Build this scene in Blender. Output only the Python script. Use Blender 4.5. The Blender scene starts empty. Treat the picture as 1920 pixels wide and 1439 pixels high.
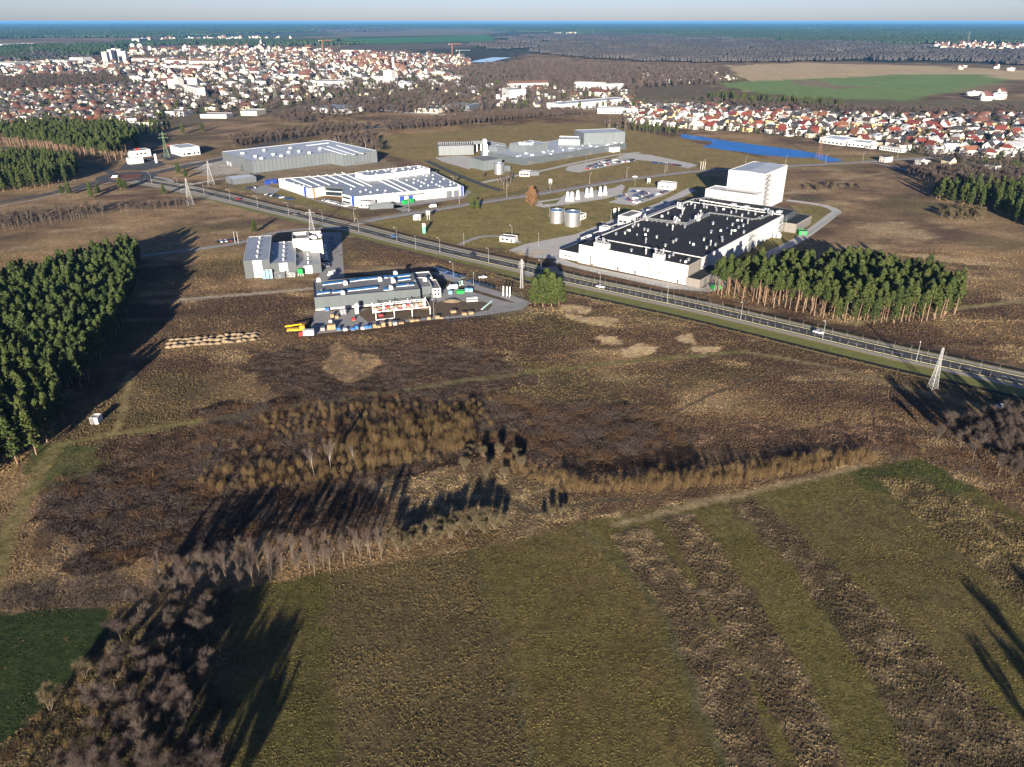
import bpy, math, random
import numpy as np
from mathutils import Vector

# ------------------------------------------------------------------ camera, sky, sun, exposure
SC = bpy.context.scene
COL = SC.collection
CAM_H, FPX = 120.0, 1400.0
PITCH = math.atan((719.5 - 40) / FPX)
cam_data = bpy.data.cameras.new('camera')
cam_data.sensor_fit = 'HORIZONTAL'
cam_data.sensor_width = 36.0
cam_data.lens = FPX / 1920 * 36.0
cam_data.clip_start = 1.0
cam_data.clip_end = 150000.0
cam = bpy.data.objects.new('camera', cam_data)
cam.location = (0, 0, CAM_H)
cam.rotation_euler = (math.pi / 2 - PITCH, 0, 0)
COL.objects.link(cam)
SC.camera = cam

SUN_EL, SUN_AZ = 11.5, 3.5          # elevation; shadows point SUN_AZ degrees right of +Y
world = bpy.data.worlds.new('World')
SC.world = world
world.use_nodes = True
wn = world.node_tree
wn.nodes.clear()
sky = wn.nodes.new('ShaderNodeTexSky')
sky.sky_type = 'NISHITA'
sky.sun_disc = False
sky.sun_elevation = math.radians(SUN_EL)
sky.sun_rotation = math.radians(180 + SUN_AZ)
sky.air_density = 0.7
sky.dust_density = 0.5
sky.ozone_density = 3.5
bg = wn.nodes.new('ShaderNodeBackground')
bg.inputs['Strength'].default_value = 0.046
wo = wn.nodes.new('ShaderNodeOutputWorld')
wb = wn.nodes.new('ShaderNodeVectorMath')      # camera white balance
wb.operation = 'MULTIPLY'
wb.inputs[1].default_value = (1.09, 0.91, 1.02)
wn.links.new(sky.outputs[0], wb.inputs[0])
wn.links.new(wb.outputs[0], bg.inputs[0])
wn.links.new(bg.outputs[0], wo.inputs[0])

sun_data = bpy.data.lights.new('sun', 'SUN')
sun_data.energy = 5.0
sun_data.angle = math.radians(0.5)
sun_data.color = (1.0, 0.89, 0.73)
sun = bpy.data.objects.new('sun', sun_data)
_e, _a = math.radians(SUN_EL), math.radians(SUN_AZ)
_d = Vector((math.sin(_a) * math.cos(_e), math.cos(_a) * math.cos(_e), -math.sin(_e)))
sun.rotation_euler = _d.to_track_quat('-Z', 'Y').to_euler()
sun.location = (0, -200, 300)
COL.objects.link(sun)

SC.view_settings.view_transform = 'Standard'
SC.view_settings.look = 'None'
SC.view_settings.exposure = 1.72
SC.view_settings.gamma = 1.0
SC.view_settings.use_curve_mapping = False
SC.cycles.max_bounces = 5
SC.cycles.diffuse_bounces = 2
SC.cycles.glossy_bounces = 2
SC.cycles.transmission_bounces = 2
SC.cycles.volume_bounces = 0
SC.cycles.transparent_max_bounces = 6
SC.cycles.use_denoising = True
SC.cycles.use_adaptive_sampling = False

# ------------------------------------------------------------------ helpers
R = random.Random(7)
NR = np.random.default_rng(11)
_c, _s = math.cos(PITCH), math.sin(PITCH)


def at(px, py, z=0.0):
    """Survey: the point of the place at height z that the photograph (1920 wide) shows at px, py."""
    u, v = (px - 960.0) / FPX, (py - 719.5) / FPX
    t = (z - CAM_H) / (-_s - v * _c)
    return (u * t, (_c - v * _s) * t, z)


def at2(px, py, z=0.0):
    return at(px, py, z)[:2]


def ats(pts, z=0.0):
    return [at2(p[0], p[1], z) for p in pts]


def tag(o, label=None, cat=None, group=None, kind=None):
    if label: o['label'] = label
    if cat: o['category'] = cat
    if group: o['group'] = group
    if kind: o['kind'] = kind
    return o


def thing(name, label, cat, loc=(0, 0, 0), rz=0.0, group=None):
    o = bpy.data.objects.new(name, None)
    o.empty_display_size = 0.5
    COL.objects.link(o)
    o.location = loc
    o.rotation_euler = (0, 0, rz)
    return tag(o, label, cat, group)


class MB:
    """collects simple shapes into one mesh; every shape carries a material slot"""

    def __init__(self):
        self.v, self.f, self.m = [], [], []

    def add(self, verts, faces, mi=0):
        b = len(self.v)
        self.v.extend(verts)
        for f in faces:
            self.f.append([i + b for i in f])
            self.m.append(mi)
        return self

    def prism(self, poly, z0, z1, mi=0, top=None, bottom=False):
        n = len(poly)
        a = sum(poly[i][0] * poly[(i + 1) % n][1] - poly[(i + 1) % n][0] * poly[i][1] for i in range(n))
        if a < 0: poly = poly[::-1]
        vs = [(p[0], p[1], z0) for p in poly] + [(p[0], p[1], z1) for p in poly]
        b = len(self.v)
        self.v.extend(vs)
        for i in range(n):
            j = (i + 1) % n
            self.f.append([b + i, b + j, b + n + j, b + n + i]); self.m.append(mi)
        self.f.append([b + n + i for i in range(n)]); self.m.append(mi if top is None else top)
        if bottom:
            self.f.append([b + n - 1 - i for i in range(n)]); self.m.append(mi)
        return self

    def box(self, x0, x1, y0, y1, z0, z1, mi=0, top=None, bottom=True):
        return self.prism([(x0, y0), (x1, y0), (x1, y1), (x0, y1)], z0, z1, mi, top, bottom)

    def tube(self, p0, p1, r0, r1=None, n=6, mi=0, cap=True):
        r1 = r0 if r1 is None else r1
        p0, p1 = Vector(p0), Vector(p1)
        d = p1 - p0
        if d.length < 1e-6: return self
        d.normalize()
        a = d.orthogonal().normalized()
        c = d.cross(a)
        b = len(self.v)
        for p, r in ((p0, r0), (p1, r1)):
            for k in range(n):
                t = 2 * math.pi * k / n
                q = p + (a * math.cos(t) + c * math.sin(t)) * r
                self.v.append((q.x, q.y, q.z))
        for k in range(n):
            j = (k + 1) % n
            self.f.append([b + k, b + j, b + n + j, b + n + k]); self.m.append(mi)
        if cap:
            self.f.append([b + n + k for k in range(n)]); self.m.append(mi)
            self.f.append([b + n - 1 - k for k in range(n)]); self.m.append(mi)
        return self

    def mesh(self, name, mats, smooth=False):
        me = bpy.data.meshes.new(name)
        me.from_pydata(self.v, [], self.f)
        for m in (mats if isinstance(mats, (list, tuple)) else [mats]):
            me.materials.append(m)
        if len(me.materials) > 1:
            me.polygons.foreach_set('material_index', self.m)
        if smooth:
            me.polygons.foreach_set('use_smooth', [True] * len(me.polygons))
        me.update()
        return me

    def build(self, name, mats, parent=None, smooth=False, loc=None, rz=0.0):
        o = bpy.data.objects.new(name, self.mesh(name, mats, smooth))
        COL.objects.link(o)
        if parent: o.parent = parent
        if loc: o.location = loc
        if rz: o.rotation_euler = (0, 0, rz)
        return o


def np_mesh(name, verts, faces, mats, mi=None):
    """mesh from numpy arrays; faces (N,3) or (N,4)"""
    me = bpy.data.meshes.new(name)
    nv, nf, k = len(verts), len(faces), faces.shape[1]
    me.vertices.add(nv)
    me.vertices.foreach_set('co', np.asarray(verts, np.float32).ravel())
    me.loops.add(nf * k)
    me.loops.foreach_set('vertex_index', np.asarray(faces, np.int32).ravel())
    me.polygons.add(nf)
    me.polygons.foreach_set('loop_start', np.arange(0, nf * k, k, dtype=np.int32))
    for m in (mats if isinstance(mats, (list, tuple)) else [mats]):
        me.materials.append(m)
    if mi is not None:
        me.polygons.foreach_set('material_index', np.asarray(mi, np.int32))
    me.update(calc_edges=True)
    return me


def link(name, me, parent=None, loc=None, rz=0.0):
    o = bpy.data.objects.new(name, me)
    COL.objects.link(o)
    if parent: o.parent = parent
    if loc: o.location = loc
    if rz: o.rotation_euler = (0, 0, rz)
    return o


# ---- materials
def _nodes(name):
    m = bpy.data.materials.new(name)
    m.use_nodes = True
    nt = m.node_tree
    b = nt.nodes['Principled BSDF']
    return m, nt, b


def N(nt, t, **kw):
    n = nt.nodes.new(t)
    for k, v in kw.items(): setattr(n, k, v)
    return n


def setin(n, **kw):
    for k, v in kw.items(): n.inputs[k.replace('_', ' ')].default_value = v
    return n


def mat(name, col, rough=0.8, metal=0.0, var=0.12, scale=0.6, spec=0.3, bump=0.0, bscale=3.0, streak=False):
    """plain paint, metal, concrete ...: base colour with weathering noise"""
    m, nt, b = _nodes(name)
    setin(b, Roughness=rough, Metallic=metal)
    b.inputs['Specular IOR Level'].default_value = spec
    g = N(nt, 'ShaderNodeNewGeometry')
    if streak:
        mp = N(nt, 'ShaderNodeMapping')
        mp.inputs['Scale'].default_value = (1, 1, 0.12)
        nt.links.new(g.outputs['Position'], mp.inputs[0])
        src = mp.outputs[0]
    else:
        src = g.outputs['Position']
    nz = setin(N(nt, 'ShaderNodeTexNoise'), Scale=scale, Detail=5.0, Roughness=0.62)
    nt.links.new(src, nz.inputs['Vector'])
    mr = setin(N(nt, 'ShaderNodeMapRange'), From_Min=0.25, From_Max=0.75, To_Min=1 - var, To_Max=1 + var)
    nt.links.new(nz.outputs['Fac'], mr.inputs['Value'])
    vm = N(nt, 'ShaderNodeVectorMath', operation='SCALE')
    vm.inputs[0].default_value = col
    nt.links.new(mr.outputs[0], vm.inputs['Scale'])
    nt.links.new(vm.outputs[0], b.inputs['Base Color'])
    if bump:
        n2 = setin(N(nt, 'ShaderNodeTexNoise'), Scale=bscale, Detail=3.0)
        nt.links.new(g.outputs['Position'], n2.inputs['Vector'])
        bp = setin(N(nt, 'ShaderNodeBump'), Strength=bump, Distance=0.2)
        nt.links.new(n2.outputs['Fac'], bp.inputs['Height'])
        nt.links.new(bp.outputs[0], b.inputs['Normal'])
    return m


def mat_object(name, rough=0.7, var=0.1, spec=0.3, metal=0.0, scale=0.5):
    """paint whose colour is the object's own colour"""
    m, nt, b = _nodes(name)
    setin(b, Roughness=rough, Metallic=metal)
    b.inputs['Specular IOR Level'].default_value = spec
    oi = N(nt, 'ShaderNodeObjectInfo')
    g = N(nt, 'ShaderNodeNewGeometry')
    nz = setin(N(nt, 'ShaderNodeTexNoise'), Scale=scale, Detail=4.0)
    nt.links.new(g.outputs['Position'], nz.inputs['Vector'])
    mr = setin(N(nt, 'ShaderNodeMapRange'), From_Min=0.25, From_Max=0.75, To_Min=1 - var, To_Max=1 + var)
    nt.links.new(nz.outputs['Fac'], mr.inputs['Value'])
    vm = N(nt, 'ShaderNodeVectorMath', operation='SCALE')
    nt.links.new(oi.outputs['Color'], vm.inputs[0])
    nt.links.new(mr.outputs[0], vm.inputs['Scale'])
    nt.links.new(vm.outputs[0], b.inputs['Base Color'])
    return m


def mat_plant(name, c0, c1, rough=0.9, trans=0.0, attr=None):
    """leaves, twigs, grass: colour varies from plant to plant (Object Info Random) and in clumps"""
    m, nt, b = _nodes(name)
    setin(b, Roughness=rough)
    b.inputs['Specular IOR Level'].default_value = 0.12
    oi = N(nt, 'ShaderNodeObjectInfo')
    g = N(nt, 'ShaderNodeNewGeometry')
    nz = setin(N(nt, 'ShaderNodeTexNoise'), Scale=0.9, Detail=2.0)
    nt.links.new(g.outputs['Position'], nz.inputs['Vector'])
    ad = N(nt, 'ShaderNodeMath', operation='MULTIPLY_ADD')
    nt.links.new(nz.outputs['Fac'], ad.inputs[0])
    ad.inputs[1].default_value = 1.1
    nt.links.new(oi.outputs['Random'], ad.inputs[2])
    mr = setin(N(nt, 'ShaderNodeMapRange'), From_Min=0.3, From_Max=1.8)
    nt.links.new(ad.outputs[0], mr.inputs['Value'])
    mx = N(nt, 'ShaderNodeMix', data_type='RGBA')
    mx.inputs['A'].default_value = (*c0, 1)
    mx.inputs['B'].default_value = (*c1, 1)
    nt.links.new(mr.outputs[0], mx.inputs['Factor'])
    nt.links.new(mx.outputs['Result'], b.inputs['Base Color'])
    return m


def mat_tint(name, rough=0.9, lo=0.75, hi=1.25):
    """tufts: colour from the 'tint' each tuft was given"""
    m, nt, b = _nodes(name)
    setin(b, Roughness=rough)
    b.inputs['Specular IOR Level'].default_value = 0.1
    a = N(nt, 'ShaderNodeAttribute', attribute_type='INSTANCER', attribute_name='tint')
    g = N(nt, 'ShaderNodeNewGeometry')
    nz = setin(N(nt, 'ShaderNodeTexNoise'), Scale=2.5, Detail=2.0)
    nt.links.new(g.outputs['Position'], nz.inputs['Vector'])
    mr = setin(N(nt, 'ShaderNodeMapRange'), From_Min=0.3, From_Max=0.7, To_Min=lo, To_Max=hi)
    nt.links.new(nz.outputs['Fac'], mr.inputs['Value'])
    vm = N(nt, 'ShaderNodeVectorMath', operation='SCALE')
    nt.links.new(a.outputs['Color'], vm.inputs[0])
    nt.links.new(mr.outputs[0], vm.inputs['Scale'])
    nt.links.new(vm.outputs[0], b.inputs['Base Color'])
    return m


# ---- numpy noise and polygons
def _hash(ix, iy, seed):
    h = (ix.astype(np.int64) * 374761393 + iy.astype(np.int64) * 668265263 + seed * 1442695041) & 0x7fffffff
    h = ((h ^ (h >> 13)) * 1274126177) & 0x7fffffff
    h = h ^ (h >> 16)
    return (h & 0xffff) / 65535.0


def vnoise(x, y, seed=0):
    ix, iy = np.floor(x), np.floor(y)
    fx, fy = x - ix, y - iy
    fx = fx * fx * (3 - 2 * fx); fy = fy * fy * (3 - 2 * fy)
    a, b = _hash(ix, iy, seed), _hash(ix + 1, iy, seed)
    c, d = _hash(ix, iy + 1, seed), _hash(ix + 1, iy + 1, seed)
    return (a * (1 - fx) + b * fx) * (1 - fy) + (c * (1 - fx) + d * fx) * fy


def fbm(x, y, seed=0, octv=4, sx=1.0, sy=1.0):
    t = np.zeros_like(x, dtype=float); amp = 0.5; tot = 0
    for k in range(octv):
        t += amp * vnoise(x / sx * 2 ** k + 17.3 * k, y / sy * 2 ** k + 9.1 * k, seed + k)
        tot += amp; amp *= 0.5
    return t / tot


def inside(x, y, poly):
    x = np.asarray(x, float); y = np.asarray(y, float)
    res = np.zeros(x.shape, bool)
    n = len(poly)
    xs = [p[0] for p in poly]; ys = [p[1] for p in poly]
    bb = (x >= min(xs)) & (x <= max(xs)) & (y >= min(ys)) & (y <= max(ys))
    if not bb.any(): return res
    X, Y = x[bb], y[bb]
    r = np.zeros(X.shape, bool)
    for i in range(n):
        x0, y0 = poly[i]; x1, y1 = poly[(i + 1) % n]
        if y0 == y1: continue
        c = ((y0 > Y) != (y1 > Y)) & (X < (x1 - x0) * (Y - y0) / (y1 - y0) + x0)
        r ^= c
    res[bb] = r
    return res


def seg_dist(x, y, line):
    d = np.full(np.shape(x), 1e9)
    for (x0, y0), (x1, y1) in zip(line[:-1], line[1:]):
        dx, dy = x1 - x0, y1 - y0
        L = dx * dx + dy * dy
        t = np.clip(((x - x0) * dx + (y - y0) * dy) / L, 0, 1)
        d = np.minimum(d, np.hypot(x - x0 - t * dx, y - y0 - t * dy))
    return d


def smooth_line(pts, step=6.0):
    """Catmull-Rom through the surveyed points"""
    P = [np.array(p[:2], float) for p in pts]
    P = [2 * P[0] - P[1]] + P + [2 * P[-1] - P[-2]]
    out = []
    for i in range(1, len(P) - 2):
        p0, p1, p2, p3 = P[i - 1:i + 3]
        n = max(1, int(np.linalg.norm(p2 - p1) / step))
        for k in range(n):
            t = k / n
            out.append(0.5 * ((2 * p1) + (-p0 + p2) * t + (2 * p0 - 5 * p1 + 4 * p2 - p3) * t * t + (-p0 + 3 * p1 - 3 * p2 + p3) * t ** 3))
    out.append(P[-2])
    return [tuple(p) for p in out]


def offset_line(line, d):
    L = np.array(line)
    T = np.gradient(L, axis=0)
    T /= np.linalg.norm(T, axis=1)[:, None] + 1e-9
    return [tuple(p) for p in L + np.stack([-T[:, 1], T[:, 0]], 1) * d]


def ribbon(mb, line, d0, d1, z0, z1=None, mi=0):
    z1 = z0 if z1 is None else z1
    a, b = offset_line(line, d0), offset_line(line, d1)
    n = len(line)
    mb.add([(p[0], p[1], z0) for p in a] + [(p[0], p[1], z1) for p in b],
           [[i, i + 1, n + i + 1, n + i] if d1 > d0 else [i, n + i, n + i + 1, i + 1] for i in range(n - 1)], mi)


def along(line, step, start=0.0):
    out = []; acc = start
    for (x0, y0), (x1, y1) in zip(line[:-1], line[1:]):
        L = math.hypot(x1 - x0, y1 - y0)
        while acc <= L:
            t = acc / L
            out.append((x0 + (x1 - x0) * t, y0 + (y1 - y0) * t, math.atan2(y1 - y0, x1 - x0)))
            acc += step
        acc -= L
    return out


def scatter(name, kind_label, pts, rot, scl, idx, protos, tint=None, kind='stuff'):
    """one stuff object: instances of a few prototype meshes on a cloud of points"""
    pts = np.asarray(pts, np.float32)
    n = len(pts)
    me = bpy.data.meshes.new(name)
    me.vertices.add(n)
    me.vertices.foreach_set('co', pts.ravel())
    def at_(nm, ty, val, key='value'):
        a = me.attributes.new(nm, ty, 'POINT')
        a.data.foreach_set(key, np.asarray(val).ravel())
    at_('rotz', 'FLOAT', np.asarray(rot, np.float32))
    scl = np.asarray(scl, np.float32)
    if scl.ndim == 1: scl = np.repeat(scl[:, None], 3, 1)
    at_('scl', 'FLOAT_VECTOR', scl, 'vector')
    at_('idx', 'INT', np.asarray(idx, np.int32))
    if tint is not None:
        at_('tint', 'FLOAT_VECTOR', np.asarray(tint, np.float32), 'vector')
    me.update()
    o = link(name, me)
    ng = bpy.data.node_groups.new(name, 'GeometryNodeTree')
    ng.interface.new_socket('Geometry', in_out='INPUT', socket_type='NodeSocketGeometry')
    ng.interface.new_socket('Geometry', in_out='OUTPUT', socket_type='NodeSocketGeometry')
    gi, go = N(ng, 'NodeGroupInput'), N(ng, 'NodeGroupOutput')
    iop = N(ng, 'GeometryNodeInstanceOnPoints')
    jn = N(ng, 'GeometryNodeJoinGeometry')
    for p in reversed(protos):
        po = bpy.data.objects.new(name + '_kind', p)
        oi = N(ng, 'GeometryNodeObjectInfo')
        oi.inputs['Object'].default_value = po
        oi.inputs['As Instance'].default_value = True
        ng.links.new(oi.outputs['Geometry'], jn.inputs[0])
    ng.links.new(gi.outputs[0], iop.inputs['Points'])
    ng.links.new(jn.outputs[0], iop.inputs['Instance'])
    iop.inputs['Pick Instance'].default_value = True
    def na(nm, ty):
        a = N(ng, 'GeometryNodeInputNamedAttribute', data_type=ty)
        a.inputs['Name'].default_value = nm
        return a.outputs['Attribute']
    ng.links.new(na('idx', 'INT'), iop.inputs['Instance Index'])
    cx = N(ng, 'ShaderNodeCombineXYZ')
    ng.links.new(na('rotz', 'FLOAT'), cx.inputs['Z'])
    e2r = N(ng, 'FunctionNodeEulerToRotation')
    ng.links.new(cx.outputs[0], e2r.inputs[0])
    ng.links.new(e2r.outputs[0], iop.inputs['Rotation'])
    ng.links.new(na('scl', 'FLOAT_VECTOR'), iop.inputs['Scale'])
    ng.links.new(iop.outputs[0], go.inputs[0])
    md = o.modifiers.new('scatter', 'NODES')
    md.node_group = ng
    if kind: o['kind'] = kind
    if kind_label: o['label'] = kind_label
    return o

# ------------------------------------------------------------------ land cover
def px_poly(*p):
    return [at2(*q) for q in p]


DRY, HEATH, PALE = np.array((.275, .185, .097)), np.array((.078, .050, .033)), np.array((.40, .29, .165))
OLIVE, MOWN, CROP = np.array((.180, .145, .052)), np.array((.092, .079, .027)), np.array((.024, .036, .011))
COVER = [  # polygon, colour, edge wobble (m), roughness of growth 0..1 ; later ones lie over earlier ones
    # far country
    (px_poly((-900, 58), (2900, 58), (2900, 128), (1900, 122), (1360, 112), (980, 100), (930, 130), (600, 62), (-900, 62)), (.040, .042, .030), 60, 0),
    (px_poly((-500, 108), (700, 108), (1340, 150), (1340, 200), (900, 208), (640, 198), (540, 212), (330, 236), (200, 238), (-500, 240)), (.12, .095, .06), 30, 0),
    (px_poly((1160, 180), (1920, 190), (2500, 200), (2500, 330), (1750, 310), (1600, 270), (1160, 225)), (.12, .10, .055), 12, 0),
    (px_poly((1362, 124), (1500, 118), (1760, 125), (1920, 133), (2100, 150), (1700, 147), (1400, 152)), (.38, .29, .165), 15, 0),
    (px_poly((1340, 156), (1480, 150), (1700, 140), (1850, 140), (1900, 150), (1780, 172), (1700, 189), (1500, 183), (1400, 172)), (.14, .20, .065), 10, 0),
    (px_poly((1480, 152), (1530, 150), (1570, 160), (1640, 165), (1560, 167), (1500, 160)), (.19, .15, .09), 5, 0),
    (px_poly((600, 57), (900, 54), (960, 60), (900, 66), (620, 70)), (.15, .12, .075), 60, 0),
    (px_poly((630, 73), (780, 70), (918, 66), (930, 77), (640, 84)), (.05, .15, .04), 30, 0),
    (px_poly((640, 85), (940, 79), (960, 86), (700, 97), (640, 96)), (.105, .085, .06), 30, 0),
    (px_poly((300, 66), (620, 62), (640, 66), (420, 78), (300, 74)), (.055, .075, .035), 60, 0),
    # plant grounds
    (px_poly((690, 258), (1000, 232), (1120, 232), (1280, 262), (1440, 300), (1700, 292), (1760, 296), (1480, 312), (1300, 320), (1100, 345), (880, 380), (860, 345), (790, 305), (720, 290)), (.195, .148, .060), 4, .1),
    (px_poly((640, 418), (760, 396), (1010, 362), (1110, 347), (1310, 320), (1345, 345), (1290, 372), (1160, 412), (1075, 455), (960, 468), (860, 464), (700, 428)), OLIVE, 2, .15),
    (px_poly((880, 378), (940, 352), (830, 305), (800, 302)), (.17, .145, .05), 2, .1),
    (px_poly((425, 345), (520, 350), (600, 380), (670, 400), (680, 412), (560, 385), (430, 352)), (.16, .13, .05), 2, .2),
    (px_poly((700, 400), (760, 398), (880, 376), (1010, 350), (1010, 360), (880, 388), (780, 406)), (.15, .115, .035), 1.5, .2),
    (px_poly((1290, 470), (1450, 445), (1500, 400), (1480, 385), (1560, 385), (1575, 395), (1480, 452), (1360, 520)), (.165, .14, .05), 1, .1),
    (px_poly((400, 330), (640, 300), (720, 300), (760, 320), (520, 345), (430, 348)), (.20, .155, .10), 2, 0),
    (px_poly((360, 305), (430, 300), (480, 325), (380, 330)), (.33, .30, .26), 2, 0),
    (px_poly((1660, 480), (1780, 478), (1890, 492), (1880, 500), (1760, 490)), PALE * .8, 5, .5),
    (px_poly((1600, 425), (1680, 415), (1760, 445), (1740, 450), (1650, 440)), PALE * .7, 5, .5),
    # heath darkenings (heather, brambles, wet ground) and bare pale sand
    (px_poly((470, 660), (640, 640), (900, 655), (1000, 700), (900, 760), (620, 760), (480, 730)), HEATH * 1.2, 7, .7),
    (px_poly((380, 760), (700, 735), (930, 760), (1150, 760), (1300, 830), (1300, 880), (1050, 880), (920, 840), (800, 880), (600, 930), (380, 930)), HEATH * .62, 6, .9),
    (px_poly((100, 890), (380, 850), (700, 930), (740, 1000), (520, 1010), (200, 1080), (90, 1040)), HEATH * .8, 6, .9),
    (px_poly((180, 830), (420, 800), (520, 820), (360, 880), (200, 880)), HEATH * 1.3, 5, .8),
    (px_poly((1300, 830), (1700, 850), (1740, 800), (1620, 790), (1350, 800)), HEATH * 1.9, 6, .8),
    (px_poly((640, 640), (720, 680), (640, 720), (610, 680)), DRY * 1.2, 3, .4),
    (px_poly((1060, 590), (1160, 600), (1140, 612), (1060, 600)), PALE, 2, .2),
    (px_poly((1050, 572), (1105, 578), (1095, 590), (1060, 586)), PALE, 2, .2),
    (px_poly((1160, 655), (1200, 643), (1230, 655), (1215, 670), (1170, 668)), PALE, 2, .2),
    (px_poly((1265, 630), (1300, 627), (1310, 645), (1275, 640)), PALE, 2, .2),
    (px_poly((1290, 650), (1360, 650), (1350, 662), (1300, 662)), PALE, 2, .2),
    (px_poly((1120, 632), (1150, 630), (1158, 645), (1130, 647)), PALE, 2, .2),
    (px_poly((740, 900), (900, 880), (1040, 920), (1140, 950), (1080, 985), (940, 1000), (940, 940), (760, 1010)), PALE * .62, 3, .8),
    (px_poly((1050, 985), (1290, 940), (1480, 900), (1740, 840), (1720, 858), (1560, 888), (1420, 924), (1290, 950), (1160, 975)), PALE * .60, 2, .8),
    (px_poly((0, 1110), (200, 1095), (260, 1120), (195, 1136), (0, 1150)), PALE * .5, 2, .7),
    (px_poly((60, 840), (200, 830), (170, 900), (60, 930)), (.075, .083, .030), 4, .3),
    # fields in front
    (px_poly((440, 1108), (610, 1078), (645, 1500), (330, 1500)), MOWN * .95, 1.2, .35),
    (px_poly((610, 1078), (880, 1033), (1015, 1500), (645, 1500)), (.128, .098, .047), 1.0, .62),
    (px_poly((880, 1033), (1085, 984), (1230, 1140), (1380, 1500), (1015, 1500)), (.118, .095, .035), 1.0, .4),
    (px_poly((1085, 984), (1160, 972), (1290, 945), (1420, 924), (1560, 888), (1720, 858), (1830, 915), (1930, 975), (2100, 1100), (2100, 1500), (1380, 1500), (1230, 1140)), (.112, .094, .033), 1.2, .3),
    (px_poly((1420, 1000), (1560, 920), (1720, 960), (1860, 1090), (1920, 1200), (1800, 1280), (1600, 1080)), (.122, .097, .040), 4, .4),
    (px_poly((1580, 885), (1720, 858), (1830, 915), (1700, 930), (1620, 920)), (.070, .076, .024), 2, .5),
    (px_poly((1150, 1005), (1215, 985), (1300, 1100), (1410, 1300), (1470, 1500), (1385, 1500), (1265, 1200)), (.165, .122, .072), .8, .85),
    (px_poly((1240, 970), (1300, 962), (1390, 1080), (1490, 1240), (1590, 1439), (1500, 1439), (1385, 1235)), (.165, .122, .072), .8, .85),
    (px_poly((1370, 948), (1415, 935), (1565, 1060), (1710, 1190), (1850, 1320), (2000, 1420), (2000, 1500), (1720, 1500), (1680, 1360), (1590, 1200), (1470, 1050)), (.15, .113, .066), 1, .85),
    (px_poly((1620, 890), (1720, 900), (1800, 930), (1930, 985), (2100, 1120), (2100, 1230), (1930, 1140), (1860, 1085), (1750, 990)), (.165, .125, .062), 1.5, .85),
    (px_poly((-300, 1190), (0, 1150), (196, 1136), (215, 1195), (150, 1255), (60, 1345), (0, 1398), (-300, 1600)), CROP, .8, .05),
    (px_poly((0, 1400), (60, 1348), (150, 1258), (215, 1200), (430, 1100), (430, 1500), (-50, 1500)), (.11, .085, .042), 2, .8),
]
TRACKS = [  # survey line, half width, colour
    ([(-40, 1130), (0, 1060), (25, 985), (65, 900), (110, 835)], 2.2, (.105, .088, .032)),
    ([(110, 835), (190, 818), (300, 803), (420, 783), (520, 768), (640, 748), (760, 732), (880, 713), (1050, 692), (1200, 676), (1300, 668), (1400, 660)], 1.6, (.105, .092, .032)),
    ([(215, 812), (232, 760), (245, 700)], 1.3, (.14, .11, .045)),
    ([(1400, 660), (1560, 690), (1700, 728), (1830, 760), (1960, 800)], 1.6, (.13, .10, .05)),
    ([(1250, 780), (1350, 735), (1470, 695)], .8, (.075, .058, .035)),
    ([(1600, 608), (1700, 592), (1830, 575), (1990, 555)], 2.0, (.15, .125, .06)),
    ([(340, 562), (460, 553), (585, 541)], 1.8, (.23, .20, .16)),
    ([(1085, 984), (1230, 1140), (1385, 1500)], .9, (.060, .060, .022)),
    ([(880, 1033), (940, 1200), (1015, 1500)], .5, (.055, .05, .022)),
    ([(1160, 985), (1300, 950), (1480, 905), (1600, 880)], 1.2, (.17, .13, .07)),
    ([(930, 930), (1000, 960), (1120, 940), (1240, 935)], .7, (.06, .047, .03)),
    ([(1450, 365), (1560, 355), (1590, 335), (1660, 325)], 2.2, (.22, .17, .10)),
]
TRACKS = [(smooth_line(ats(l), 8), w, np.array(c) * (1.35 if w > 1 else 1)) for l, w, c in TRACKS]


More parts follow.
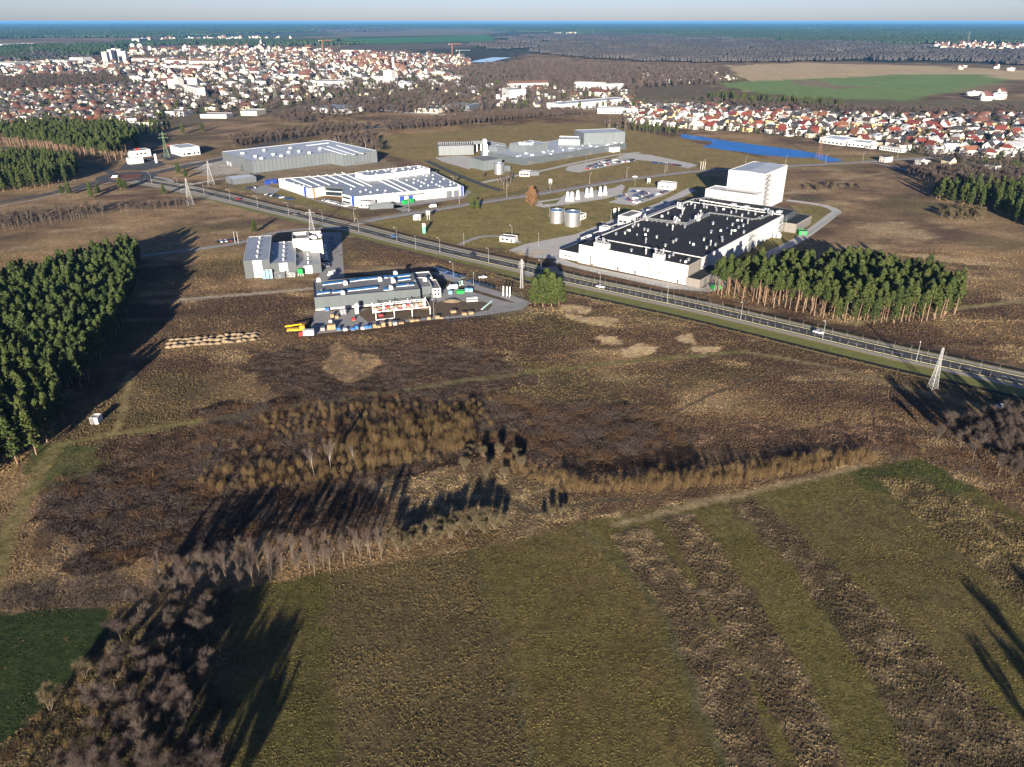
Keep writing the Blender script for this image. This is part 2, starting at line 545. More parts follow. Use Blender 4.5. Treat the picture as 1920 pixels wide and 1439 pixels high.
def cover(x, y):
    """albedo (n,3) and roughness of growth (n) of the ground at x, y"""
    n1 = fbm(x, y, 1, 4, 38, 26); n2 = fbm(x, y, 5, 4, 9, 7); n3 = fbm(x, y, 9, 3, 90, 60)
    k = np.clip((n1 * .55 + n2 * .25 + n3 * .5 - .435) * 3.2, 0, 1)[:, None]
    col = HEATH * 1.25 * k + DRY * (1 - k)
    pl = np.clip((fbm(x, y, 21, 4, 22, 12) - .60) * 6, 0, 1)[:, None] * .75
    col = col * (1 - pl) + PALE * .85 * pl
    grn = np.clip((fbm(x, y, 31, 3, 60, 40) - .56) * 5, 0, 1)[:, None] * .45
    col = col * (1 - grn) + np.array((.10, .09, .035)) * grn
    rough = .48 + .42 * k[:, 0]
    far = np.clip((y - 700) / 500, 0, 1)
    rough = rough * (1 - far)
    wx, wy = (fbm(x, y, 41, 3, 9, 9) - .5), (fbm(x, y, 47, 3, 9, 9) - .5)
    for i, (poly, c, wob, rg) in enumerate(COVER):
        m = inside(x + wx * wob * 3, y + wy * wob * 3, poly)
        if not m.any(): continue
        v = .78 + .44 * fbm(x[m], y[m], 60 + i, 4, 14, 9)
        c = np.array(c, float)
        cc = c[None, :] * v[:, None]
        if rg > .65:      # clumpy growth: dead stems among darker gaps
            q = np.clip((fbm(x[m], y[m], 90 + i, 3, 3.5, 2.6) - .45) * 4, 0, 1)[:, None]
            cc = cc * (.62 + .75 * q)
        if c[1] > c[0] * .8 and 80 < y[m].min() < 400:
            q = np.clip((fbm(x[m], y[m], 120 + i, 3, 16, 8) - .5) * 4, 0, 1)[:, None] * .6
            cc = cc * (1 - q) + np.array((.125, .092, .042)) * q
        col[m] = cc; rough[m] = rg
    for ln, w, c in TRACKS:
        d = seg_dist(x + wx * 2, y + wy * 2, ln)
        e = np.clip((w - d) / (w * .4) + .5, 0, 1)
        rut = np.exp(-((d - w * .5) / (w * .22)) ** 2)[:, None] * .35
        e = e[:, None]
        cc = c[None, :] * (1 - rut) + np.array((.23, .18, .11)) * rut
        col = col * (1 - e) + cc * e
        rough = rough * (1 - e[:, 0])
    return col, rough


# ------------------------------------------------------------------ ground sheet
def axis(*seg):
    out = [seg[0][0]]
    for a, b, s in seg:
        n = max(1, round((b - a) / s))
        out += [a + (b - a) * (i + 1) / n for i in range(n)]
    return np.array(out)


gx = axis((-60000, -8000, 6500), (-8000, -2200, 145), (-2200, -800, 40), (-800, -250, 8), (-250, 250, 1.8), (250, 800, 8), (800, 2200, 40), (2200, 8000, 145), (8000, 60000, 6500))
gy = axis((-900, -60, 60), (-60, 70, 13), (70, 400, 1.8), (400, 760, 4), (760, 1250, 10), (1250, 3600, 30), (3600, 12000, 150), (12000, 100000, 4000))
GX, GY = np.meshgrid(gx, gy)
fx, fy = GX.ravel(), GY.ravel()
gcol, _r = cover(fx, fy)
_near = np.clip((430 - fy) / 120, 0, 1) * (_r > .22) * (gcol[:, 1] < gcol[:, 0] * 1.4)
gcol = gcol * (1 - .34 * np.clip(_near, 0, 1) * np.clip((_r - .1) * 2, 0, 1))[:, None]      # ground made darker between the near tufts
gz = np.zeros_like(fx)
nxg, nyg = len(gx), len(gy)
I = np.arange(nxg * nyg).reshape(nyg, nxg)
quads = np.stack([I[:-1, :-1], I[:-1, 1:], I[1:, 1:], I[1:, :-1]], -1).reshape(-1, 4)

GM, nt, b = _nodes('ground_cover')
setin(b, Roughness=0.95)
b.inputs['Specular IOR Level'].default_value = 0.1
at_n = N(nt, 'ShaderNodeAttribute', attribute_name='albedo')
geo = N(nt, 'ShaderNodeNewGeometry')
na_ = setin(N(nt, 'ShaderNodeTexNoise'), Scale=1.6, Detail=6.0, Roughness=.7)
nb_ = setin(N(nt, 'ShaderNodeTexNoise'), Scale=.16, Detail=5.0, Roughness=.65)
for q in (na_, nb_): nt.links.new(geo.outputs['Position'], q.inputs['Vector'])
m1 = setin(N(nt, 'ShaderNodeMapRange'), From_Min=.3, From_Max=.7, To_Min=.62, To_Max=1.38)
m2 = setin(N(nt, 'ShaderNodeMapRange'), From_Min=.3, From_Max=.7, To_Min=.75, To_Max=1.25)
nt.links.new(na_.outputs['Fac'], m1.inputs['Value']); nt.links.new(nb_.outputs['Fac'], m2.inputs['Value'])
nc_ = setin(N(nt, 'ShaderNodeTexNoise'), Scale=.55, Detail=4.0, Roughness=.7)
nt.links.new(geo.outputs['Position'], nc_.inputs['Vector'])
m3 = setin(N(nt, 'ShaderNodeMapRange'), From_Min=.34, From_Max=.66, To_Min=.62, To_Max=1.38)
nt.links.new(nc_.outputs['Fac'], m3.inputs['Value'])
mm0 = N(nt, 'ShaderNodeMath', operation='MULTIPLY')
mm = N(nt, 'ShaderNodeMath', operation='MULTIPLY')
nt.links.new(m1.outputs[0], mm0.inputs[0]); nt.links.new(m2.outputs[0], mm0.inputs[1]); nt.links.new(mm0.outputs[0], mm.inputs[0]); nt.links.new(m3.outputs[0], mm.inputs[1])
vs_ = N(nt, 'ShaderNodeVectorMath', operation='SCALE')
nt.links.new(at_n.outputs['Vector'], vs_.inputs[0]); nt.links.new(mm.outputs[0], vs_.inputs['Scale'])
nt.links.new(vs_.outputs[0], b.inputs['Base Color'])
bp = setin(N(nt, 'ShaderNodeBump'), Strength=.7, Distance=.25)
nt.links.new(na_.outputs['Fac'], bp.inputs['Height']); nt.links.new(bp.outputs[0], b.inputs['Normal'])

gme = np_mesh('ground', np.stack([fx, fy, gz], 1), quads, GM)
a_ = gme.attributes.new('albedo', 'FLOAT_VECTOR', 'POINT')
a_.data.foreach_set('vector', gcol.astype(np.float32).ravel())
tag(link('ground', gme), kind='structure', label='dry winter heath, meadows and fields around the factories')

# ------------------------------------------------------------------ water
WATER = mat('water', (.008, .12, .40), rough=.3, var=.2, scale=.05, spec=.04)
def water(name, label, pts, z=.03):
    mb = MB(); p = ats(pts)
    mb.add([(q[0], q[1], z) for q in p], [list(range(len(p)))])
    return tag(mb.build(name, WATER), label, kind='structure')
water('pond', 'long blue pond in front of the suburb', [(1277, 251.5), (1321, 257.5), (1346, 262), (1378, 266.5), (1410, 271), (1442, 275), (1474, 279), (1500, 282.5), (1520, 286), (1542, 290.5), (1560, 295.7), (1582, 301), (1570, 303.2), (1555, 304.6), (1538, 300.5), (1523, 296), (1497, 295.6), (1470, 294.7), (1454, 293), (1438, 292), (1416, 289.5), (1396, 286), (1376, 283.4), (1357, 281.6), (1335, 278), (1316, 276), (1324, 273), (1333, 271), (1336, 268), (1332, 265.4), (1318, 263.6), (1304, 262.8), (1290, 261), (1277, 258.5)])
RIVER = mat('river_water', (.06, .16, .27), rough=.08, var=.1, scale=.01, spec=.5)
def river(pts, w):
    mb = MB(); ribbon(mb, smooth_line(ats(pts), 30), -w, w, .05)
    return tag(mb.build('river', RIVER), 'blue stretch of river winding behind the town', kind='structure')
river([(1014, 77), (1012, 80), (1018, 84), (1014, 90), (1010, 96)], 45)
river([(900, 117), (915, 113), (942, 108)], 35)
river([(796, 128), (812, 131), (832, 133)], 25)

# ------------------------------------------------------------------ roads, paths, yards
ASPH = mat('asphalt', (.052, .053, .057), rough=.85, var=.18, scale=.25, spec=.25)
ASPH_L = mat('pale_asphalt', (.225, .22, .215), rough=.9, var=.14, scale=.2)
CONC = mat('concrete_paving', (.37, .36, .34), rough=.9, var=.14, scale=.18)
PAVER = mat('path_paving', (.26, .25, .24), rough=.9, var=.15, scale=.6)
WHITE_LINE = mat('road_paint', (.62, .62, .58), rough=.8, var=.15, scale=2)
KERB = mat('kerb_stone', (.34, .30, .20), rough=.9)
SANDY = mat('sandy_verge', (.27, .20, .10), rough=.95, var=.3, scale=.8)
VERGE = mat('verge_grass', (.125, .130, .034), rough=.95, var=.35, scale=.45, bump=.6, bscale=2.0)
DITCH_SHADE = mat('ditch_shade', (.006, .0055, .005), rough=.9, var=.3, scale=.6)  # shade inside the roadside ditches, painted as a near-black colour
BANK = mat('bank_grass', (.13, .10, .045), rough=.95, var=.35, scale=.7, bump=.6)

MAIN = smooth_line(ats([(2250, 790), (2080, 752), (1920, 715), (1757, 679), (1640, 653), (1340, 583), (1200, 553), (1066, 525), (985, 504), (850, 474), (750, 450), (660, 427), (600, 413), (500, 390), (400, 365), (330, 350), (262, 338)]), 6)
# nearest right end first: direction runs from right to left, so the camera side is on the left (+ offsets go away from it)
_sgn = -1.0 if offset_line(MAIN, 10)[5][1] < MAIN[5][1] else 1.0
def mo(d): return _sgn * d      # positive = far side of the road, negative = the camera's side
def mrib(mb, d0, d1, z0, z1=None, mi=0, line=None):
    ribbon(mb, line or MAIN, mo(d0), mo(d1), z0, z1, mi)
def flat(name, mb, m, label=None):
    o = mb.build(name, m)
    me = o.data
    up = [p.normal.z for p in me.polygons]
    if sum(up) < 0: me.flip_normals()
    return tag(o, label, kind='structure')
iR = next(i for i, p in enumerate(MAIN) if p[0] < at2(985, 504)[0])     # index where the road nears the crossing
iW = next(i for i, p in enumerate(MAIN) if p[0] < at2(870, 478)[0])
RT = MAIN[:iR + 1]; LF = MAIN[iR:]
mb = MB(); mrib(mb, -3.7, 3.7, .06); flat('main_road', mb, ASPH, 'two lane asphalt road running past the black roofed factory')
mb = MB(); mrib(mb, -4.9, -3.7, .05, line=MAIN[iW:]); mrib(mb, 3.7, 7.3, .05, line=MAIN[iW:]); flat('road', mb, ASPH, 'widened turning lanes at the crossing')
mb = MB()
L0 = along(MAIN, 12.0)
cl = [offset_line(MAIN, 0)[0]]
for k in range(0, len(MAIN) - 1, 2): mrib(mb, -.1, .1, .075, line=MAIN[k:k + 2])
flat('road_marking', mb, WHITE_LINE, 'white centre dashes on the main road')
mb = MB()
for d in (-3.98, 3.72): 
    a, c = offset_line(MAIN, mo(d)), offset_line(MAIN, mo(d + .26))
    n = len(a)
    mb.add([(p[0], p[1], .0) for p in a] + [(p[0], p[1], .17) for p in a] + [(p[0], p[1], .17) for p in c] + [(p[0], p[1], 0) for p in c],
           [[j * n + i, j * n + i + 1, (j + 1) * n + i + 1, (j + 1) * n + i] for i in range(n - 1) for j in range(3)])
flat('kerb', mb, KERB, 'pale kerbs of the main road')
mb = MB(); mrib(mb, -7.4, -5.1, .055); flat('footpath', mb, PAVER, 'grey footpath on the near side of the main road')
mb = MB(); mrib(mb, 5.6, 8.6, .055); flat('cycle_path', mb, PAVER, 'grey cycle path on the far side of the main road')
mb = MB(); mrib(mb, -8.6, -7.4, .045); mrib(mb, 9.0, 9.6, .04, line=LF); flat('verge', mb, SANDY, 'sandy strip beside the footpath')
mb = MB(); mrib(mb, -15.6, -8.6, .04, line=RT); mrib(mb, -13, -8.6, .04, line=LF); mrib(mb, -5.1, -4.0, .04); mrib(mb, 4.0, 5.6, .04)
mrib(mb, 8.6, 9.2, .04); flat('verge', mb, VERGE, 'green grass verge of the main road')
def ditch(line, d, toward=-1):
    """ditch as a flat strip painted dark for its shade, with a raised grassy lip on the camera's side"""
    mb = MB(); mrib(mb, d - 1.7, d + 1.7, .02, line=line); flat('ditch', mb, DITCH_SHADE, 'roadside ditch with its shade painted dark')
    mb = MB()
    mrib(mb, d - 2.9, d - 2.1, .0, .16, line=line); mrib(mb, d - 2.1, d - 1.6, .16, .0, line=line)
    o = mb.build('bank', BANK); tag(o, 'low grassy lip of the ditch', kind='structure')
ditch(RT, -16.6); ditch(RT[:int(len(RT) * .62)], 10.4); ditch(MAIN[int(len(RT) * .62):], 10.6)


def road(name, pts, w, m, label, z=.05, kerb=False, mark=False, step=6):
    ln = smooth_line(ats(pts), step)
    mb = MB(); ribbon(mb, ln, -w / 2, w / 2, z)
    flat(name, mb, m, label)
    if mark:
        mb = MB()
        for k in range(0, len(ln) - 1, 2): ribbon(mb, ln[k:k + 2], -.08, .08, z + .014)
        flat('road_marking', mb, WHITE_LINE, 'white dashes on ' + label)
    return ln


def yard(name, pts, m, label, z=.045):
    mb = MB(); p = ats(pts)
    mb.add([(q[0], q[1], z) for q in p], [list(range(len(p)))])
    return flat(name, mb, m, label)


SIDE = road('road', [(655, 425), (700, 413), (760, 403), (800, 397), (880, 384), (1000, 366), (1100, 350), (1180, 337), (1260, 327), (1330, 320), (1480, 312), (1600, 306), (1700, 299), (1790, 294)], 7.4, ASPH_L, 'asphalt side road passing between the factories', z=.052, mark=True)
mb = MB(); ribbon(mb, SIDE, 5.2, 7.2, .05); flat('footpath', mb, PAVER, 'pale footpath beside the side road')
road('road', [(738, 386), (760, 394), (775, 402)], 8, ASPH_L, 'entrance drive of the white factory with blue stripes')
road('road', [(660, 425), (620, 428), (560, 431), (500, 440), (465, 452), (410, 462), (350, 470), (262, 480), (180, 490)], 5.0, ASPH_L, 'narrow lane behind the three stepped halls', z=.048)
RBT = at2(237, 332)
road('road', [(222, 330), (190, 340), (150, 350), (80, 366), (0, 380), (-120, 400)], 8, ASPH, 'asphalt road leaving the roundabout past the pines', mark=True)
road('road', [(252, 329), (290, 325), (350, 312), (420, 298), (450, 285), (500, 270), (560, 257), (640, 247), (720, 238), (800, 229), (860, 224)], 11, ASPH, 'main asphalt road leading from the roundabout into town', mark=True)
road('footpath', [(262, 323), (300, 318), (350, 307), (420, 294), (450, 281)], 3, PAVER, 'pale footpath beside the town road')
road('footpath', [(215, 341), (190, 346), (150, 356), (80, 372), (0, 387)], 2.5, PAVER, 'pale footpath below the pine wood road')
road('footpath', [(240, 342), (262, 346), (300, 352), (400, 374), (480, 392), (600, 421), (640, 431)], 2.4, PAVER, 'pale footpath along the left end of the main road', z=.062)
road('road', [(218, 328), (195, 318), (170, 308), (120, 298), (60, 286), (-40, 270)], 7, ASPH, 'road cut through the pine wood')
road('road', [(270, 331), (300, 334), (318, 338), (322, 345), (330, 350)], 5, PAVER, 'paved slip road beside the roundabout')
road('road', [(300, 352), (340, 350), (400, 338), (440, 333)], 3.5, CONC, 'pale track to the small blue-grey shed')
road('road', [(560, 200), (700, 206), (800, 214), (920, 216), (1010, 212), (1110, 205), (1180, 200)], 12, CONC, 'pale road running along the edge of town')
road('road', [(1640, 306), (1680, 314), (1720, 326), (1750, 340)], 5, ASPH_L, 'narrow road turning off into the allotments')
road('road', [(860, 460), (885, 449), (915, 443), (950, 446), (975, 456)], 3.5, PAVER, 'curving footpath across the factory lawn')
road('road', [(800, 302), (850, 325), (905, 347), (940, 358)], 6, ASPH, 'dark drive between the white factory and the laboratory')
road('road', [(905, 343), (960, 331), (1010, 322), (1080, 306), (1150, 292), (1200, 286)], 5, CONC, 'pale drive in front of the laboratory')
# roundabout
mb = MB()
def ring(mb, c, r0, r1, z, n=40):
    a = [(c[0] + r0 * math.cos(t), c[1] + r0 * math.sin(t), z) for t in [2 * math.pi * k / n for k in range(n)]]
    e = [(c[0] + r1 * math.cos(t), c[1] + r1 * math.sin(t), z) for t in [2 * math.pi * k / n for k in range(n)]]
    mb.add(a + e, [[k, n + k, n + (k + 1) % n, (k + 1) % n] for k in range(n)])
ring(mb, RBT, 13, 24, .068); flat('roundabout', mb, ASPH, 'asphalt ring of the roundabout')
mb = MB(); mb.prism([(RBT[0] + 13 * math.cos(k * .2094), RBT[1] + 13 * math.sin(k * .2094)) for k in range(30)], 0, .4)
tag(mb.build('roundabout_island', mat('island_heather', (.11, .045, .03), var=.4, scale=.5, bump=.5)), 'reddish planted island of the roundabout', kind='structure')
# yards
yard('pavement', [(952, 470), (985, 458), (1078, 440), (1162, 407), (1232, 382), (1290, 353), (1306, 357), (1250, 386), (1165, 428), (1062, 466), (1050, 486), (1000, 484)], CONC, 'concrete drive along the west side of the black roofed factory')
yard('pavement', [(1036, 492), (1050, 484), (1086, 497), (1287, 537), (1320, 540), (1340, 528), (1366, 538), (1330, 548), (1250, 541), (1100, 508)], CONC, 'concrete drive along the front of the black roofed factory')
road('pavement', [(1335, 538), (1365, 520), (1440, 478), (1500, 448), (1560, 404), (1568, 396), (1545, 386), (1500, 379), (1475, 376)], 6.5, CONC, 'concrete service road behind the black roofed factory', z=.047)
yard('car_park', [(1140, 380), (1172, 368), (1180, 352), (1235, 352), (1262, 357), (1248, 366), (1190, 386)], CONC, 'pale paved car park of the black roofed factory')
yard('pavement', [(1005, 378), (1050, 372), (1060, 365), (1150, 353), (1166, 346), (1172, 350), (1165, 365), (1130, 374), (1060, 384), (1020, 390), (1003, 386)], CONC, 'paved stand under the white tanks', z=.043)
yard('lawn', [(1015, 380), (1046, 375), (1052, 374), (1042, 382), (1018, 384)], VERGE, 'small lawn inside the tank loop', z=.052)
yard('car_park', [(1060, 320), (1085, 324), (1192, 302), (1190, 298), (1130, 299), (1065, 312)], CONC, 'pale paved car park of the laboratory')
yard('pavement', [(1150, 298), (1180, 287), (1220, 291), (1310, 310), (1290, 316), (1215, 302), (1190, 300)], CONC, 'pale forecourt east of the laboratory')
yard('pavement', [(815, 296), (860, 292), (905, 296), (880, 318), (830, 304)], CONC, 'paved yard of the laboratory boiler house')
yard('pavement', [(505, 350), (520, 353), (600, 380), (660, 392), (735, 392), (870, 372), (885, 360), (872, 356), (668, 392), (580, 372)], ASPH_L, 'asphalt yard round the white factory with blue stripes', z=.05)
yard('car_park', [(462, 352), (500, 347), (525, 356), (510, 366), (480, 362)], ASPH_L, 'small car park beside the white factory')
yard('pavement', [(598, 436), (640, 436), (642, 470), (646, 522), (592, 536), (600, 512), (604, 470)], ASPH_L, 'asphalt yard beside the three stepped halls', z=.05)
yard('pavement', [(812, 545), (850, 540), (900, 552), (945, 565), (990, 573), (978, 581), (905, 592), (840, 598), (740, 606), (640, 622), (580, 628), (590, 585), (800, 572)], ASPH_L, 'asphalt yard in front of the long grey hall', z=.05)
yard('yard_soil', [(835, 565), (905, 566), (925, 572), (915, 582), (860, 592), (760, 600), (690, 604), (668, 588), (700, 575)], mat('yard_soil', (.10, .07, .042), var=.45, scale=.5, bump=.6), 'churned soil in the yard of the long grey hall', z=.056)
yard('pavement', [(235, 305), (262, 300), (300, 302), (312, 310), (270, 320), (222, 318)], ASPH, 'petrol station forecourt', z=.055)
yard('pavement', [(308, 280), (340, 275), (352, 292), (318, 302), (300, 296)], ASPH, 'asphalt car park beside the white showroom', z=.055)
road('road', [(815, 510), (860, 528), (905, 543), (955, 558), (990, 572)], 6, ASPH_L, 'lane with parked cars beside the long grey hall', z=.053)
yard('path', [(975, 512), (1040, 498), (1050, 506), (990, 520)], ASPH_L, 'short link onto the main road', z=.053)

# ------------------------------------------------------------------ buildings
WHITE = mat('white_cladding', (.46, .46, .455), rough=.55, var=.05, scale=.15, streak=True)
WHITE2 = mat('white_render', (.46, .45, .43), rough=.8, var=.08, scale=.2, streak=True)
CREAM = mat('cream_render', (.52, .47, .38), rough=.85, var=.1, scale=.3, streak=True)
BLACK_ROOF = mat('black_roofing', (.017, .017, .020), rough=.85, var=.35, scale=.12, spec=.25)
GREY_WALL = mat('grey_cladding', (.095, .105, .115), rough=.45, var=.12, scale=.3, spec=.4, streak=True)
DARK_WALL = mat('dark_grey_cladding', (.050, .058, .064), rough=.5, var=.12, scale=.3, spec=.4, streak=True)
STONE_WALL = mat('grey_brown_cladding', (.17, .155, .14), rough=.6, var=.1, scale=.3, streak=True)
BLUE_ROOF = mat('blue_grey_roofing', (.22, .25, .285), rough=.5, var=.14, scale=.08, spec=.4)
PALE_ROOF = mat('pale_grey_roofing', (.33, .365, .40), rough=.5, var=.14, scale=.08, spec=.4)
GREY_ROOF = mat('grey_roofing', (.15, .15, .155), rough=.75, var=.2, scale=.12)
GLASS = mat('dark_glass', (.012, .02, .026), rough=.12, var=.1, spec=.6)
SKYL = mat('rooflight_glazing', (.012, .055, .145), rough=.35, var=.2, scale=.4, spec=.15)
SKYW = mat('rooflight_dome', (.46, .49, .52), rough=.35, var=.08)
STEEL = mat('galvanised_steel', (.42, .43, .44), rough=.38, metal=.75, var=.12, scale=1.5)
WSTEEL = mat('white_steel', (.62, .62, .61), rough=.5, var=.08)
LATT = mat('pylon_steel', (.36, .36, .36), rough=.5, metal=.3, var=.1)
BLUE_P = mat('blue_paint', (.018, .045, .22), rough=.5, var=.1)
GREEN_P = mat('green_paint', (.01, .26, .05), rough=.5, var=.15)
RED_P = mat('red_paint', (.35, .02, .02), rough=.5, var=.15)
YEL_P = mat('yellow_paint', (.62, .34, .01), rough=.45, var=.12)
ORNG = mat('orange_paint', (.55, .16, .02), rough=.5)
WOOD = mat('raw_timber', (.27, .185, .105), rough=.85, var=.3, scale=2)
DOOR = mat('door_grey', (.10, .10, .10), rough=.5)
TURQ = mat('turquoise_plastic', (.10, .36, .36), rough=.5, var=.1)
LBLUE = mat('pale_blue_tank', (.16, .38, .58), rough=.4, var=.1)


KEEPOUT = []      # polygons (world) that stay clear of tufts


class Bld:
    """a building: an Empty at its first corner; parts are blocks laid out in world axes"""

    def __init__(self, name, label, cat, loc, group=None):
        self.loc = (loc[0], loc[1], 0)
        self.o = thing(name, label, cat, self.loc, 0, group)

    def rel(self, p, z=None):
        return (p[0] - self.loc[0], p[1] - self.loc[1]) if z is None else (p[0] - self.loc[0], p[1] - self.loc[1], z)

    def prism(self, name, poly, z0, z1, m, top=None, parent=None, bottom=False):
        mb = MB(); mb.prism([self.rel(p) for p in poly], z0, z1, 0, 1 if top else 0, bottom)
        return mb.build(name, [m, top] if top else m, parent or self.o)

    def shell(self, poly, z1, wall, roof, rim=.5, rimm=None, z0=0.0, inset=.35, wname='wall', rname='roof'):
        """walls with a parapet rim standing round a lower roof sheet"""
        P = [self.rel(p) for p in poly]
        n = len(P)
        a = sum(P[i][0] * P[(i + 1) % n][1] - P[(i + 1) % n][0] * P[i][1] for i in range(n))
        if a < 0: P = P[::-1]
        C = [Vector((p[0], p[1])) for p in P]
        Q = []
        for i in range(n):      # mitred inset
            p0, p1, p2 = C[i - 1], C[i], C[(i + 1) % n]
            d0 = (p1 - p0).normalized(); d1 = (p2 - p1).normalized()
            n0 = Vector((-d0.y, d0.x)); n1 = Vector((-d1.y, d1.x))
            k = (n0 + n1); k = k / max(.3, k.dot(n0)) if k.length > .1 else n0
            Q.append(p1 + k * inset)
        mb = MB()
        vs = [(p.x, p.y, z0) for p in C] + [(p.x, p.y, z1) for p in C] + [(p.x, p.y, z1) for p in Q] + [(p.x, p.y, z1 - rim - .1) for p in Q]
        fs, ms = [], []
        for i in range(n):
            j = (i + 1) % n
            fs += [[i, j, n + j, n + i], [n + i, n + j, 2 * n + j, 2 * n + i], [2 * n + i, 2 * n + j, 3 * n + j, 3 * n + i]]
            ms += [0, 1, 1]
        mb.v = vs; mb.f = fs; mb.m = ms
        w = mb.build(wname, [wall, rimm or wall], self.o)
        mb = MB(); mb.add([(p.x, p.y, z1 - rim) for p in Q], [list(range(n))])
        mb.build(rname, roof, self.o)
        return w

    def rect(self, pA, pB, depth, z=0.0):
        """footprint from the surveyed front edge pA -> pB (left to right, photo px) and a depth backwards"""
        a, b_ = np.array(at2(*pA, z), float), np.array(at2(*pB, z), float)
        d = (b_ - a) / np.linalg.norm(b_ - a); nrm = np.array((-d[1], d[0]))
        return [tuple(a), tuple(b_), tuple(b_ + nrm * depth), tuple(a + nrm * depth)]

    def openings(self, name, A, B, fr, w, z0, z1, m, parent=None, proud=.05):
        """doors, windows, panels set along the wall A -> B (world, left to right seen from outside)"""
        a, b_ = np.array(A[:2], float), np.array(B[:2], float); d = b_ - a; L = np.linalg.norm(d); d /= L
        mb = MB(); mb.box(-w / 2, w / 2, -proud, .04, z0, z1)
        me = mb.mesh(name, m)
        for f in fr:
            p = a + d * L * f
            o = link(name, me, parent or self.o, (p[0] - self.loc[0], p[1] - self.loc[1], 0), math.atan2(d[1], d[0]))
        return me

    def panels(self, A, B, n, z0, z1, m, proud=.07, gap=.10):
        L = math.dist(A[:2], B[:2])
        self.openings('wall_panel', A, B, [(i + .5) / n for i in range(n)], L / n - gap, z0, z1, m, proud=proud)

    def vents(self, pts, me, name='roof_vent', px=True):
        for p in pts:
            w = at(*p) if px else p
            link(name, me, self.o, (w[0] - self.loc[0], w[1] - self.loc[1], w[2]), R.uniform(0, 6.28))


def vent_mesh(r=.55, h=1.2, m=None, cap=1.45):
    mb = MB(); mb.tube((0, 0, -.1), (0, 0, h * .65), r * .8, r * .8, 8); mb.tube((0, 0, h * .65), (0, 0, h), r * cap, r * .5, 8)
    return mb.mesh('roof_vent', m or STEEL)
def unit_mesh(w, l, h, m):
    mb = MB(); mb.box(-w / 2, w / 2, -l / 2, l / 2, 0, h); mb.tube((0, 0, h), (0, 0, h + .25), w * .3, w * .3, 8)
    return mb.mesh('roof_unit', m)
def stair(bld, base, rz, w, l, h, m):
    """outside steel stair: posts, landings, flights, rails"""
    o = thing_part('staircase', bld, base, rz)
    nst = max(2, round(h / 3.0)); dz = h / nst
    mb = MB()
    for x in (0, w):
        for y in (0, l): mb.box(x - .08, x + .08, y - .08, y + .08, 0, h + 1)
    mb.build('frame', m, o)['kind'] = 'stuff'
    mb = MB()
    for k in range(nst):
        z = dz * (k + 1)
        mb.box(.08, w - .08, 0, 1.1, z - .08, z, bottom=True); mb.box(.08, w - .08, l - 1.1, l, z - .08 - dz / 2, z - dz / 2)
        for (y0, z0, y1, z1) in ((1.1, z - dz, l - 1.1, z - dz / 2), (l - 1.1, z - dz / 2, 1.1, z)):
            x0, x1 = (.1, w / 2 - .05) if z0 < z - dz * .75 else (w / 2 + .05, w - .1)
            mb.add([(x0, y0, z0), (x1, y0, z0), (x1, y1, z1), (x0, y1, z1), (x0, y0, z0 - .15), (x1, y0, z0 - .15), (x1, y1, z1 - .15), (x0, y1, z1 - .15)],
                   [[0, 1, 2, 3], [4, 7, 6, 5], [0, 4, 5, 1], [2, 6, 7, 3], [1, 5, 6, 2], [0, 3, 7, 4]])
            for xx in (x0, x1): mb.tube((xx, y0, z0 + 1), (xx, y1, z1 + 1), .05, .05, 4)
    mb.build('flight', m, o)
    return o
def thing_part(name, bld, base, rz):
    o = bpy.data.objects.new(name, None); COL.objects.link(o); o.parent = bld.o
    o.location = bld.rel(base, base[2] if len(base) > 2 else 0); o.rotation_euler = (0, 0, rz)
    return o


VENT = vent_mesh(.75, 1.7); VENT_S = vent_mesh(.5, 1.2); STACK = vent_mesh(.6, 3.0, cap=1.2); UNIT = unit_mesh(1.8, 2.6, 1.5, WSTEEL); UNIT_S = unit_mesh(1.2, 1.2, .9, WSTEEL)

# --- the black roofed factory with its white high bay store
FO = np.array((36.7, 400.5)); FA = math.atan2(-39.5, 51.4)
fe1, fe2 = np.array((math.cos(FA), math.sin(FA))), np.array((-math.sin(FA), math.cos(FA)))
def F(u, v): p = FO + fe1 * u + fe2 * v; return (p[0], p[1])
def FR(u0, u1, v0, v1): return [F(u0, v0), F(u1, v0), F(u1, v1), F(u0, v1)]
fac = Bld('factory', 'large white factory with black flat roof full of vents', 'factory', F(0, 0))
KEEPOUT.append(FR(-25, 75, -12, 230))
fac.shell(FR(0, 64.8, 0, 16), 10.3, WHITE, BLACK_ROOF, rim=.25, rimm=BLACK_ROOF)
fac.shell(FR(0, 65.2, 16.02, 135), 10.7, WHITE, BLACK_ROOF, rim=.45, rimm=WHITE, inset=.5)
fac.shell(FR(0.02, 64.9, 135.02, 159), 9.4, DARK_WALL, BLACK_ROOF, rim=.3, rimm=DARK_WALL)
fac.openings('wall_panel', F(64.8, 0.3), F(64.8, 15.8), [.5], 15.3, .0, 10.2, STONE_WALL, proud=.08)
fac.openings('wall_panel', F(64.9, 135.4), F(64.9, 158.8), [.5], 23, .0, 9.2, DARK_WALL, proud=.08)
fac.shell(FR(-13.6, -.02, 1.5, 28), 4.6, WHITE, BLACK_ROOF, rim=.3, rimm=DARK_WALL, wname='annex_wall', rname='annex_roof')
fac.shell(FR(-16.6, -.02, 28.02, 145), 5.6, WHITE, GREY_ROOF, rim=.4, rimm=WHITE, wname='annex_wall', rname='annex_roof')
fac.shell(FR(64.85, 72.2, -.8, 26), 4.4, STONE_WALL, BLACK_ROOF, rim=.25, rimm=DARK_WALL, wname='annex_wall', rname='annex_roof')
fac.shell(FR(65.0, 73.5, 136, 166), 5.8, STONE_WALL, BLACK_ROOF, rim=.3, rimm=DARK_WALL, wname='annex_wall', rname='annex_roof')
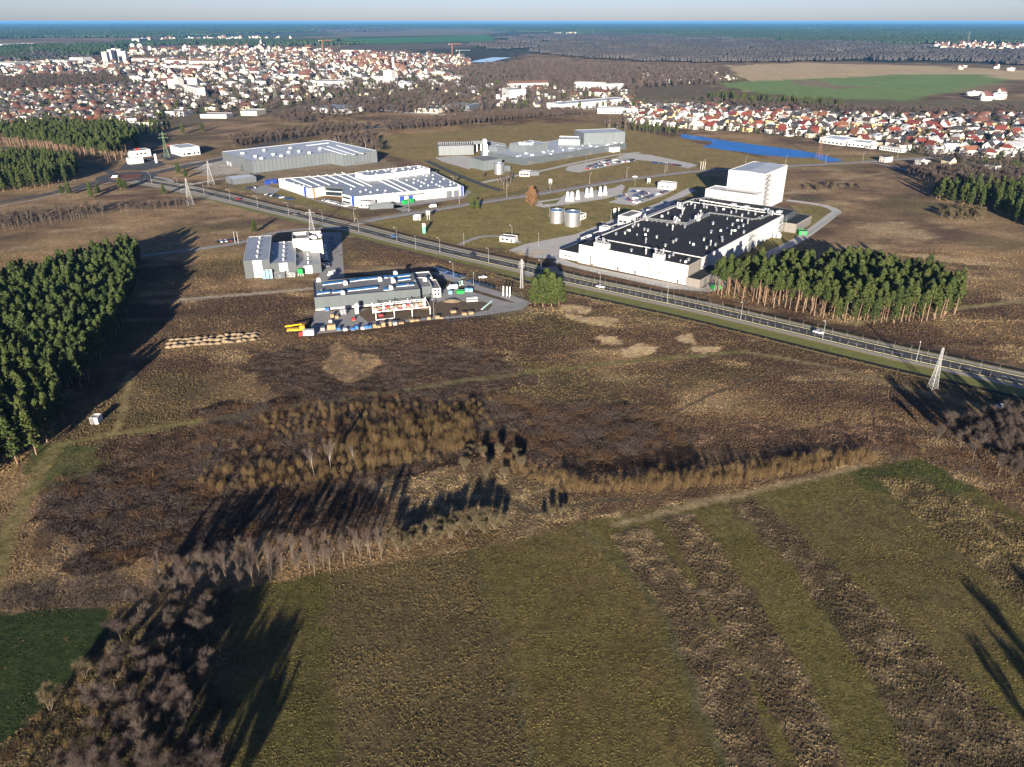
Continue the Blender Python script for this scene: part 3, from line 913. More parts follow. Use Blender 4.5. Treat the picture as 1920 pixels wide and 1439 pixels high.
fac.openings('door', F(73.5, 138), F(73.5, 165), [.12, .28, .44, .6, .76, .92], 3.0, .1, 4.2, DOOR)
fac.openings('door', F(72.2, 1), F(72.2, 25), [.2, .5, .8], 3.2, .1, 3.4, DOOR)
fac.shell(FR(-13.5, -6.3, 65, 82), 12.2, WHITE, GREY_ROOF, rim=.3, wname='office_wall', rname='office_roof')
fac.openings('window', F(-13.5, 65), F(-6.3, 65), [.28, .68], 2.2, 8.0, 9.3, GLASS)
fac.openings('window', F(-6.3, 65), F(-6.3, 82), [.62, .8], 2.4, 8.6, 10.0, GLASS)
fac.shell(FR(-15.8, -11, 47, 52), 8.4, WHITE, WHITE, rim=.2, z0=5.2, wname='roof_house', rname='roof_house_top')
# loading docks north of the annex
for v in (110, 122):
    fac.prism('dock', FR(-24, -16.65, v, v + 7), 0, 4.2, WHITE, BLUE_ROOF)
# link and high bay
fac.shell(FR(0, 36, 162, 177.9), 14.6, WHITE, WHITE, rim=.35, wname='link_wall', rname='link_roof')
fac.openings('rooflight', F(9, 168), F(33, 168), [0.1, .3, .5, .7, .9], 4.2, 14.36, 14.5, GREY_ROOF, proud=3.0)
tw = fac.shell(FR(8.6, 34.6, 178, 223), 26.2, WHITE, PALE_ROOF, rim=.35, rimm=WHITE, inset=.5, wname='high_bay_wall', rname='high_bay_roof')
mb = MB(); q = [fac.rel(F(u, v)) for u, v in ((9.2, 178.6), (34.0, 178.6), (34.0, 222.4), (9.2, 222.4), (21.6, 178.6), (21.6, 222.4))]
mb.add([(q[0][0], q[0][1], 25.9), (q[4][0], q[4][1], 26.7), (q[5][0], q[5][1], 26.7), (q[3][0], q[3][1], 25.9), (q[1][0], q[1][1], 25.9), (q[2][0], q[2][1], 25.9)], [[0, 1, 2, 3], [1, 4, 5, 2], [0, 4, 1], [2, 5, 3]])
mb.build('ridge_roof', PALE_ROOF, fac.o)
stair(fac, F(34.8, 178.6), FA, 2.6, 8.0, 25.5, STEEL)
stair(fac, F(65.4, 76), FA, 2.4, 7.5, 10, STEEL)
stair(fac, F(65.4, 126), FA, 2.4, 7.5, 10, STEEL)
stair(fac, F(2, 148), FA, 3, 8, 9, STEEL)
# raised front parapets with silver fans
for pa, pb in (((1112, 464), (1137, 469)), ((1222, 486), (1241, 489))):
    ua = (np.array(at2(*pa, 10.3)) - FO) @ fe1; ub = (np.array(at2(*pb, 10.3)) - FO) @ fe1
    fac.prism('parapet', FR(ua, ub, -.06, 3.2), 9.8, 13.0, WHITE, GREY_ROOF)
    k = int((ub - ua) / 1.5)
    for i in range(k):
        for j in (0, 1):
            p = F(ua + (i + .5) * (ub - ua) / k, .8 + 1.5 * j)
            link('roof_fan', STACK if (i + j) % 3 == 0 else VENT_S, fac.o, fac.rel(p, 12.9))
z = 10.35
pts1 = [(690,235),(790,225),(815,190),(838,192),(878,150),(900,130),(940,135),(1008,185),(1048,195),(926,240),(1020,240),(1147,270),(1024,325),(1245,365),(1333,325),(1366,305),(1520,330),(1560,350),(1678,298),(1752,352),(1808,358),(1707,392),(1885,310),(1757,215),(1868,195),(1265,130),(1325,180),(1463,155),(1290,485),(1333,465),(1415,530),(1475,540),(1507,522),(1027,445),(862,416),(615,368),(1780,118),(1522,80),(1208,35),(1415,35)]
pts2 = [(15,600),(80,640),(118,588),(150,592),(260,628),(340,615),(425,650),(480,645),(547,685),(617,660),(697,670),(380,720),(497,740),(545,742),(610,770),(440,790),(560,800),(508,822),(378,835),(465,855),(567,875),(424,890),(218,772),(200,870),(320,940),(735,710),(775,695)]
pts3 = [(885,605),(1195,565),(1168,605),(980,560),(1220,490),(1380,480),(1465,530),(1490,580),(1515,460),(1558,470),(1690,485),(1705,515),(1270,430),(1330,420)]
pp = [(1040 + a / 6, 400 + b_ / 6 + 1.5, z) for a, b_ in pts1] + [(1300 + a / 6, 290 + b_ / 6 + 1.5, z) for a, b_ in pts2] + [(1130 + a / 8, 330 + b_ / 8 + 1.5, z) for a, b_ in pts3]
for i, p in enumerate(pp):
    w = at(*p); zz = z - (.3 if (np.array(w[:2]) - FO) @ fe2 < 16 else 0)
    link('roof_vent', (VENT, VENT, VENT_S, UNIT_S, VENT, STACK, VENT)[i % 7], fac.o, fac.rel(w[:2], zz), i * 1.1)
for px_, py_ in ((1375, 386), (1399, 390), (1434, 395), (1461, 399)):
    w = at(px_, py_, 9.2); link('roof_unit', unit_mesh(3, 4, 1.4, PALE_ROOF), fac.o, fac.rel(w[:2], 9.1), FA)
for px_, py_ in ((1105, 445), (1150, 432)):
    w = at(px_, py_, 5.3); link('roof_unit', UNIT, fac.o, fac.rel(w[:2], 5.2), FA)
def duct(bld, pts, zs, r, m, legs=True, name='duct'):
    w = [at2(*p, zs) for p in pts]; mb = MB()
    for a, b_ in zip(w[:-1], w[1:]):
        mb.tube(bld.rel(a, zs + .6), bld.rel(b_, zs + .6), r, r, 6)
        if legs:
            L = math.dist(a, b_)
            for k in range(int(L / 3) + 1):
                t = min(1, k * 3 / L); x_, y_ = a[0] + (b_[0] - a[0]) * t - bld.loc[0], a[1] + (b_[1] - a[1]) * t - bld.loc[1]
                mb.box(x_ - .07, x_ + .07, y_ - .07, y_ + .07, zs - .4, zs + .6)
    return mb.build(name, m, bld.o)
duct(fac, [(1205, 410), (1286, 420.6), (1330, 401), (1370, 406), (1410, 413), (1427, 411), (1452, 400)], 10.6, .42, STEEL)
duct(fac, [(1205, 413), (1286, 423.4), (1330, 404)], 10.6, .3, STEEL)
duct(fac, [(1312, 377), (1390, 390), (1440, 397)], 10.8, .35, WSTEEL)
duct(fac, [(1262, 388), (1300, 375), (1330, 372), (1405, 378)], 10.2, .3, STEEL)
duct(fac, [(1200, 412), (1225, 402), (1262, 388)], 10.5, .4, STEEL)
for (cx_, cy_, rr_, kk) in ((1268, 417, 5, 16), (1308, 412, 5, 16), (1275, 388, 6, 18), (1444, 402, 5, 14), (1210, 411, 4, 8)):   # clusters of chillers and pipe stands
    for k in range(kk):
        w = at(cx_ + R.uniform(-rr_, rr_), cy_ + R.uniform(-rr_ * .6, rr_ * .6), 10.4)
        link('pipe_stand', (STACK, UNIT_S, VENT_S)[k % 3], fac.o, fac.rel(w[:2], 10.3), k)
fac.openings('door', F(0, 0), F(64.8, 0), [.13], 2.4, .1, 5.2, DOOR)
fac.openings('window', F(.2, 0), F(64.8, 0), [.133], 1.5, 1, 4.8, WHITE, proud=.09)
fac.openings('door', F(0, 0), F(64.8, 0), [.385, .545, .925], 1.1, .1, 2.2, DOOR)
fac.openings('louvre', F(0, 0), F(64.8, 0), [.76], .9, 3.2, 4.0, DOOR)
fac.openings('drainpipe', F(0, 0), F(64.8, 0), [.665], .28, .1, 10.0, GREY_WALL, proud=.3)
fac.openings('window', F(-13.6, 1.5), F(0, 1.5), [.3, .5], 1.2, 1.6, 2.4, GLASS)

# --- the grey unfinished looking warehouse
wO = np.array(at2(475, 326.5)); w1 = Bld('warehouse', 'big pale grey panelled warehouse with an L shaped flat roof', 'warehouse', wO)
we1 = np.array((.763, .647)); we2 = np.array((-.647, .763))
def Wf(u, v): p = wO + we1 * u + we2 * v; return (p[0], p[1])
wpoly = [Wf(0, 0), Wf(75, 0), Wf(78, -20), Wf(113, -20), Wf(111, 72), Wf(0, 68)]
w1.shell(wpoly, 11, mat('warehouse_cladding', (.06, .06, .065), rough=.5, var=.1, scale=.2, streak=True), PALE_ROOF, rim=.3, rimm=SKYW, inset=.4)
WP = mat('warehouse_panel', (.115, .13, .14), rough=.42, var=.14, scale=.25, spec=.45, streak=True)
w1.panels(Wf(0, 0), Wf(74.9, 0), 20, .6, 10.8, WP, gap=.32)
w1.panels(Wf(75, -.1), Wf(78, -19.8), 5, .6, 10.8, WP, gap=.32)
w1.panels(Wf(78, -20), Wf(113, -20), 10, .6, 10.8, WP, gap=.32)
w1.panels(Wf(0, 68), Wf(0, .1), 17, .6, 10.8, GREY_WALL, gap=.32)
w1.openings('loading_door', Wf(0, 68), Wf(0, 0), [.52], 16, .2, 3.6, DOOR, proud=.16)
w1.openings('loading_door', Wf(0, 68), Wf(0, 0), [.16, .26], 3.0, .2, 3.6, WHITE, proud=.16)
w1.openings('loading_door', Wf(78, -20), Wf(113, -20), [.38, .55, .72], 4.4, .2, 2.8, DOOR, proud=.16)
w1.vents([(600, 281, 11), (561, 285, 11), (541, 287, 11), (527, 294, 11), (490, 298.5, 11), (479, 294.5, 11), (512, 291, 11), (455, 289, 11), (495, 283, 11), (545, 279, 11), (580, 288, 11)], unit_mesh(2.4, 2.4, 1.3, WSTEEL), 'roof_unit')
for a, b_ in (((600, 276), (648, 290)), ((615, 274), (664, 290)), ((632, 272), (680, 288)), ((575, 273), (616, 268))):
    A, B = at2(*a, 11), at2(*b_, 11); mb = MB(); d = (np.array(B) - np.array(A)); d /= np.linalg.norm(d); n_ = np.array((-d[1], d[0])) * 1.1
    mb.prism([w1.rel(np.array(A) - n_), w1.rel(np.array(B) - n_), w1.rel(np.array(B) + n_), w1.rel(np.array(A) + n_)], 10.7, 11.25); mb.build('rooflight', SKYW, w1.o)
KEEPOUT.append(wpoly)

# --- the white factory with blue stripes
fA, fB, fBb, fD, fE = np.array((-186.5, 607.5)), np.array((-155.5, 571.5)), np.array((-149.5, 567)), np.array((-113, 538.5)), np.array((-37, 576.5))
fF = np.array((-72.6, 652.5)); fC1 = np.array((-143, 577)); fC2 = np.array((-127, 572)); fC3 = np.array((-124, 549))
fb = Bld('factory', 'white factory with grey-blue roof, rows of rooflights and blue corner stripes', 'factory', fB)
fpoly = [tuple(p) for p in (fA, fB, fBb, fC1, fC2, fC3, fD, fE, fF)]
KEEPOUT.append(fpoly)
fb.shell(fpoly, 7.0, WHITE, BLUE_ROOF, rim=.3, rimm=WHITE)
fb.panels(tuple(fD), tuple(fE), 21, .5, 6.7, WHITE, proud=.05, gap=.05)
fb.openings('blue_stripe', fA, fB, [.955], 3.4, .1, 7.05, BLUE_P, proud=.1)
fb.openings('blue_stripe', fBb, fC1, [.07], 1.2, .1, 7.05, ORNG, proud=.1)
fb.openings('blue_stripe', fC3, fD, [.90], 3.0, .1, 7.05, BLUE_P, proud=.1)
fb.openings('blue_stripe', fD, fE, [.985], 1.6, .1, 7.05, BLUE_P, proud=.1)
fb.openings('curtain_wall', fC1, fC2, [.5], 15.5, .3, 3.1, GLASS, proud=.1)
fb.openings('curtain_wall', fC1, fC2, [.5], 15.5, 3.7, 5.9, GLASS, proud=.1)
fb.openings('canopy_band', fC1, fC2, [.5], 16.4, 6.0, 7.4, DARK_WALL, proud=.8)
fb.openings('window', fC3, fD, [.12, .28, .44, .6], 2.4, 1.0, 2.3, GLASS)
fb.openings('window', fC3, fD, [.12, .28, .44, .6], 2.4, 4.2, 5.5, GLASS)
fb.openings('loading_door', fD, fE, [.42, .5], 3.6, .1, 4.0, BLUE_P, proud=.14)
fb.openings('loading_door', fD, fE, [.86, .93], 4.6, .1, 4.6, GREY_WALL, proud=.14)
fb.openings('loading_canopy', fD, fE, [.5], 20, 4.6, 5.0, GREY_ROOF, proud=3)
fb.openings('window', fA, fB, [.45], 1.4, 2.8, 3.6, GLASS)
P4 = [at2(665.4, 323.6, 11), at2(689, 330, 11), at2(806, 316, 11), at2(787, 310, 11)]
fb.shell(P4, 11, WHITE, BLUE_ROOF, rim=.25, z0=6.8, rimm=WHITE, wname='raised_hall_wall', rname='raised_hall_roof')
def z5(a, b_, h=7.0): return (510 + a / 5.05, 300 + b_ / 5.05, h)
for a, b_ in (((180, 178), (375, 255)), ((270, 165), (455, 245)), ((350, 155), (545, 236)), ((430, 148), (615, 222)), ((510, 140), (785, 257)), ((590, 130), (868, 247)), ((660, 120), (942, 250)), ((990, 185), (1235, 297)), ((1060, 178), (1303, 298)), ((1135, 172), (1383, 283))):
    A, B = np.array(at2(*z5(*a))), np.array(at2(*z5(*b_))); d = (B - A) / np.linalg.norm(B - A); n_ = np.array((-d[1], d[0])) * .55
    mb = MB(); q = [fb.rel(A - n_, 6.75), fb.rel(B - n_, 6.75), fb.rel(B + n_, 6.75), fb.rel(A + n_, 6.75), fb.rel(A, 7.5), fb.rel(B, 7.5)]
    mb.add(q, [[0, 1, 5, 4], [2, 3, 4, 5], [0, 4, 3], [1, 2, 5]]); mb.build('rooflight', SKYW, fb.o)
dome = MB(); dome.tube((0, 0, -.15), (0, 0, .35), .95, .95, 4); dome.tube((0, 0, .35), (0, 0, .95), .9, .2, 4); dome = dome.mesh('rooflight', SKYW)
dm = [(1190,180),(1215,160),(1290,155),(1360,148),(1435,140),(1465,150),(1525,143),(1275,190),(1345,183),(1385,195),(1455,185),(1525,178),(1590,205),(1625,180),(1690,208),(1415,210),(1515,210),(1340,215),(1440,222),(1555,232),(1725,222),(1480,240),(1410,248),(1585,245),(1615,255),(1690,235),(1765,240),(260,240),(620,215),(840,300),(890,283),(935,305),(1000,283),(1075,290),(1065,320),(750,275),(1150,315),(205,222),(120,190),(300,250)]
fb.vents([z5(a, b_ + 5, 6.75) for a, b_ in dm], dome, 'rooflight')
for k in range(34):
    a, b_ = R.random(), R.random(); p0, p1, p2, p3 = [np.array(p) for p in P4]
    p = p0 * (1 - a) * (1 - b_) + p1 * (1 - a) * b_ + p2 * a * b_ + p3 * a * (1 - b_)
    link('rooflight', dome, fb.o, fb.rel(p, 10.75))

# --- the laboratory works
def z4(a, b_): return (800 + a / 4.8, 230 + b_ / 4.8)
LABU = unit_mesh(2.2, 3.4, 1.1, PALE_ROOF); LABS = unit_mesh(1.2, 1.6, .8, STEEL)
lab = Bld('laboratory', 'long grey glass fronted laboratory with stepped plant blocks on its roof', 'factory', at2(*z4(880, 388)))
GRIB = mat('ribbed_glass', (.075, .088, .098), rough=.3, var=.25, scale=.5, spec=.5)
lm = lab.rect(z4(880, 388), z4(1792, 240), 62)
lab.shell(lm, 6.5, GRIB, PALE_ROOF, rim=.4, rimm=STEEL)
lab.panels(lm[0], lm[1], 36, .3, 6.0, GRIB, proud=.1, gap=.25)
lab.panels(lm[3], lm[0], 18, .3, 6.0, GRIB, proud=.1, gap=.25)
lab.openings('door', lm[0], lm[1], [.05, .42, .62], 6, .1, 3.4, DOOR, proud=.5)
lab.openings('porch', lm[0], lm[1], [.85], 10, .1, 4.6, WHITE, proud=6)
for nm, a, b_, dep, h in (('plant_block', (905, 275), (1097, 243), 24, 12.5), ('plant_block', (1185, 205), (1380, 208), 22, 12), ('high_block', (1412, 200), (1782, 185), 30, 17), ('plant_block', (640, 262), (720, 245), 12, 10)):
    rc = lab.rect((*z4(*a),), (*z4(*b_),), dep, 6.0)
    lab.shell(rc, h, WP, PALE_ROOF, rim=.4, rimm=STEEL, z0=6.0, wname=nm + '_wall', rname=nm + '_roof')
    lab.panels(rc[0], rc[1], max(3, int(math.dist(rc[0], rc[1]) / 4)), 6.3, h - .3, WP, proud=.08, gap=.14)
for k in range(52):
    u, v = R.random(), R.random(); p = np.array(lm[0]) * (1 - u) + np.array(lm[1]) * u + (np.array(lm[3]) - np.array(lm[0])) * v * .35
    link('roof_unit', (LABU, LABS, VENT_S, LABS)[k % 4], lab.o, lab.rel(p, 6.05), k)
for k in range(10):
    w = at2(*z4(R.uniform(840, 1050), R.uniform(178, 205)), 12.3); link('roof_unit', LABU, lab.o, lab.rel(w, 12.1), k)
bh = Bld('boiler_house', 'grey boiler house with rows of silver roof stacks beside the laboratory', 'building', at2(*z4(110, 300)))
rc = bh.rect(z4(110, 298), z4(425, 290), 22); bh.shell(rc, 9, WP, GREY_ROOF, rim=.3); bh.panels(rc[0], rc[1], 12, .3, 8.6, WP)
bh.openings('window', rc[0], rc[1], [.45, .5], 2.5, 3.5, 5.5, GLASS)
for k in range(16):
    u = (k + .5) / 16; p = np.array(rc[0]) * (1 - u) + np.array(rc[1]) * u + (np.array(rc[3]) - np.array(rc[0])) * .4
    link('roof_stack', STACK, bh.o, bh.rel(p, 8.7))
br = Bld('pipe_bridge', 'long covered pipe bridge linking boiler house and laboratory', 'bridge', at2(*z4(400, 240)))
for a, b_ in (((400, 262), (530, 258)), ((530, 258), (700, 290))):
    A, B = np.array(at2(*z4(*a))), np.array(at2(*z4(*b_))); d = (B - A) / np.linalg.norm(B - A); n_ = np.array((-d[1], d[0])) * 2
    br.prism('deck', [A - n_, B - n_, B + n_, A + n_], 7.5 + (a[0] > 500) * .03, 10.2 + (a[0] > 500) * .03, GREY_WALL, WHITE, bottom=True)
    for t in (.1, .4, .7, .95):
        p = A * (1 - t) + B * t; br.prism('pillar', [p + np.array(q) for q in ((-.4, -.4), (.4, -.4), (.4, .4), (-.4, .4))], 0, 7.5, STEEL)
ch = Bld('chimney', 'tall white cylindrical tank tower of the laboratory', 'tank', at2(*z4(525, 335)))
mb = MB(); mb.tube((0, 0, 0), (0, 0, 19), 1.9, 1.9, 14); mb.build('shaft', WSTEEL, ch.o); mb = MB(); mb.tube((0, 0, 19), (0, 0, 20), 2.1, 1.0, 14); mb.build('cap', STEEL, ch.o)
for i, (a, b_, r_, h_) in enumerate(((553, 325, 1.3, 8), (575, 270, 1.6, 7), (600, 275, 1.6, 7))):
    t_ = Bld('tank', ('slim white tank beside the tall tank tower', 'left one of two white tanks behind the tall tank tower', 'right one of two white tanks behind the tall tank tower')[i], 'tank', at2(*z4(a, b_)))
    mb = MB(); mb.tube((0, 0, 0), (0, 0, h_), r_, r_, 12); mb.build('shell', WSTEEL, t_.o); mb = MB(); mb.tube((0, 0, h_), (0, 0, h_ + .7), r_ * 1.02, r_ * .3, 12); mb.build('lid', STEEL, t_.o)
st = Bld('storage_hall', 'plain grey panelled hall left of the silver silo', 'building', at2(*z4(380, 405)))
rc = st.rect(z4(380, 402), z4(517, 435), 20); st.shell(rc, 8.5, WP, GREY_ROOF, rim=.2); st.panels(rc[0], rc[1], 7, .2, 8.3, WP); st.panels(rc[1], rc[2], 7, .2, 8.3, WP)
sl = Bld('silo', 'upright silver silo beside the laboratory', 'silo', at2(*z4(650, 462)))
def silo(bld, r, h, n=24):
    mb = MB()
    k = int(h / 1.2)
    for i in range(k):
        z0, z1 = h * i / k, h * (i + 1) / k
        mb.tube((0, 0, z0), (0, 0, z1 - .06), r, r, n, cap=False); mb.tube((0, 0, z1 - .06), (0, 0, z1), r + .06, r + .06, n, cap=False)
    mb.build('shell', STEEL, bld.o)
    mb = MB(); mb.tube((0, 0, h - .4), (0, 0, h - .25), r - .02, r - .02, n); mb.build('lid', mat('tank_water_cover', (.05, .15, .28), rough=.3), bld.o)
    mb = MB()
    for i in range(n):
        t0, t1 = 6.2832 * i / n, 6.2832 * (i + 1) / n
        mb.tube(((r + .05) * math.cos(t0), (r + .05) * math.sin(t0), h + .05), ((r + .05) * math.cos(t1), (r + .05) * math.sin(t1), h + .05), .1, .1, 4)
    mb.build('rim', STEEL, bld.o)
    mb = MB()
    for x_ in (-.25, .25): mb.tube((r + .25, x_, 0), (r + .25, x_, h + .8), .04, .04, 4)
    for i in range(int(h / .5)): mb.tube((r + .25, -.25, i * .5), (r + .25, .25, i * .5), .03, .03, 4)
    mb.build('ladder', STEEL, bld.o)
silo(sl, 4.2, 9)
sh = Bld('pump_house', 'small grey house right of the laboratory silo', 'building', at2(*z4(690, 448)))
rc = sh.rect(z4(690, 448), z4(755, 438), 8); sh.shell(rc, 4.5, WP, PALE_ROOF, rim=.15); sh.openings('door', rc[0], rc[1], [.5], 1.4, .1, 2.2, DOOR)
gt = Bld('gate_house', 'low white gate house below the laboratory', 'building', at2(*z4(820, 488)))
rc = gt.rect(z4(835, 484), z4(925, 488), 8); gt.shell(rc, 4, WHITE, PALE_ROOF, rim=.2); gt.openings('window', rc[0], rc[1], [.2, .5, .8], 2.4, 1.2, 2.6, GLASS)
rc = gt.rect(z4(935, 482), z4(1012, 478), 6); gt.shell(rc, 3.4, GREY_WALL, PALE_ROOF, rim=.2, wname='shed_wall', rname='shed_roof')

# --- twin silos in front of the factory
for px_, r_, h_, lb in ((1044, 4.6, 8.2, 'smaller silver water tank left of its twin'), (1073, 4.9, 9.0, 'larger silver water tank beside the white pump hut')):
    s_ = Bld('water_tank', lb, 'tank', at2(px_, 417 if px_ < 1060 else 423), 'silver water tanks on the factory lawn')
    silo(s_, r_, h_, 28)
pu = Bld('pump_hut', 'white flat roofed hut behind the silver water tanks', 'building', at2(1086, 414))
rc = pu.rect((1088, 414), (1099, 409.5), 6); pu.shell(rc, 3.6, WHITE, GREY_ROOF, rim=.2); pu.openings('window', rc[0], rc[1], [.3, .7], 1.3, 1.2, 2.3, GLASS)

# --- three stepped halls
h3O = np.array(at2(461, 523)); h3a = math.atan2(*(np.array(at2(600, 512.5)) - h3O)[::-1])
ha, hb = np.array((math.cos(h3a), math.sin(h3a))), np.array((-math.sin(h3a), math.cos(h3a)))
def H3(u, v): p = h3O + ha * u + hb * v; return (p[0], p[1])
def H3R(u0, u1, v0, v1): return [H3(u0, v0), H3(u1, v0), H3(u1, v1), H3(u0, v1)]
h3 = Bld('workshop_halls', 'three stepped grey halls with a white upper block', 'building', h3O)
h3.shell(H3R(0, 12.9, 0, 50), 9.3, DARK_WALL, BLUE_ROOF, rim=.12, rimm=WHITE)
h3.shell(H3R(12.92, 25.9, 0.3, 43), 6.9, DARK_WALL, BLUE_ROOF, rim=.12, rimm=WHITE)
h3.shell(H3R(25.92, 38.4, 0.6, 30), 4.6, DARK_WALL, BLUE_ROOF, rim=.12, rimm=WHITE)
h3.shell(H3R(24.6, 33.4, 30.02, 45), 11.5, CREAM, GREY_ROOF, rim=.9, rimm=WHITE2, wname='upper_block_wall', rname='upper_block_roof')
h3.shell(H3R(33.42, 40.5, 24.5, 45), 11.4, CREAM, GREY_ROOF, rim=1.2, rimm=WHITE2, wname='upper_block_wall', rname='upper_block_roof')
h3.openings('window', H3(24.6, 30), H3(33.4, 30), [.3, .5], .8, 8.2, 9.1, DOOR)
h3.openings('window', H3(33.4, 24.5), H3(40.5, 24.5), [.5], .7, 7.6, 8.4, DOOR)
h3.openings('loading_door', H3(0, 0), H3(12.9, 0), [.52], 4.4, .1, 9.25, WHITE, proud=.1)
h3.openings('loading_door', H3(12.9, .3), H3(25.9, .3), [.5], 4.2, .1, 6.85, WHITE, proud=.1)
h3.openings('loading_door', H3(25.9, .6), H3(38.4, .6), [.46], 4.2, .1, 4.3, WHITE, proud=.1)
h3.openings('window', H3(0, 0), H3(12.9, 0), [.52], .8, 4.6, 5.2, DOOR, proud=.16)
rv = vent_mesh(.42, 1.3, WSTEEL)
for u, v0, n_, st_, zz in ((6.6, 6, 5, 9.5, 9.15), (19.6, 5, 5, 8.6, 6.75), (32, 4, 3, 8, 4.45)):
    for k in range(n_): link('roof_vent', rv, h3.o, h3.rel(H3(u, v0 + st_ * k), zz))
link('roof_unit', UNIT_S, h3.o, h3.rel(H3(13.6, 20), 6.8)); link('roof_unit', UNIT_S, h3.o, h3.rel(H3(26.6, 20), 4.5))
for k in range(9): link('roof_unit', (UNIT_S, VENT_S, UNIT)[k % 3], h3.o, h3.rel(H3(R.uniform(34.5, 39.5), R.uniform(32, 43)), 10.2), k)
for k in range(5): link('roof_unit', UNIT_S, h3.o, h3.rel(H3(26 + 1.4 * k, 42), 10.6))
# equipment along the front
for k, (u, lb) in enumerate(((9.2, 'left'), (11.0, 'middle'), (12.8, 'right'))):
    t_ = Bld('tank', f'pale blue upright tank in front of the first hall, {lb} of three', 'tank', H3(u, -2.2), 'pale blue tanks before the halls')
    mb = MB(); mb.tube((0, 0, 0), (0, 0, 4.0), .75, .75, 10); mb.tube((0, 0, 4.0), (0, 0, 4.6), .75, .2, 10); mb.build('shell', LBLUE, t_.o)
    mb = MB(); mb.tube((.8, -.5, 0), (.8, -.5, 4.8), .08, .08, 5); mb.tube((-.8, -.5, 4.7), (.8, -.5, 4.7), .08, .08, 5); mb.build('pipe', WSTEEL, t_.o)
bo = Bld('container', 'dark grey steel container before the second hall', 'container', H3(15, -2.5))
rc = H3R(14.4, 19.8, -4.2, -1.6); bo.shell(rc, 2.9, DARK_WALL, GREY_ROOF, rim=.1, rimm=WHITE2); bo.openings('door', rc[0], rc[1], [.5], 1.2, .1, 2.1, GREY_WALL)
gn = Bld('green_silo', 'bright green twin hopper before the third hall', 'machine', H3(27.6, -2.4))
mb = MB(); mb.tube((-.6, 0, 1.0), (-.6, 0, 3.8), .8, .8, 10); mb.tube((.7, 0, 1.0), (.7, 0, 3.8), .8, .8, 10); mb.build('hopper', GREEN_P, gn.o)
mb = MB()
for x_ in (-1.2, 0, 1.3):
    for y_ in (-.6, .6): mb.box(x_ - .08, x_ + .08, y_ - .08, y_ + .08, 0, 1.4)
mb.build('leg', WSTEEL, gn.o)
ra = Bld('rack', 'white framed rack with pale goods between the halls', 'rack', H3(22.5, -2.4))
mb = MB()
for x_ in (-2.2, 0, 2.2):
    for y_ in (-.8, .8): mb.box(x_ - .08, x_ + .08, y_ - .08, y_ + .08, 0, 2.2)
for z_ in (.1, 1.1, 2.1): mb.box(-2.2, 2.2, -.8, .8, z_, z_ + .1)
mb.build('frame', WSTEEL, ra.o)

# --- the long grey hall
lO = np.array(at2(592, 583)); lB = np.array(at2(789, 566))
la_ = math.atan2(*(lB - lO)[::-1]); le1, le2 = np.array((math.cos(la_), math.sin(la_))), np.array((-math.sin(la_), math.cos(la_)))
LL = np.linalg.norm(lB - lO)
def LH(u, v): p = lO + le1 * u + le2 * v; return (p[0], p[1])
def LHR(u0, u1, v0, v1): return [LH(u0, v0), LH(u1, v0), LH(u1, v1), LH(u0, v1)]
lh = Bld('long_hall', 'long grey hall with blue glazed strips on its flat roof', 'building', lO)
HALLW = mat('hall_cladding', (.075, .088, .092), rough=.5, var=.08, scale=.3, streak=True)
lh.shell(LHR(0, LL, 0, 24.5), 6.4, HALLW, GREY_ROOF, rim=.45, rimm=DARK_WALL, inset=.3)
lh.panels(LH(0, 0), LH(LL, 0), 16, 1.0, 6.1, HALLW, proud=.05, gap=.05)
lh.shell(LHR(LL * .3, LL - .5, 24.52, 31), 4.6, HALLW, GREY_ROOF, rim=.2, rimm=WHITE2, wname='annex_wall', rname='annex_roof')
lh.shell(LHR(LL + .02, LL + 6.5, 5, 20), 5.6, HALLW, GREY_ROOF, rim=.3, rimm=WHITE2, wname='office_wall', rname='office_roof')
lh.shell(LHR(LL + 6.52, LL + 10.5, 4, 18), 4.6, WHITE2, GREY_ROOF, rim=.3, rimm=WHITE2, wname='office_wall', rname='office_roof')
lh.shell(LHR(LL + .5, LL + 9, 20.02, 30), 5.2, WHITE2, GREY_ROOF, rim=.4, rimm=WHITE2, wname='office_wall', rname='office_roof')
lh.openings('window', LH(LL + 6.5, 4), LH(LL + 10.5, 4), [.3, .7], 1.0, 1.2, 2.2, GLASS)
lh.openings('window', LH(LL + 6.5, 4), LH(LL + 10.5, 4), [.3, .7], 1.0, 3.0, 3.9, GLASS)
lh.openings('plinth', LH(0, 0), LH(LL, 0), [.5], LL - .1, .0, .8, WHITE2, proud=.09)
lh.openings('louvre', LH(0, 0), LH(LL, 0), [.255, .275, .3], .9, 2.6, 3.2, DOOR, proud=.12)
def z7(a, b_): return (540 + a / 4.174, 480 + b_ / 4.174, 6.0)
def strip(a, b_, w):
    A, B = np.array(at2(*z7(*a))), np.array(at2(*z7(*b_))); d = (B - A) / np.linalg.norm(B - A); n_ = np.array((-d[1], d[0])) * w / 2
    q = [lh.rel(A - n_, 5.9), lh.rel(B - n_, 5.9), lh.rel(B + n_, 5.9), lh.rel(A + n_, 5.9), lh.rel(A - n_ * .2, 6.9), lh.rel(B - n_ * .2, 6.9), lh.rel(B + n_ * .2, 6.9), lh.rel(A + n_ * .2, 6.9)]
    mb = MB(); mb.add(q, [[0, 1, 5, 4], [4, 5, 6, 7], [2, 3, 7, 6], [0, 4, 7, 3], [1, 2, 6, 5]], 0)
    o = mb.build('rooflight', SKYL, lh.o)
    mb = MB(); f_ = d * .1
    mb.prism([lh.rel(A - n_ * 1.2 - f_), lh.rel(B - n_ * 1.2 + f_), lh.rel(B - n_ * 1.04 + f_), lh.rel(A - n_ * 1.04 - f_)], 5.9, 6.25)
    mb.build('frame', SKYW, o)
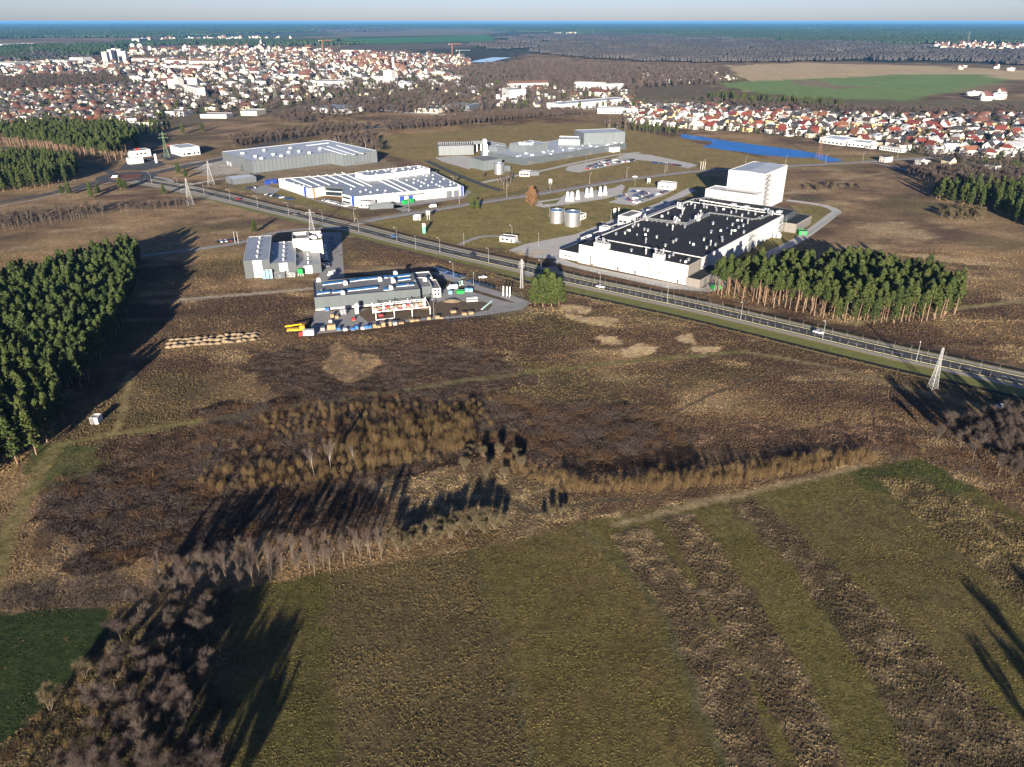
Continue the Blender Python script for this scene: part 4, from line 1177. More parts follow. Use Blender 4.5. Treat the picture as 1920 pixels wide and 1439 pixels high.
for a, b_, w in (((225, 298), (325, 285), 1.6), ((345, 288), (700, 248), 1.6), ((268, 226), (545, 192), 1.8), ((545, 190), (780, 168), 1.8), ((795, 170), (952, 152), 1.8), ((850, 238), (985, 226), 1.8), ((862, 192), (955, 180), 1.6), ((755, 262), (790, 262), 3)):
    strip(a, b_, w)
for a, b_ in ((240, 198), (450, 222), (720, 192), (840, 145), (823, 205), (805, 260), (430, 300), (1070, 195)):
    w = at2(*z7(a, b_)); link('roof_unit', UNIT, lh.o, lh.rel(w, 5.95), la_)
for a, b_ in ((262, 280), (425, 300), (940, 235), (993, 205)):
    w = at2(*z7(a, b_)); link('roof_vent', VENT_S, lh.o, lh.rel(w, 5.95))
# white free standing panel, silver bins
wp = Bld('white_tank', 'tall white boxed hopper before the long grey hall', 'machine', at2(668, 589))
rc = wp.rect((666, 589), (673, 588.5), 1.6); wp.shell(rc, 4.6, WHITE, WHITE, rim=.1); wp.openings('door', rc[0], rc[1], [.5], .5, .2, 1.8, WSTEEL)

# --- steel gantry
gw = Bld('gantry', 'white steel crane gantry with loaded shelf along the yard', 'gantry', at2(705, 600))
def zg(a, b_): return (660 + a / 6.4, 530 + b_ / 6.4)
back = [at2(*zg(*p)) for p in ((252, 372), (465, 345), (675, 322), (885, 302))]
front = [at2(*zg(*p)) for p in ((292, 455), (512, 432), (725, 415), (940, 388))]
for p, h_ in [(p, 5.2) for p in back] + [(p, 4.0) for p in front]:
    gw.prism('post', [np.array(p) + np.array(q) for q in ((-.14, -.14), (.14, -.14), (.14, .14), (-.14, .14))], 0, h_, WSTEEL)
mb = MB()
for a, b_ in zip(back[:-1], back[1:]):
    for z_ in (3.4, 4.3): mb.tube(gw.rel(a, z_), gw.rel(b_, z_), .16, .16, 4)
    for k in range(4):
        t0, t1 = k / 4, (k + 1) / 4
        pa = [a[i] + (b_[i] - a[i]) * t0 for i in (0, 1)]; pb = [a[i] + (b_[i] - a[i]) * t1 for i in (0, 1)]
        mb.tube(gw.rel(pa, 3.4), gw.rel(pb, 4.3), .07, .07, 4)
mb.build('beam', WSTEEL, gw.o)
mb = MB()
for a, b_ in zip(front[:-1], front[1:]): mb.tube(gw.rel(a, 3.9), gw.rel(b_, 3.9), .16, .16, 4)
mb.tube(gw.rel(front[0], .25), gw.rel(front[1], .25), .2, .2, 4)
mb.build('beam', WSTEEL, gw.o)
for a, b_ in zip(back, front):
    mb = MB(); mb.tube(gw.rel(a, 4.9), gw.rel(b_, 3.9), .14, .14, 4); mb.build('rafter', WSTEEL, gw.o)
mb = MB(); A, B = np.array(back[0]), np.array(back[-1])
for z_ in (1.2, 2.4):
    n_ = (np.array(front[0]) - A) * .3
    mb.prism([gw.rel(A), gw.rel(B), gw.rel(B + n_), gw.rel(A + n_)], z_, z_ + .1, bottom=True)
mb.build('shelf', WSTEEL, gw.o)

# --- other houses near the roundabout, sheds, signs
def simple(name, label, pA, pB, depth, h, wall, roof, wins=(), door=None, cat='building', rim=.25, group=None, wz=(1.0, 2.2), ww=1.6, rimm=None):
    b_ = Bld(name, label, cat, at2(*pA), group)
    rc = b_.rect(pA, pB, depth); b_.shell(rc, h, wall, roof, rim=rim, rimm=rimm)
    if wins: b_.openings('window', rc[0], rc[1], wins, ww, *wz, GLASS)
    if door: b_.openings('door', rc[0], rc[1], door, 1.4, .1, 2.3, DOOR)
    KEEPOUT.append(rc)
    return b_, rc
b_, rc = simple('petrol_station', 'white flat roofed petrol station shop by the pine wood', (248, 297), (284, 293), 12, 6.5, WHITE, GREY_ROOF, (.3, .5, .7), cat='petrol station', wz=(2.5, 4), ww=2)
b_.openings('sign_band', rc[0], rc[1], [.35], 3, 7, 8.6, RED_P, proud=.2)
b_, rc = simple('filling_canopy', 'low white canopy with pumps in front of the petrol station', (243, 309), (270, 306), 7, 5.2, WHITE, WHITE, cat='canopy')
pl_ = Bld('sign_tower', 'tall white price sign by the petrol station forecourt', 'sign', at2(294, 308))
pl_.prism('panel', pl_.rect((292, 308), (296, 307.5), .6), 1.0, 9, WHITE); pl_.prism('post', pl_.rect((292.6, 308), (295.2, 307.6), .4), 0, 1.0, GREY_WALL)
b_, rc = simple('showroom', 'white two storey showroom with grey flat roof beside the town road', (341, 294), (376, 290), 26, 8.0, WHITE, PALE_ROOF, (.15, .35, .45, .7, .9), cat='building', wz=(1, 2.8), ww=1.8, rimm=WHITE)
b_.openings('window', rc[0], rc[1], [.4, .48, .56, .74], .9, 5.4, 6.2, GLASS)
simple('shed', 'small blue-grey metal shed left of the white factory', (424, 342), (437, 347), 20, 4.4, GREY_WALL, SKYW, door=(.5,), rim=.1)
simple('trailer', 'long blue lorry trailer parked by the white factory', (500, 347), (520, 344), 3, 3.4, BLUE_P, BLUE_P, cat='trailer', door=(.5,))
simple('site_trailer', 'white boxy trailer on the lawn near the crossing', (775, 413), (788, 413.5), 4, 3, WHITE, WHITE, cat='trailer', door=(.7,))
simple('guard_house', 'small white guard house with dark roof on the factory lawn', (937, 453), (964, 456), 6, 3.2, WHITE, GREY_ROOF, (.2, .5), (.8,))
simple('gate_office', 'white gate office beside the factory car park', (1233, 354), (1263, 357), 8, 5, WHITE, WHITE, (.3, .6), wz=(1.4, 2.6))
simple('hut', 'little white hut by the track near the left plantation', (170, 796), (185, 796), 3.2, 2.4, WHITE2, WHITE2, door=(.3,))
simple('container', 'green open skip behind the black roofed factory', (1498, 441), (1513, 441.5), 6, 2.4, GREEN_P, DARK_WALL, cat='container', door=(.5,))
simple('container', 'green open skip at the foot of the pine grove', (1336, 544), (1352, 543), 2.6, 1.8, GREEN_P, DARK_WALL, cat='container', door=(.5,))
simple('tank_box', 'white box unit on the grass behind the factory', (1449, 446), (1464, 447), 4, 2.5, WHITE, WHITE, cat='container', door=(.4,))
simple('container', 'long green container by the white factory loading bay', (759, 384), (776, 380), 3, 2.6, GREEN_P, GREEN_P, cat='container', door=(.5,))
simple('fence_store', 'grey walled compound before the white factory', (694, 394), (738, 390), 8, 3.0, GREY_WALL, ASPH_L, cat='compound', rim=2.5)
simple('office_cabin', 'white cabin and awnings beside the compound wall', (672, 389), (694, 391), 8, 4.6, WHITE2, GREY_WALL, (.3, .7), cat='building')
for i, (px_, py_) in enumerate(((1064, 377), (1072, 377), (1083, 374), (1100, 370), (1108, 369), (1125, 367), (1134, 366))):
    t_ = Bld('gas_tank', ('first', 'second', 'third', 'fourth', 'fifth', 'sixth', 'seventh')[i] + ' white tank unit from the russet tree on the paved stand', 'tank', at2(px_, py_), 'white tank units on the paved stand')
    mb = MB(); mb.box(-1.5, 1.5, -1.2, 1.2, 0, 2.6); mb.build('base', WHITE, t_.o)
    mb = MB(); mb.tube((0, 0, 2.6), (0, 0, 6.2), 1.15, 1.15, 12); mb.tube((0, 0, 6.2), (0, 0, 6.9), 1.15, .3, 12); mb.build('vessel', SKYW, t_.o)
sg = Bld('sign_tower', 'green and white totem sign on the lawn by the main road', 'sign', at2(795, 438))
sg.prism('panel', sg.rect((792.5, 438), (798, 438.3), .7), .05, 4.4, mat('sign_green', (.10, .33, .22), rough=.5)); sg.prism('head', sg.rect((792.3, 438.1), (798.2, 438.4), .9), 4.4, 6.2, WHITE)
bb = Bld('billboard', 'white billboard on the lawn beside the side road', 'sign', at2(803, 413))
bb.prism('panel', bb.rect((799.5, 413), (806.5, 413.2), .3), 3.5, 6.2, WHITE, bottom=True)
for dx in (801, 805): bb.prism('post', bb.rect((dx, 413), (dx + .6, 413), .2), 0, 3.5, STEEL)
for px_, py_, lb in ((1032, 346, 'white sign board by the laboratory corner of the side road'), (1216, 345, 'white sign board behind the factory car park')):
    bb = Bld('sign_board', lb, 'sign', at2(px_, py_)); bb.prism('panel', bb.rect((px_ - 3, py_), (px_ + 3, py_), .3), 1.5, 4.2, WHITE, bottom=True)
    for dx in (-2.4, 2): bb.prism('post', bb.rect((px_ + dx, py_), (px_ + dx + .5, py_), .2), 0, 1.5, STEEL)

# ------------------------------------------------------------------ plants: shared meshes
BARK = mat_plant('pine_bark', (.135, .085, .055), (.21, .145, .10))
NEEDLE = mat_plant('pine_needles', (.026, .040, .011), (.062, .074, .020))
NEEDLE2 = mat_plant('young_pine_needles', (.024, .042, .012), (.060, .076, .022))
BARK2 = mat_plant('grey_bark', (.085, .066, .05), (.15, .12, .09))
TWIG = mat_plant('bare_twigs', (.060, .045, .038), (.105, .080, .068))
TWIG_G = mat_plant('olive_twigs', (.075, .060, .034), (.125, .10, .058))
TWIG_W = mat_plant('golden_willow_rods', (.070, .046, .021), (.155, .104, .048))
TWIG_R = mat_plant('russet_twigs', (.075, .042, .024), (.12, .072, .04))
BIRCH = mat_plant('birch_bark', (.20, .18, .16), (.34, .31, .28))


def clumps(rng, cen, rad, per, size, flat=.6):
    """needle or leaf clumps: small bent triangles round each centre -> verts, faces"""
    n = len(cen)
    k = n * per
    c = np.repeat(cen, per, 0)
    r = np.repeat(rad, per)
    d = rng.normal(size=(k, 3)); d /= np.linalg.norm(d, axis=1)[:, None]
    p = c + d * (r * rng.uniform(.35, 1.0, k))[:, None] * np.array((1, 1, flat))
    t = rng.normal(size=(k, 3)); t -= (t * d).sum(1)[:, None] * d * .75
    t /= np.linalg.norm(t, axis=1)[:, None]
    u = np.cross(d, t)
    s = (size * rng.uniform(.6, 1.4, k))[:, None]
    v = np.stack([p + t * s, p - t * s * .6 + u * s * .75, p - t * s * .6 - u * s * .75], 1).reshape(-1, 3)
    f = np.arange(3 * k).reshape(-1, 3)
    return v, f


def pine_meshes(seed, h, crown0, rmax, ncl, per=9, size=.42, young=False, lean=0.0):
    rng = np.random.default_rng(seed)
    mb = MB()
    segs = 6
    pts = [(lean * h * (i / segs) ** 1.5 + rng.normal() * .10 * (i > 0), rng.normal() * .10 * (i > 0), h * .97 * i / segs) for i in range(segs + 1)]
    r0 = .012 * h + .06
    for i in range(segs):
        mb.tube(pts[i], pts[i + 1], r0 * (1 - .8 * i / segs), r0 * (1 - .8 * (i + 1) / segs), 6, cap=False)
    cen, rad = [], []
    zc0 = crown0 * h
    for k in range(ncl):
        u = rng.random() ** (.8 if young else .9)
        z = zc0 + (h - zc0) * u
        if young: rr = rmax * (1 - u ** 2.2) ** .75 * (.62 + .38 * min(1, u * 3)) * .95 + .15
        else: rr = rmax * (math.sin(math.pi * min(1, .22 + .78 * u)) ** .7) * (1 - .30 * u)
        a = rng.random() * 2 * math.pi
        w = .62 + .38 * math.sin(a * 2 + seed) * math.sin(z * 1.9 + seed * 2)      # lobes and gaps
        q = rr * w * (.45 + .55 * rng.random() ** .5)
        ax = lean * h * (z / h) ** 1.5
        cen.append((ax + q * math.cos(a), q * math.sin(a), z - .10 * q)); rad.append(.34 + .34 * rng.random() + (.12 * rmax))
        if k % 7 == 0:
            zz = max(z - .35 * q - .1, zc0 * .8)
            mb.tube((ax * .9, 0, zz), cen[-1], .05 + .004 * h, .02, 4, cap=False)
    for k in range(5 if not young else 0):       # dead stubs below the crown
        z = h * rng.uniform(min(.3, crown0 * .6), crown0); a = rng.random() * 6.28
        mb.tube((lean * h * (z / h) ** 1.5, 0, z), (math.cos(a) * 1.1, math.sin(a) * 1.1, z - .1), .035, .01, 3, cap=False)
    v, f = clumps(rng, np.array(cen), np.array(rad), per, size)
    tm = mb.mesh('trunk', BARK)
    cm = np_mesh('crown', v, f, NEEDLE2 if young else NEEDLE)
    return tm, cm


def joined(tm, cm, name):
    """trunk and crown as one mesh, for the woods that nobody could count"""
    tv = np.array([v.co[:] for v in tm.vertices]); cv = np.empty(len(cm.vertices) * 3, np.float32); cm.vertices.foreach_get('co', cv); cv = cv.reshape(-1, 3)
    tf = []
    for p in tm.polygons:
        q = p.vertices[:]
        for i in range(1, len(q) - 1): tf.append((q[0], q[i], q[i + 1]))
    tf = np.array(tf)
    cf = np.arange(len(cv)).reshape(-1, 3) + len(tv)
    return np_mesh(name, np.vstack([tv, cv]), np.vstack([tf, cf]), [tm.materials[0], cm.materials[0]], np.r_[np.zeros(len(tf), int), np.ones(len(cf), int)])


def bare_meshes(seed, h, spread, ntw=700, stems=1, twig=None, bark=None, upright=.5, twl=1.0, tww=.036):
    """trunk and limbs, and the haze of fine twigs"""
    rng = np.random.default_rng(seed)
    mb = MB(); tips = []

    def grow(p, d, L, r, depth):
        q = p + d * L
        mb.tube(p, q, r, r * .68, 5 if depth == 0 else 4 if depth == 1 else 3, cap=False)
        if depth >= 1: tips.append((p, q, depth))
        if depth == 3: return
        nb = (5, 4, 3)[depth] if stems == 1 else 3
        for k in range(nb):
            a = rng.random() * 6.28 + k * 2.1
            side = Vector((math.cos(a), math.sin(a), 0))
            nd = (d * (.95 + upright * .5) + side * rng.uniform(.35, .85) * spread + Vector((0, 0, .25 * upright))).normalized()
            t = rng.uniform(.30, 1.0) if depth == 0 else rng.uniform(.45, 1.0)
            grow(p + d * L * t, nd, L * rng.uniform(.45, .72), r * .55, depth + 1)
    for s in range(stems):
        a = s * 6.28 / max(1, stems) + rng.random()
        off = Vector((math.cos(a), math.sin(a), 0)) * (.0 if stems == 1 else .5)
        d0 = (Vector((0, 0, 1)) + off * .28 + Vector((rng.normal() * .05, rng.normal() * .05, 0))).normalized()
        grow(off * .5 - Vector((0, 0, .1)), d0, h * (.50 if stems == 1 else .36), .0065 * h + .025, 0)
    # twigs: long thin slips out of the outer limbs
    P, D = [], []
    for k in range(ntw):
        p, q, dep = tips[rng.integers(len(tips))]
        t = rng.random()
        b0 = p * (1 - t) + q * t
        d = ((q - p).normalized() * .8 + Vector(rng.normal(size=3) * .75 * spread) + Vector((0, 0, .45 * upright))).normalized()
        P.append(b0[:]); D.append(d[:])
    P, D = np.array(P), np.array(D)
    L = rng.uniform(.5, 1.0, ntw)[:, None] * twl * (.115 * h + .4)
    s = np.cross(D, rng.normal(size=(ntw, 3))); s /= np.linalg.norm(s, axis=1)[:, None]
    w = tww * rng.uniform(.7, 1.5, ntw)[:, None]
    m = P + D * L * .55 + rng.normal(size=(ntw, 3)) * .12
    v = np.stack([P - s * w, P + s * w, m + s * w * .9, P + D * L, m - s * w * .9], 1).reshape(-1, 3)
    i = np.arange(ntw)[:, None] * 5
    f = np.concatenate([i + np.array([[0, 1, 2]]), i + np.array([[0, 2, 4]]), i + np.array([[4, 2, 3]])])
    # fork each twig once more
    tm = mb.mesh('trunk', bark or BARK2)
    cm = np_mesh('twigs', v, f, twig or TWIG)
    zmax = max(v[:, 2].max(), 1e-3)
    for me in (tm, cm):       # true to the asked height
        co = np.empty(len(me.vertices) * 3, np.float32); me.vertices.foreach_get('co', co)
        me.vertices.foreach_set('co', co * (h / zmax)); me.update()
    return tm, cm


def joined_any(tm, cm, name):
    def tris(me):
        me.calc_loop_triangles()
        t = np.empty(len(me.loop_triangles) * 3, np.int32); me.loop_triangles.foreach_get('vertices', t)
        c = np.empty(len(me.vertices) * 3, np.float32); me.vertices.foreach_get('co', c)
        return c.reshape(-1, 3), t.reshape(-1, 3)
    a, ta = tris(tm); b_, tb = tris(cm)
    return np_mesh(name, np.vstack([a, b_]), np.vstack([ta, tb + len(a)]), [tm.materials[0], cm.materials[0]], np.r_[np.zeros(len(ta), int), np.ones(len(tb), int)])


def rods_mesh(seed, h, w, n, m, lean=.22, wid=.017, name='rods'):
    """willow and alder scrub: a sheaf of many thin upright rods with side shoots"""
    rng = np.random.default_rng(seed)
    a = rng.random(n) * 6.28; r = w * np.sqrt(rng.random(n)) * .5
    b0 = np.stack([r * np.cos(a), r * np.sin(a), np.zeros(n) - .05], 1)
    hh = h * (1 - .45 * (r / (w * .5)) ** 2) * rng.uniform(.6, 1.05, n)
    tip = b0 + np.stack([np.cos(a) * r * 2 * lean + rng.normal(size=n) * .2, np.sin(a) * r * 2 * lean + rng.normal(size=n) * .2, hh], 1)
    # side shoots
    k = n * 2
    j = rng.integers(0, n, k); t = rng.uniform(.35, .95, k)[:, None]
    sb = b0[j] * (1 - t) + tip[j] * t
    st = sb + rng.normal(size=(k, 3)) * np.array((.28, .28, .1)) * h * .35 + np.array((0, 0, .16 * h))
    B = np.vstack([b0, sb]); T = np.vstack([tip, st]); nn = len(B)
    d = T - B
    s = np.cross(d, rng.normal(size=(nn, 3))); s /= np.linalg.norm(s, axis=1)[:, None] + 1e-9
    ww = wid * rng.uniform(.7, 1.6, nn)[:, None]
    v = np.stack([B - s * ww, B + s * ww, T + s * ww * .4, T - s * ww * .4], 1).reshape(-1, 3)
    f = np.arange(nn * 4).reshape(-1, 4)
    return np_mesh(name, v, f, m)


def tuft_mesh(seed, n, w, h, m, wid, arch=.5):
    """a tussock: arched blades out of one foot"""
    rng = np.random.default_rng(seed)
    a = rng.random(n) * 6.28; r = w * .28 * np.sqrt(rng.random(n))
    b0 = np.stack([r * np.cos(a), r * np.sin(a), np.zeros(n) - .03], 1)
    hh = h * rng.uniform(.55, 1.0, n)
    out = w * .5 * rng.uniform(.3, 1.0, n) * arch
    mid = b0 + np.stack([np.cos(a) * out * .45, np.sin(a) * out * .45, hh * .75], 1)
    tip = b0 + np.stack([np.cos(a) * out * 1.3, np.sin(a) * out * 1.3, hh * (1 - .3 * arch)], 1)
    s = np.stack([-np.sin(a), np.cos(a), np.zeros(n)], 1) + rng.normal(size=(n, 3)) * .35
    s /= np.linalg.norm(s, axis=1)[:, None]
    ww = wid * rng.uniform(.7, 1.4, n)[:, None]
    v = np.stack([b0 - s * ww, b0 + s * ww, mid + s * ww * .8, tip, mid - s * ww * .8], 1).reshape(-1, 3)
    i = np.arange(n)[:, None] * 5
    f = np.concatenate([i + np.array([[0, 1, 2]]), i + np.array([[0, 2, 4]]), i + np.array([[4, 2, 3]])])
    return np_mesh('tuft', v, f, m)


# ------------------------------------------------------------------ grass, tussocks and heather of the open ground
TUFT = mat_tint('dry_grass_blades')
tufts = [tuft_mesh(200 + i, 12, .8, .20, TUFT, .05, 1.0) for i in range(4)]
tall = [tuft_mesh(230 + i, 15, .62, .34, TUFT, .045, .75) for i in range(4)]


def sown(poly_px, dens, jitter=1.0):
    """random points in the surveyed polygon, dens per square metre"""
    p = ats(poly_px)
    x0, x1 = min(q[0] for q in p), max(q[0] for q in p); y0, y1 = min(q[1] for q in p), max(q[1] for q in p)
    n = int((x1 - x0) * (y1 - y0) * dens)
    x, y = NR.uniform(x0, x1, n), NR.uniform(y0, y1, n)
    k = inside(x, y, p)
    return x[k], y[k]


KEEP_LINES = [(MAIN, 17.6)] + [(l_, w_ * .75) for l_, w_, c_ in TRACKS if w_ > 1.2]


def clear_of(x, y):
    k = np.ones(len(x), bool)
    for ln, w in KEEP_LINES:
        k &= seg_dist(x, y, ln) > w
    for p in KEEPOUT:
        k &= ~inside(x, y, p)
    return k


KEEPOUT.append(ats([(578, 636), (590, 500), (800, 495), (850, 515), (990, 565), (985, 590), (900, 600)]))
KEEPOUT.append(ats([(452, 528), (452, 435), (645, 425), (652, 536), (570, 545)]))
xs, ys = [], []
for band, dens in (((-250, 1600, 1000), 6.0), ((-200, 1000, 760), 3.2), ((-120, 760, 600), 1.3), ((-60, 600, 470), .7)):
    l, y1p, y0p = band
    x, y = sown([(l, y1p), (l, y0p), (1920 - l, y0p), (1920 - l, y1p)], dens)
    xs.append(x); ys.append(y)
x, y = np.concatenate(xs), np.concatenate(ys)
k = clear_of(x, y); x, y = x[k], y[k]
c, rg = cover(x, y)
gnoise = fbm(x, y, 77, 3, 5, 4)
keep = NR.random(len(x)) < np.clip(.25 + .9 * rg + (gnoise - .5) * 1.2, .12, 1)
crop = (c[:, 1] > c[:, 0] * 1.5)
keep &= ~crop
_a, _b = np.array(at2(880, 1033)), np.array(at2(1015, 1500))
_d = (_b - _a) / np.linalg.norm(_b - _a)
row = (x * -_d[1] + y * _d[0]) / 1.15 + .25 * fbm(x, y, 55, 2, 12, 12)
keep &= (NR.random(len(x)) < .45 + .55 * (np.sin(row * 6.2832) > -.2)) | (y > 215)       # drilled rows of the front fields
x, y, c, rg, gnoise = x[keep], y[keep], c[keep], rg[keep], gnoise[keep]
n = len(x)
is_tall = NR.random(n) < np.clip((rg - .45) * 1.9, 0, .95)
dist = np.hypot(x, y)
sc = NR.uniform(.6, 1.25, n) * (1 + np.clip((dist - 150) / 400, 0, .6))
sc = np.where(is_tall, sc * (.55 + .6 * gnoise), sc * (.5 + .55 * gnoise))
lift = np.where(is_tall, 1.16, 1.22) * NR.uniform(.75, 1.3, n)
pale = NR.random(n) < .025
tint = c * lift[:, None]
tint = np.where(pale[:, None], np.maximum(tint, np.array((.145, .108, .060)) * NR.uniform(.7, 1.2, (n, 1))), tint)
tint[:, 2] *= .92
tint = np.clip(tint, 0, .5)
o1 = ~is_tall
scatter('dry_grass', 'dry winter grass tufts of the fields', np.stack([x, y, np.zeros(n)], 1)[o1], NR.uniform(0, 6.28, o1.sum()), sc[o1], NR.integers(0, 4, o1.sum()), tufts, tint[o1])
scatter('dead_weeds', 'tall dead weed and tussock growth of the fallow strips and heath', np.stack([x, y, np.zeros(n)], 1)[is_tall], NR.uniform(0, 6.28, is_tall.sum()), sc[is_tall], NR.integers(0, 4, is_tall.sum()), tall, tint[is_tall])
print('tufts', n)

# ------------------------------------------------------------------ trees and shrubs
def plant(name, meshes, label, cat, group, x, y, s, rz, sz=1.0, parts=('trunk', 'crown')):
    """one tree: an Empty at its foot with trunk and crown"""
    o = thing(name, label, cat, (x, y, 0), rz, group)
    o.scale = (s, s, s * sz)
    for nm, me in zip(parts, meshes):
        ch = bpy.data.objects.new(nm, me)
        COL.objects.link(ch); ch.parent = o
    return o


def spots(poly_px, gap, seed, z=0.0, wob=0.0):
    """spaced random spots within a surveyed polygon (taken at height z)"""
    p = ats(poly_px, z)
    rr = random.Random(seed)
    x0, x1 = min(q[0] for q in p), max(q[0] for q in p); y0, y1 = min(q[1] for q in p), max(q[1] for q in p)
    out = []; cell = {}
    tries = int((x1 - x0) * (y1 - y0) / gap ** 2 * 5)
    X = np.array([rr.uniform(x0, x1) for _ in range(tries)]); Y = np.array([rr.uniform(y0, y1) for _ in range(tries)])
    ok = inside(X, Y, p)
    for a, b_ in zip(X[ok], Y[ok]):
        i, j = int(a // gap), int(b_ // gap)
        good = True
        for di in (-1, 0, 1):
            for dj in (-1, 0, 1):
                for (u, v) in cell.get((i + di, j + dj), ()):
                    if (u - a) ** 2 + (v - b_) ** 2 < gap * gap: good = False
        if good:
            cell.setdefault((i, j), []).append((a, b_)); out.append((a, b_))
    return out


TALL_PINE = [pine_meshes(10 + i, 16, .50 + .04 * i, 2.5 + .25 * (i % 3), 90 + 12 * i, lean=(.025 if i % 2 else -.02)) for i in range(6)]
FULL_PINE = [pine_meshes(30 + i, 14.5, .22, 2.9, 135, lean=(.01 if i % 2 else -.01)) for i in range(4)]
YOUNG_PINE = [pine_meshes(50 + i, 12.5, .34, 2.05, 95, young=True, per=11, size=.34) for i in range(5)]
BIG_PINE = [pine_meshes(60 + i, 14, .16, 4.3, 300, per=9, size=.45) for i in range(2)]
BARE = [bare_meshes(70 + i, 11.5, .95, 5200, tww=.010) for i in range(4)]
BARE_SLIM = [bare_meshes(80 + i, 11, .62, 1300, upright=.9, tww=.008) for i in range(4)]
BARE_BUSH = [bare_meshes(90 + i, 6.5, .95, 3200, tww=.010, stems=5, twig=TWIG_G, upright=.55) for i in range(3)]
BIRCHES = [bare_meshes(100 + i, 13, .5, 1800, tww=.010, upright=.8, bark=BIRCH) for i in range(2)]
RUST = mat_plant('rust_twigs', (.10, .055, .026), (.155, .085, .04))
YELLOW = [pine_meshes(113, 14, .12, 6.8, 300, per=9, size=.40)]
YELLOW[0][1].materials[0] = RUST; YELLOW[0][0].materials[0] = BARK2
PINES = []        # (x, y, mesh pair, scale, rot, group label) ; the nearest 300 stand singly, the others as a wood
def pines(spots_, meshes, label, group, s0=.8, s1=1.15):
    for (a, b_) in spots_:
        PINES.append((a, b_, R.choice(meshes), R.uniform(s0, s1), R.uniform(0, 6.28), label, group))


# right hand grove beyond the road
pines(spots([(1338, 545), (1360, 535), (1480, 520), (1600, 520), (1720, 540), (1795, 562), (1790, 592), (1720, 606), (1600, 608), (1560, 600), (1500, 588), (1420, 572), (1345, 556)], 2.9, 1), TALL_PINE, 'tall pine of the grove with bare reddish trunk across the main road', 'pines of the grove beside the black roofed factory', .72, 1.12)
pines(spots([(1560, 600), (1600, 592), (1700, 580), (1790, 575), (1796, 594), (1740, 606), (1620, 611)], 4.6, 2), FULL_PINE, 'bushy pine on the grove edge with branches down to the ground', 'bushy pines of the grove beside the black roofed factory', .6, .95)
# plantation on the left
pines(spots([(-260, 640), (-80, 545), (0, 508), (100, 484), (200, 458), (256, 450), (252, 500), (236, 545), (205, 600), (160, 660), (140, 690), (60, 668), (0, 660), (-260, 720)], 2.65, 3, 10), YOUNG_PINE, 'dense green pine of the plantation on the left', 'pines of the plantation on the left', .75, 1.22)
pines(spots([(-260, 740), (-60, 670), (0, 655), (60, 665), (112, 735), (105, 775), (50, 815), (0, 845), (-260, 960)], 4.2, 4, 8), FULL_PINE, 'broad green pine at the near edge of the left plantation', 'broad pines at the near edge of the left plantation', .85, 1.1)
# woods at the left edge, farther
pines(spots([(-300, 345), (-60, 318), (0, 310), (60, 300), (130, 312), (150, 322), (140, 340), (90, 352), (30, 360), (-300, 392)], 4.8, 5), FULL_PINE, 'pine of the wood beside the road left of the roundabout', 'pines of the wood left of the roundabout', .85, 1.1)
pines(spots([(-300, 290), (0, 262), (100, 262), (180, 258), (230, 262), (262, 275), (228, 300), (205, 308), (150, 297), (60, 280), (-40, 268), (-300, 300)], 5, 6), TALL_PINE, 'pine of the tall wood behind the petrol station', 'pines of the tall wood behind the petrol station', .95, 1.2)
pines(spots([(-300, 268), (0, 248), (130, 240), (230, 246), (260, 256), (330, 244), (262, 262), (180, 258), (0, 262)], 6.5, 7), FULL_PINE, 'pine of the tall wood behind the petrol station', 'pines of the tall wood behind the petrol station', .9, 1.15)
# right edge
pines(spots([(1745, 372), (1800, 362), (1920, 368), (2200, 372), (2300, 460), (1990, 450), (1920, 425), (1850, 395), (1790, 385)], 4.6, 8), FULL_PINE, 'pine of the dark wood at the right hand edge', 'pines of the wood at the right hand edge', .75, 1.1)
# belts near the pond and the town
pines(spots([(1180, 247), (1265, 254), (1275, 250), (1200, 242)], 7, 9), FULL_PINE, 'pine in the belt at the head of the pond', 'pines in the belt at the head of the pond', .55, .8)
pines(spots([(1320, 192), (1420, 200), (1560, 208), (1580, 203), (1440, 192), (1340, 186)], 13, 10), FULL_PINE, 'pine in the belt between suburb and green field', 'pines between suburb and green field', .9, 1.2)
SINGLE = [(170, 366, .75), (185, 365, .65), (130, 366, .8), (117, 366, .6), (227, 356, .8), (235, 356, .65), (172, 372, .6), (308, 366, .62), (335, 327, .75), (349, 334, .6), (478, 437, .62), (885, 396, .70), (895, 395, .6), (343, 252, .9), (380, 247, .8), (258, 278, .95), (538, 256, .9), (566, 252, .85), (930, 226, .6)]
for i, (px, py, s) in enumerate(SINGLE):
    a, b_ = at2(px, py)
    PINES.append((a, b_, BIG_PINE[i % 2], s * .92, i * 1.3, None, 'single pines on the open ground'))
# the big pine by the road, and companions
for px, py, s in ((1003, 574, .80), (1018, 576, .92), (1034, 575, .96), (1048, 573, .80), (1024, 562, .9), (1010, 564, .75)):
    a, b_ = at2(px, py)
    PINES.append((a, b_, BIG_PINE[px % 2], s * 1.2, px * 1.7, 'round topped green pine in the clump beside the steel lattice mast', 'pines in the clump by the lane end'))
SINGLE_WORDS = ['below the roundabout road, third from the left', 'behind its neighbour below the roundabout road', 'at the left end below the roundabout road', 'small one, leftmost below the roundabout road', 'just below the roundabout', 'right of its neighbour just below the roundabout', 'nearest of the pines below the roundabout road', 'alone between roundabout and lattice pylon', 'by the track right of the roundabout', 'small one by the track right of the roundabout', 'behind the three stepped halls', 'on the factory lawn by the side road', 'close behind another on the factory lawn', 'in the brown field left of the town road', 'in the brown field nearer the town road', 'behind the petrol station, apart from the wood', 'above the grey warehouse beyond the road', 'above the grey warehouse, right of another pine', 'on the field edge behind the laboratory']
keep_first = [p for p in PINES if p[6].startswith(('single', 'pines in the clump'))]
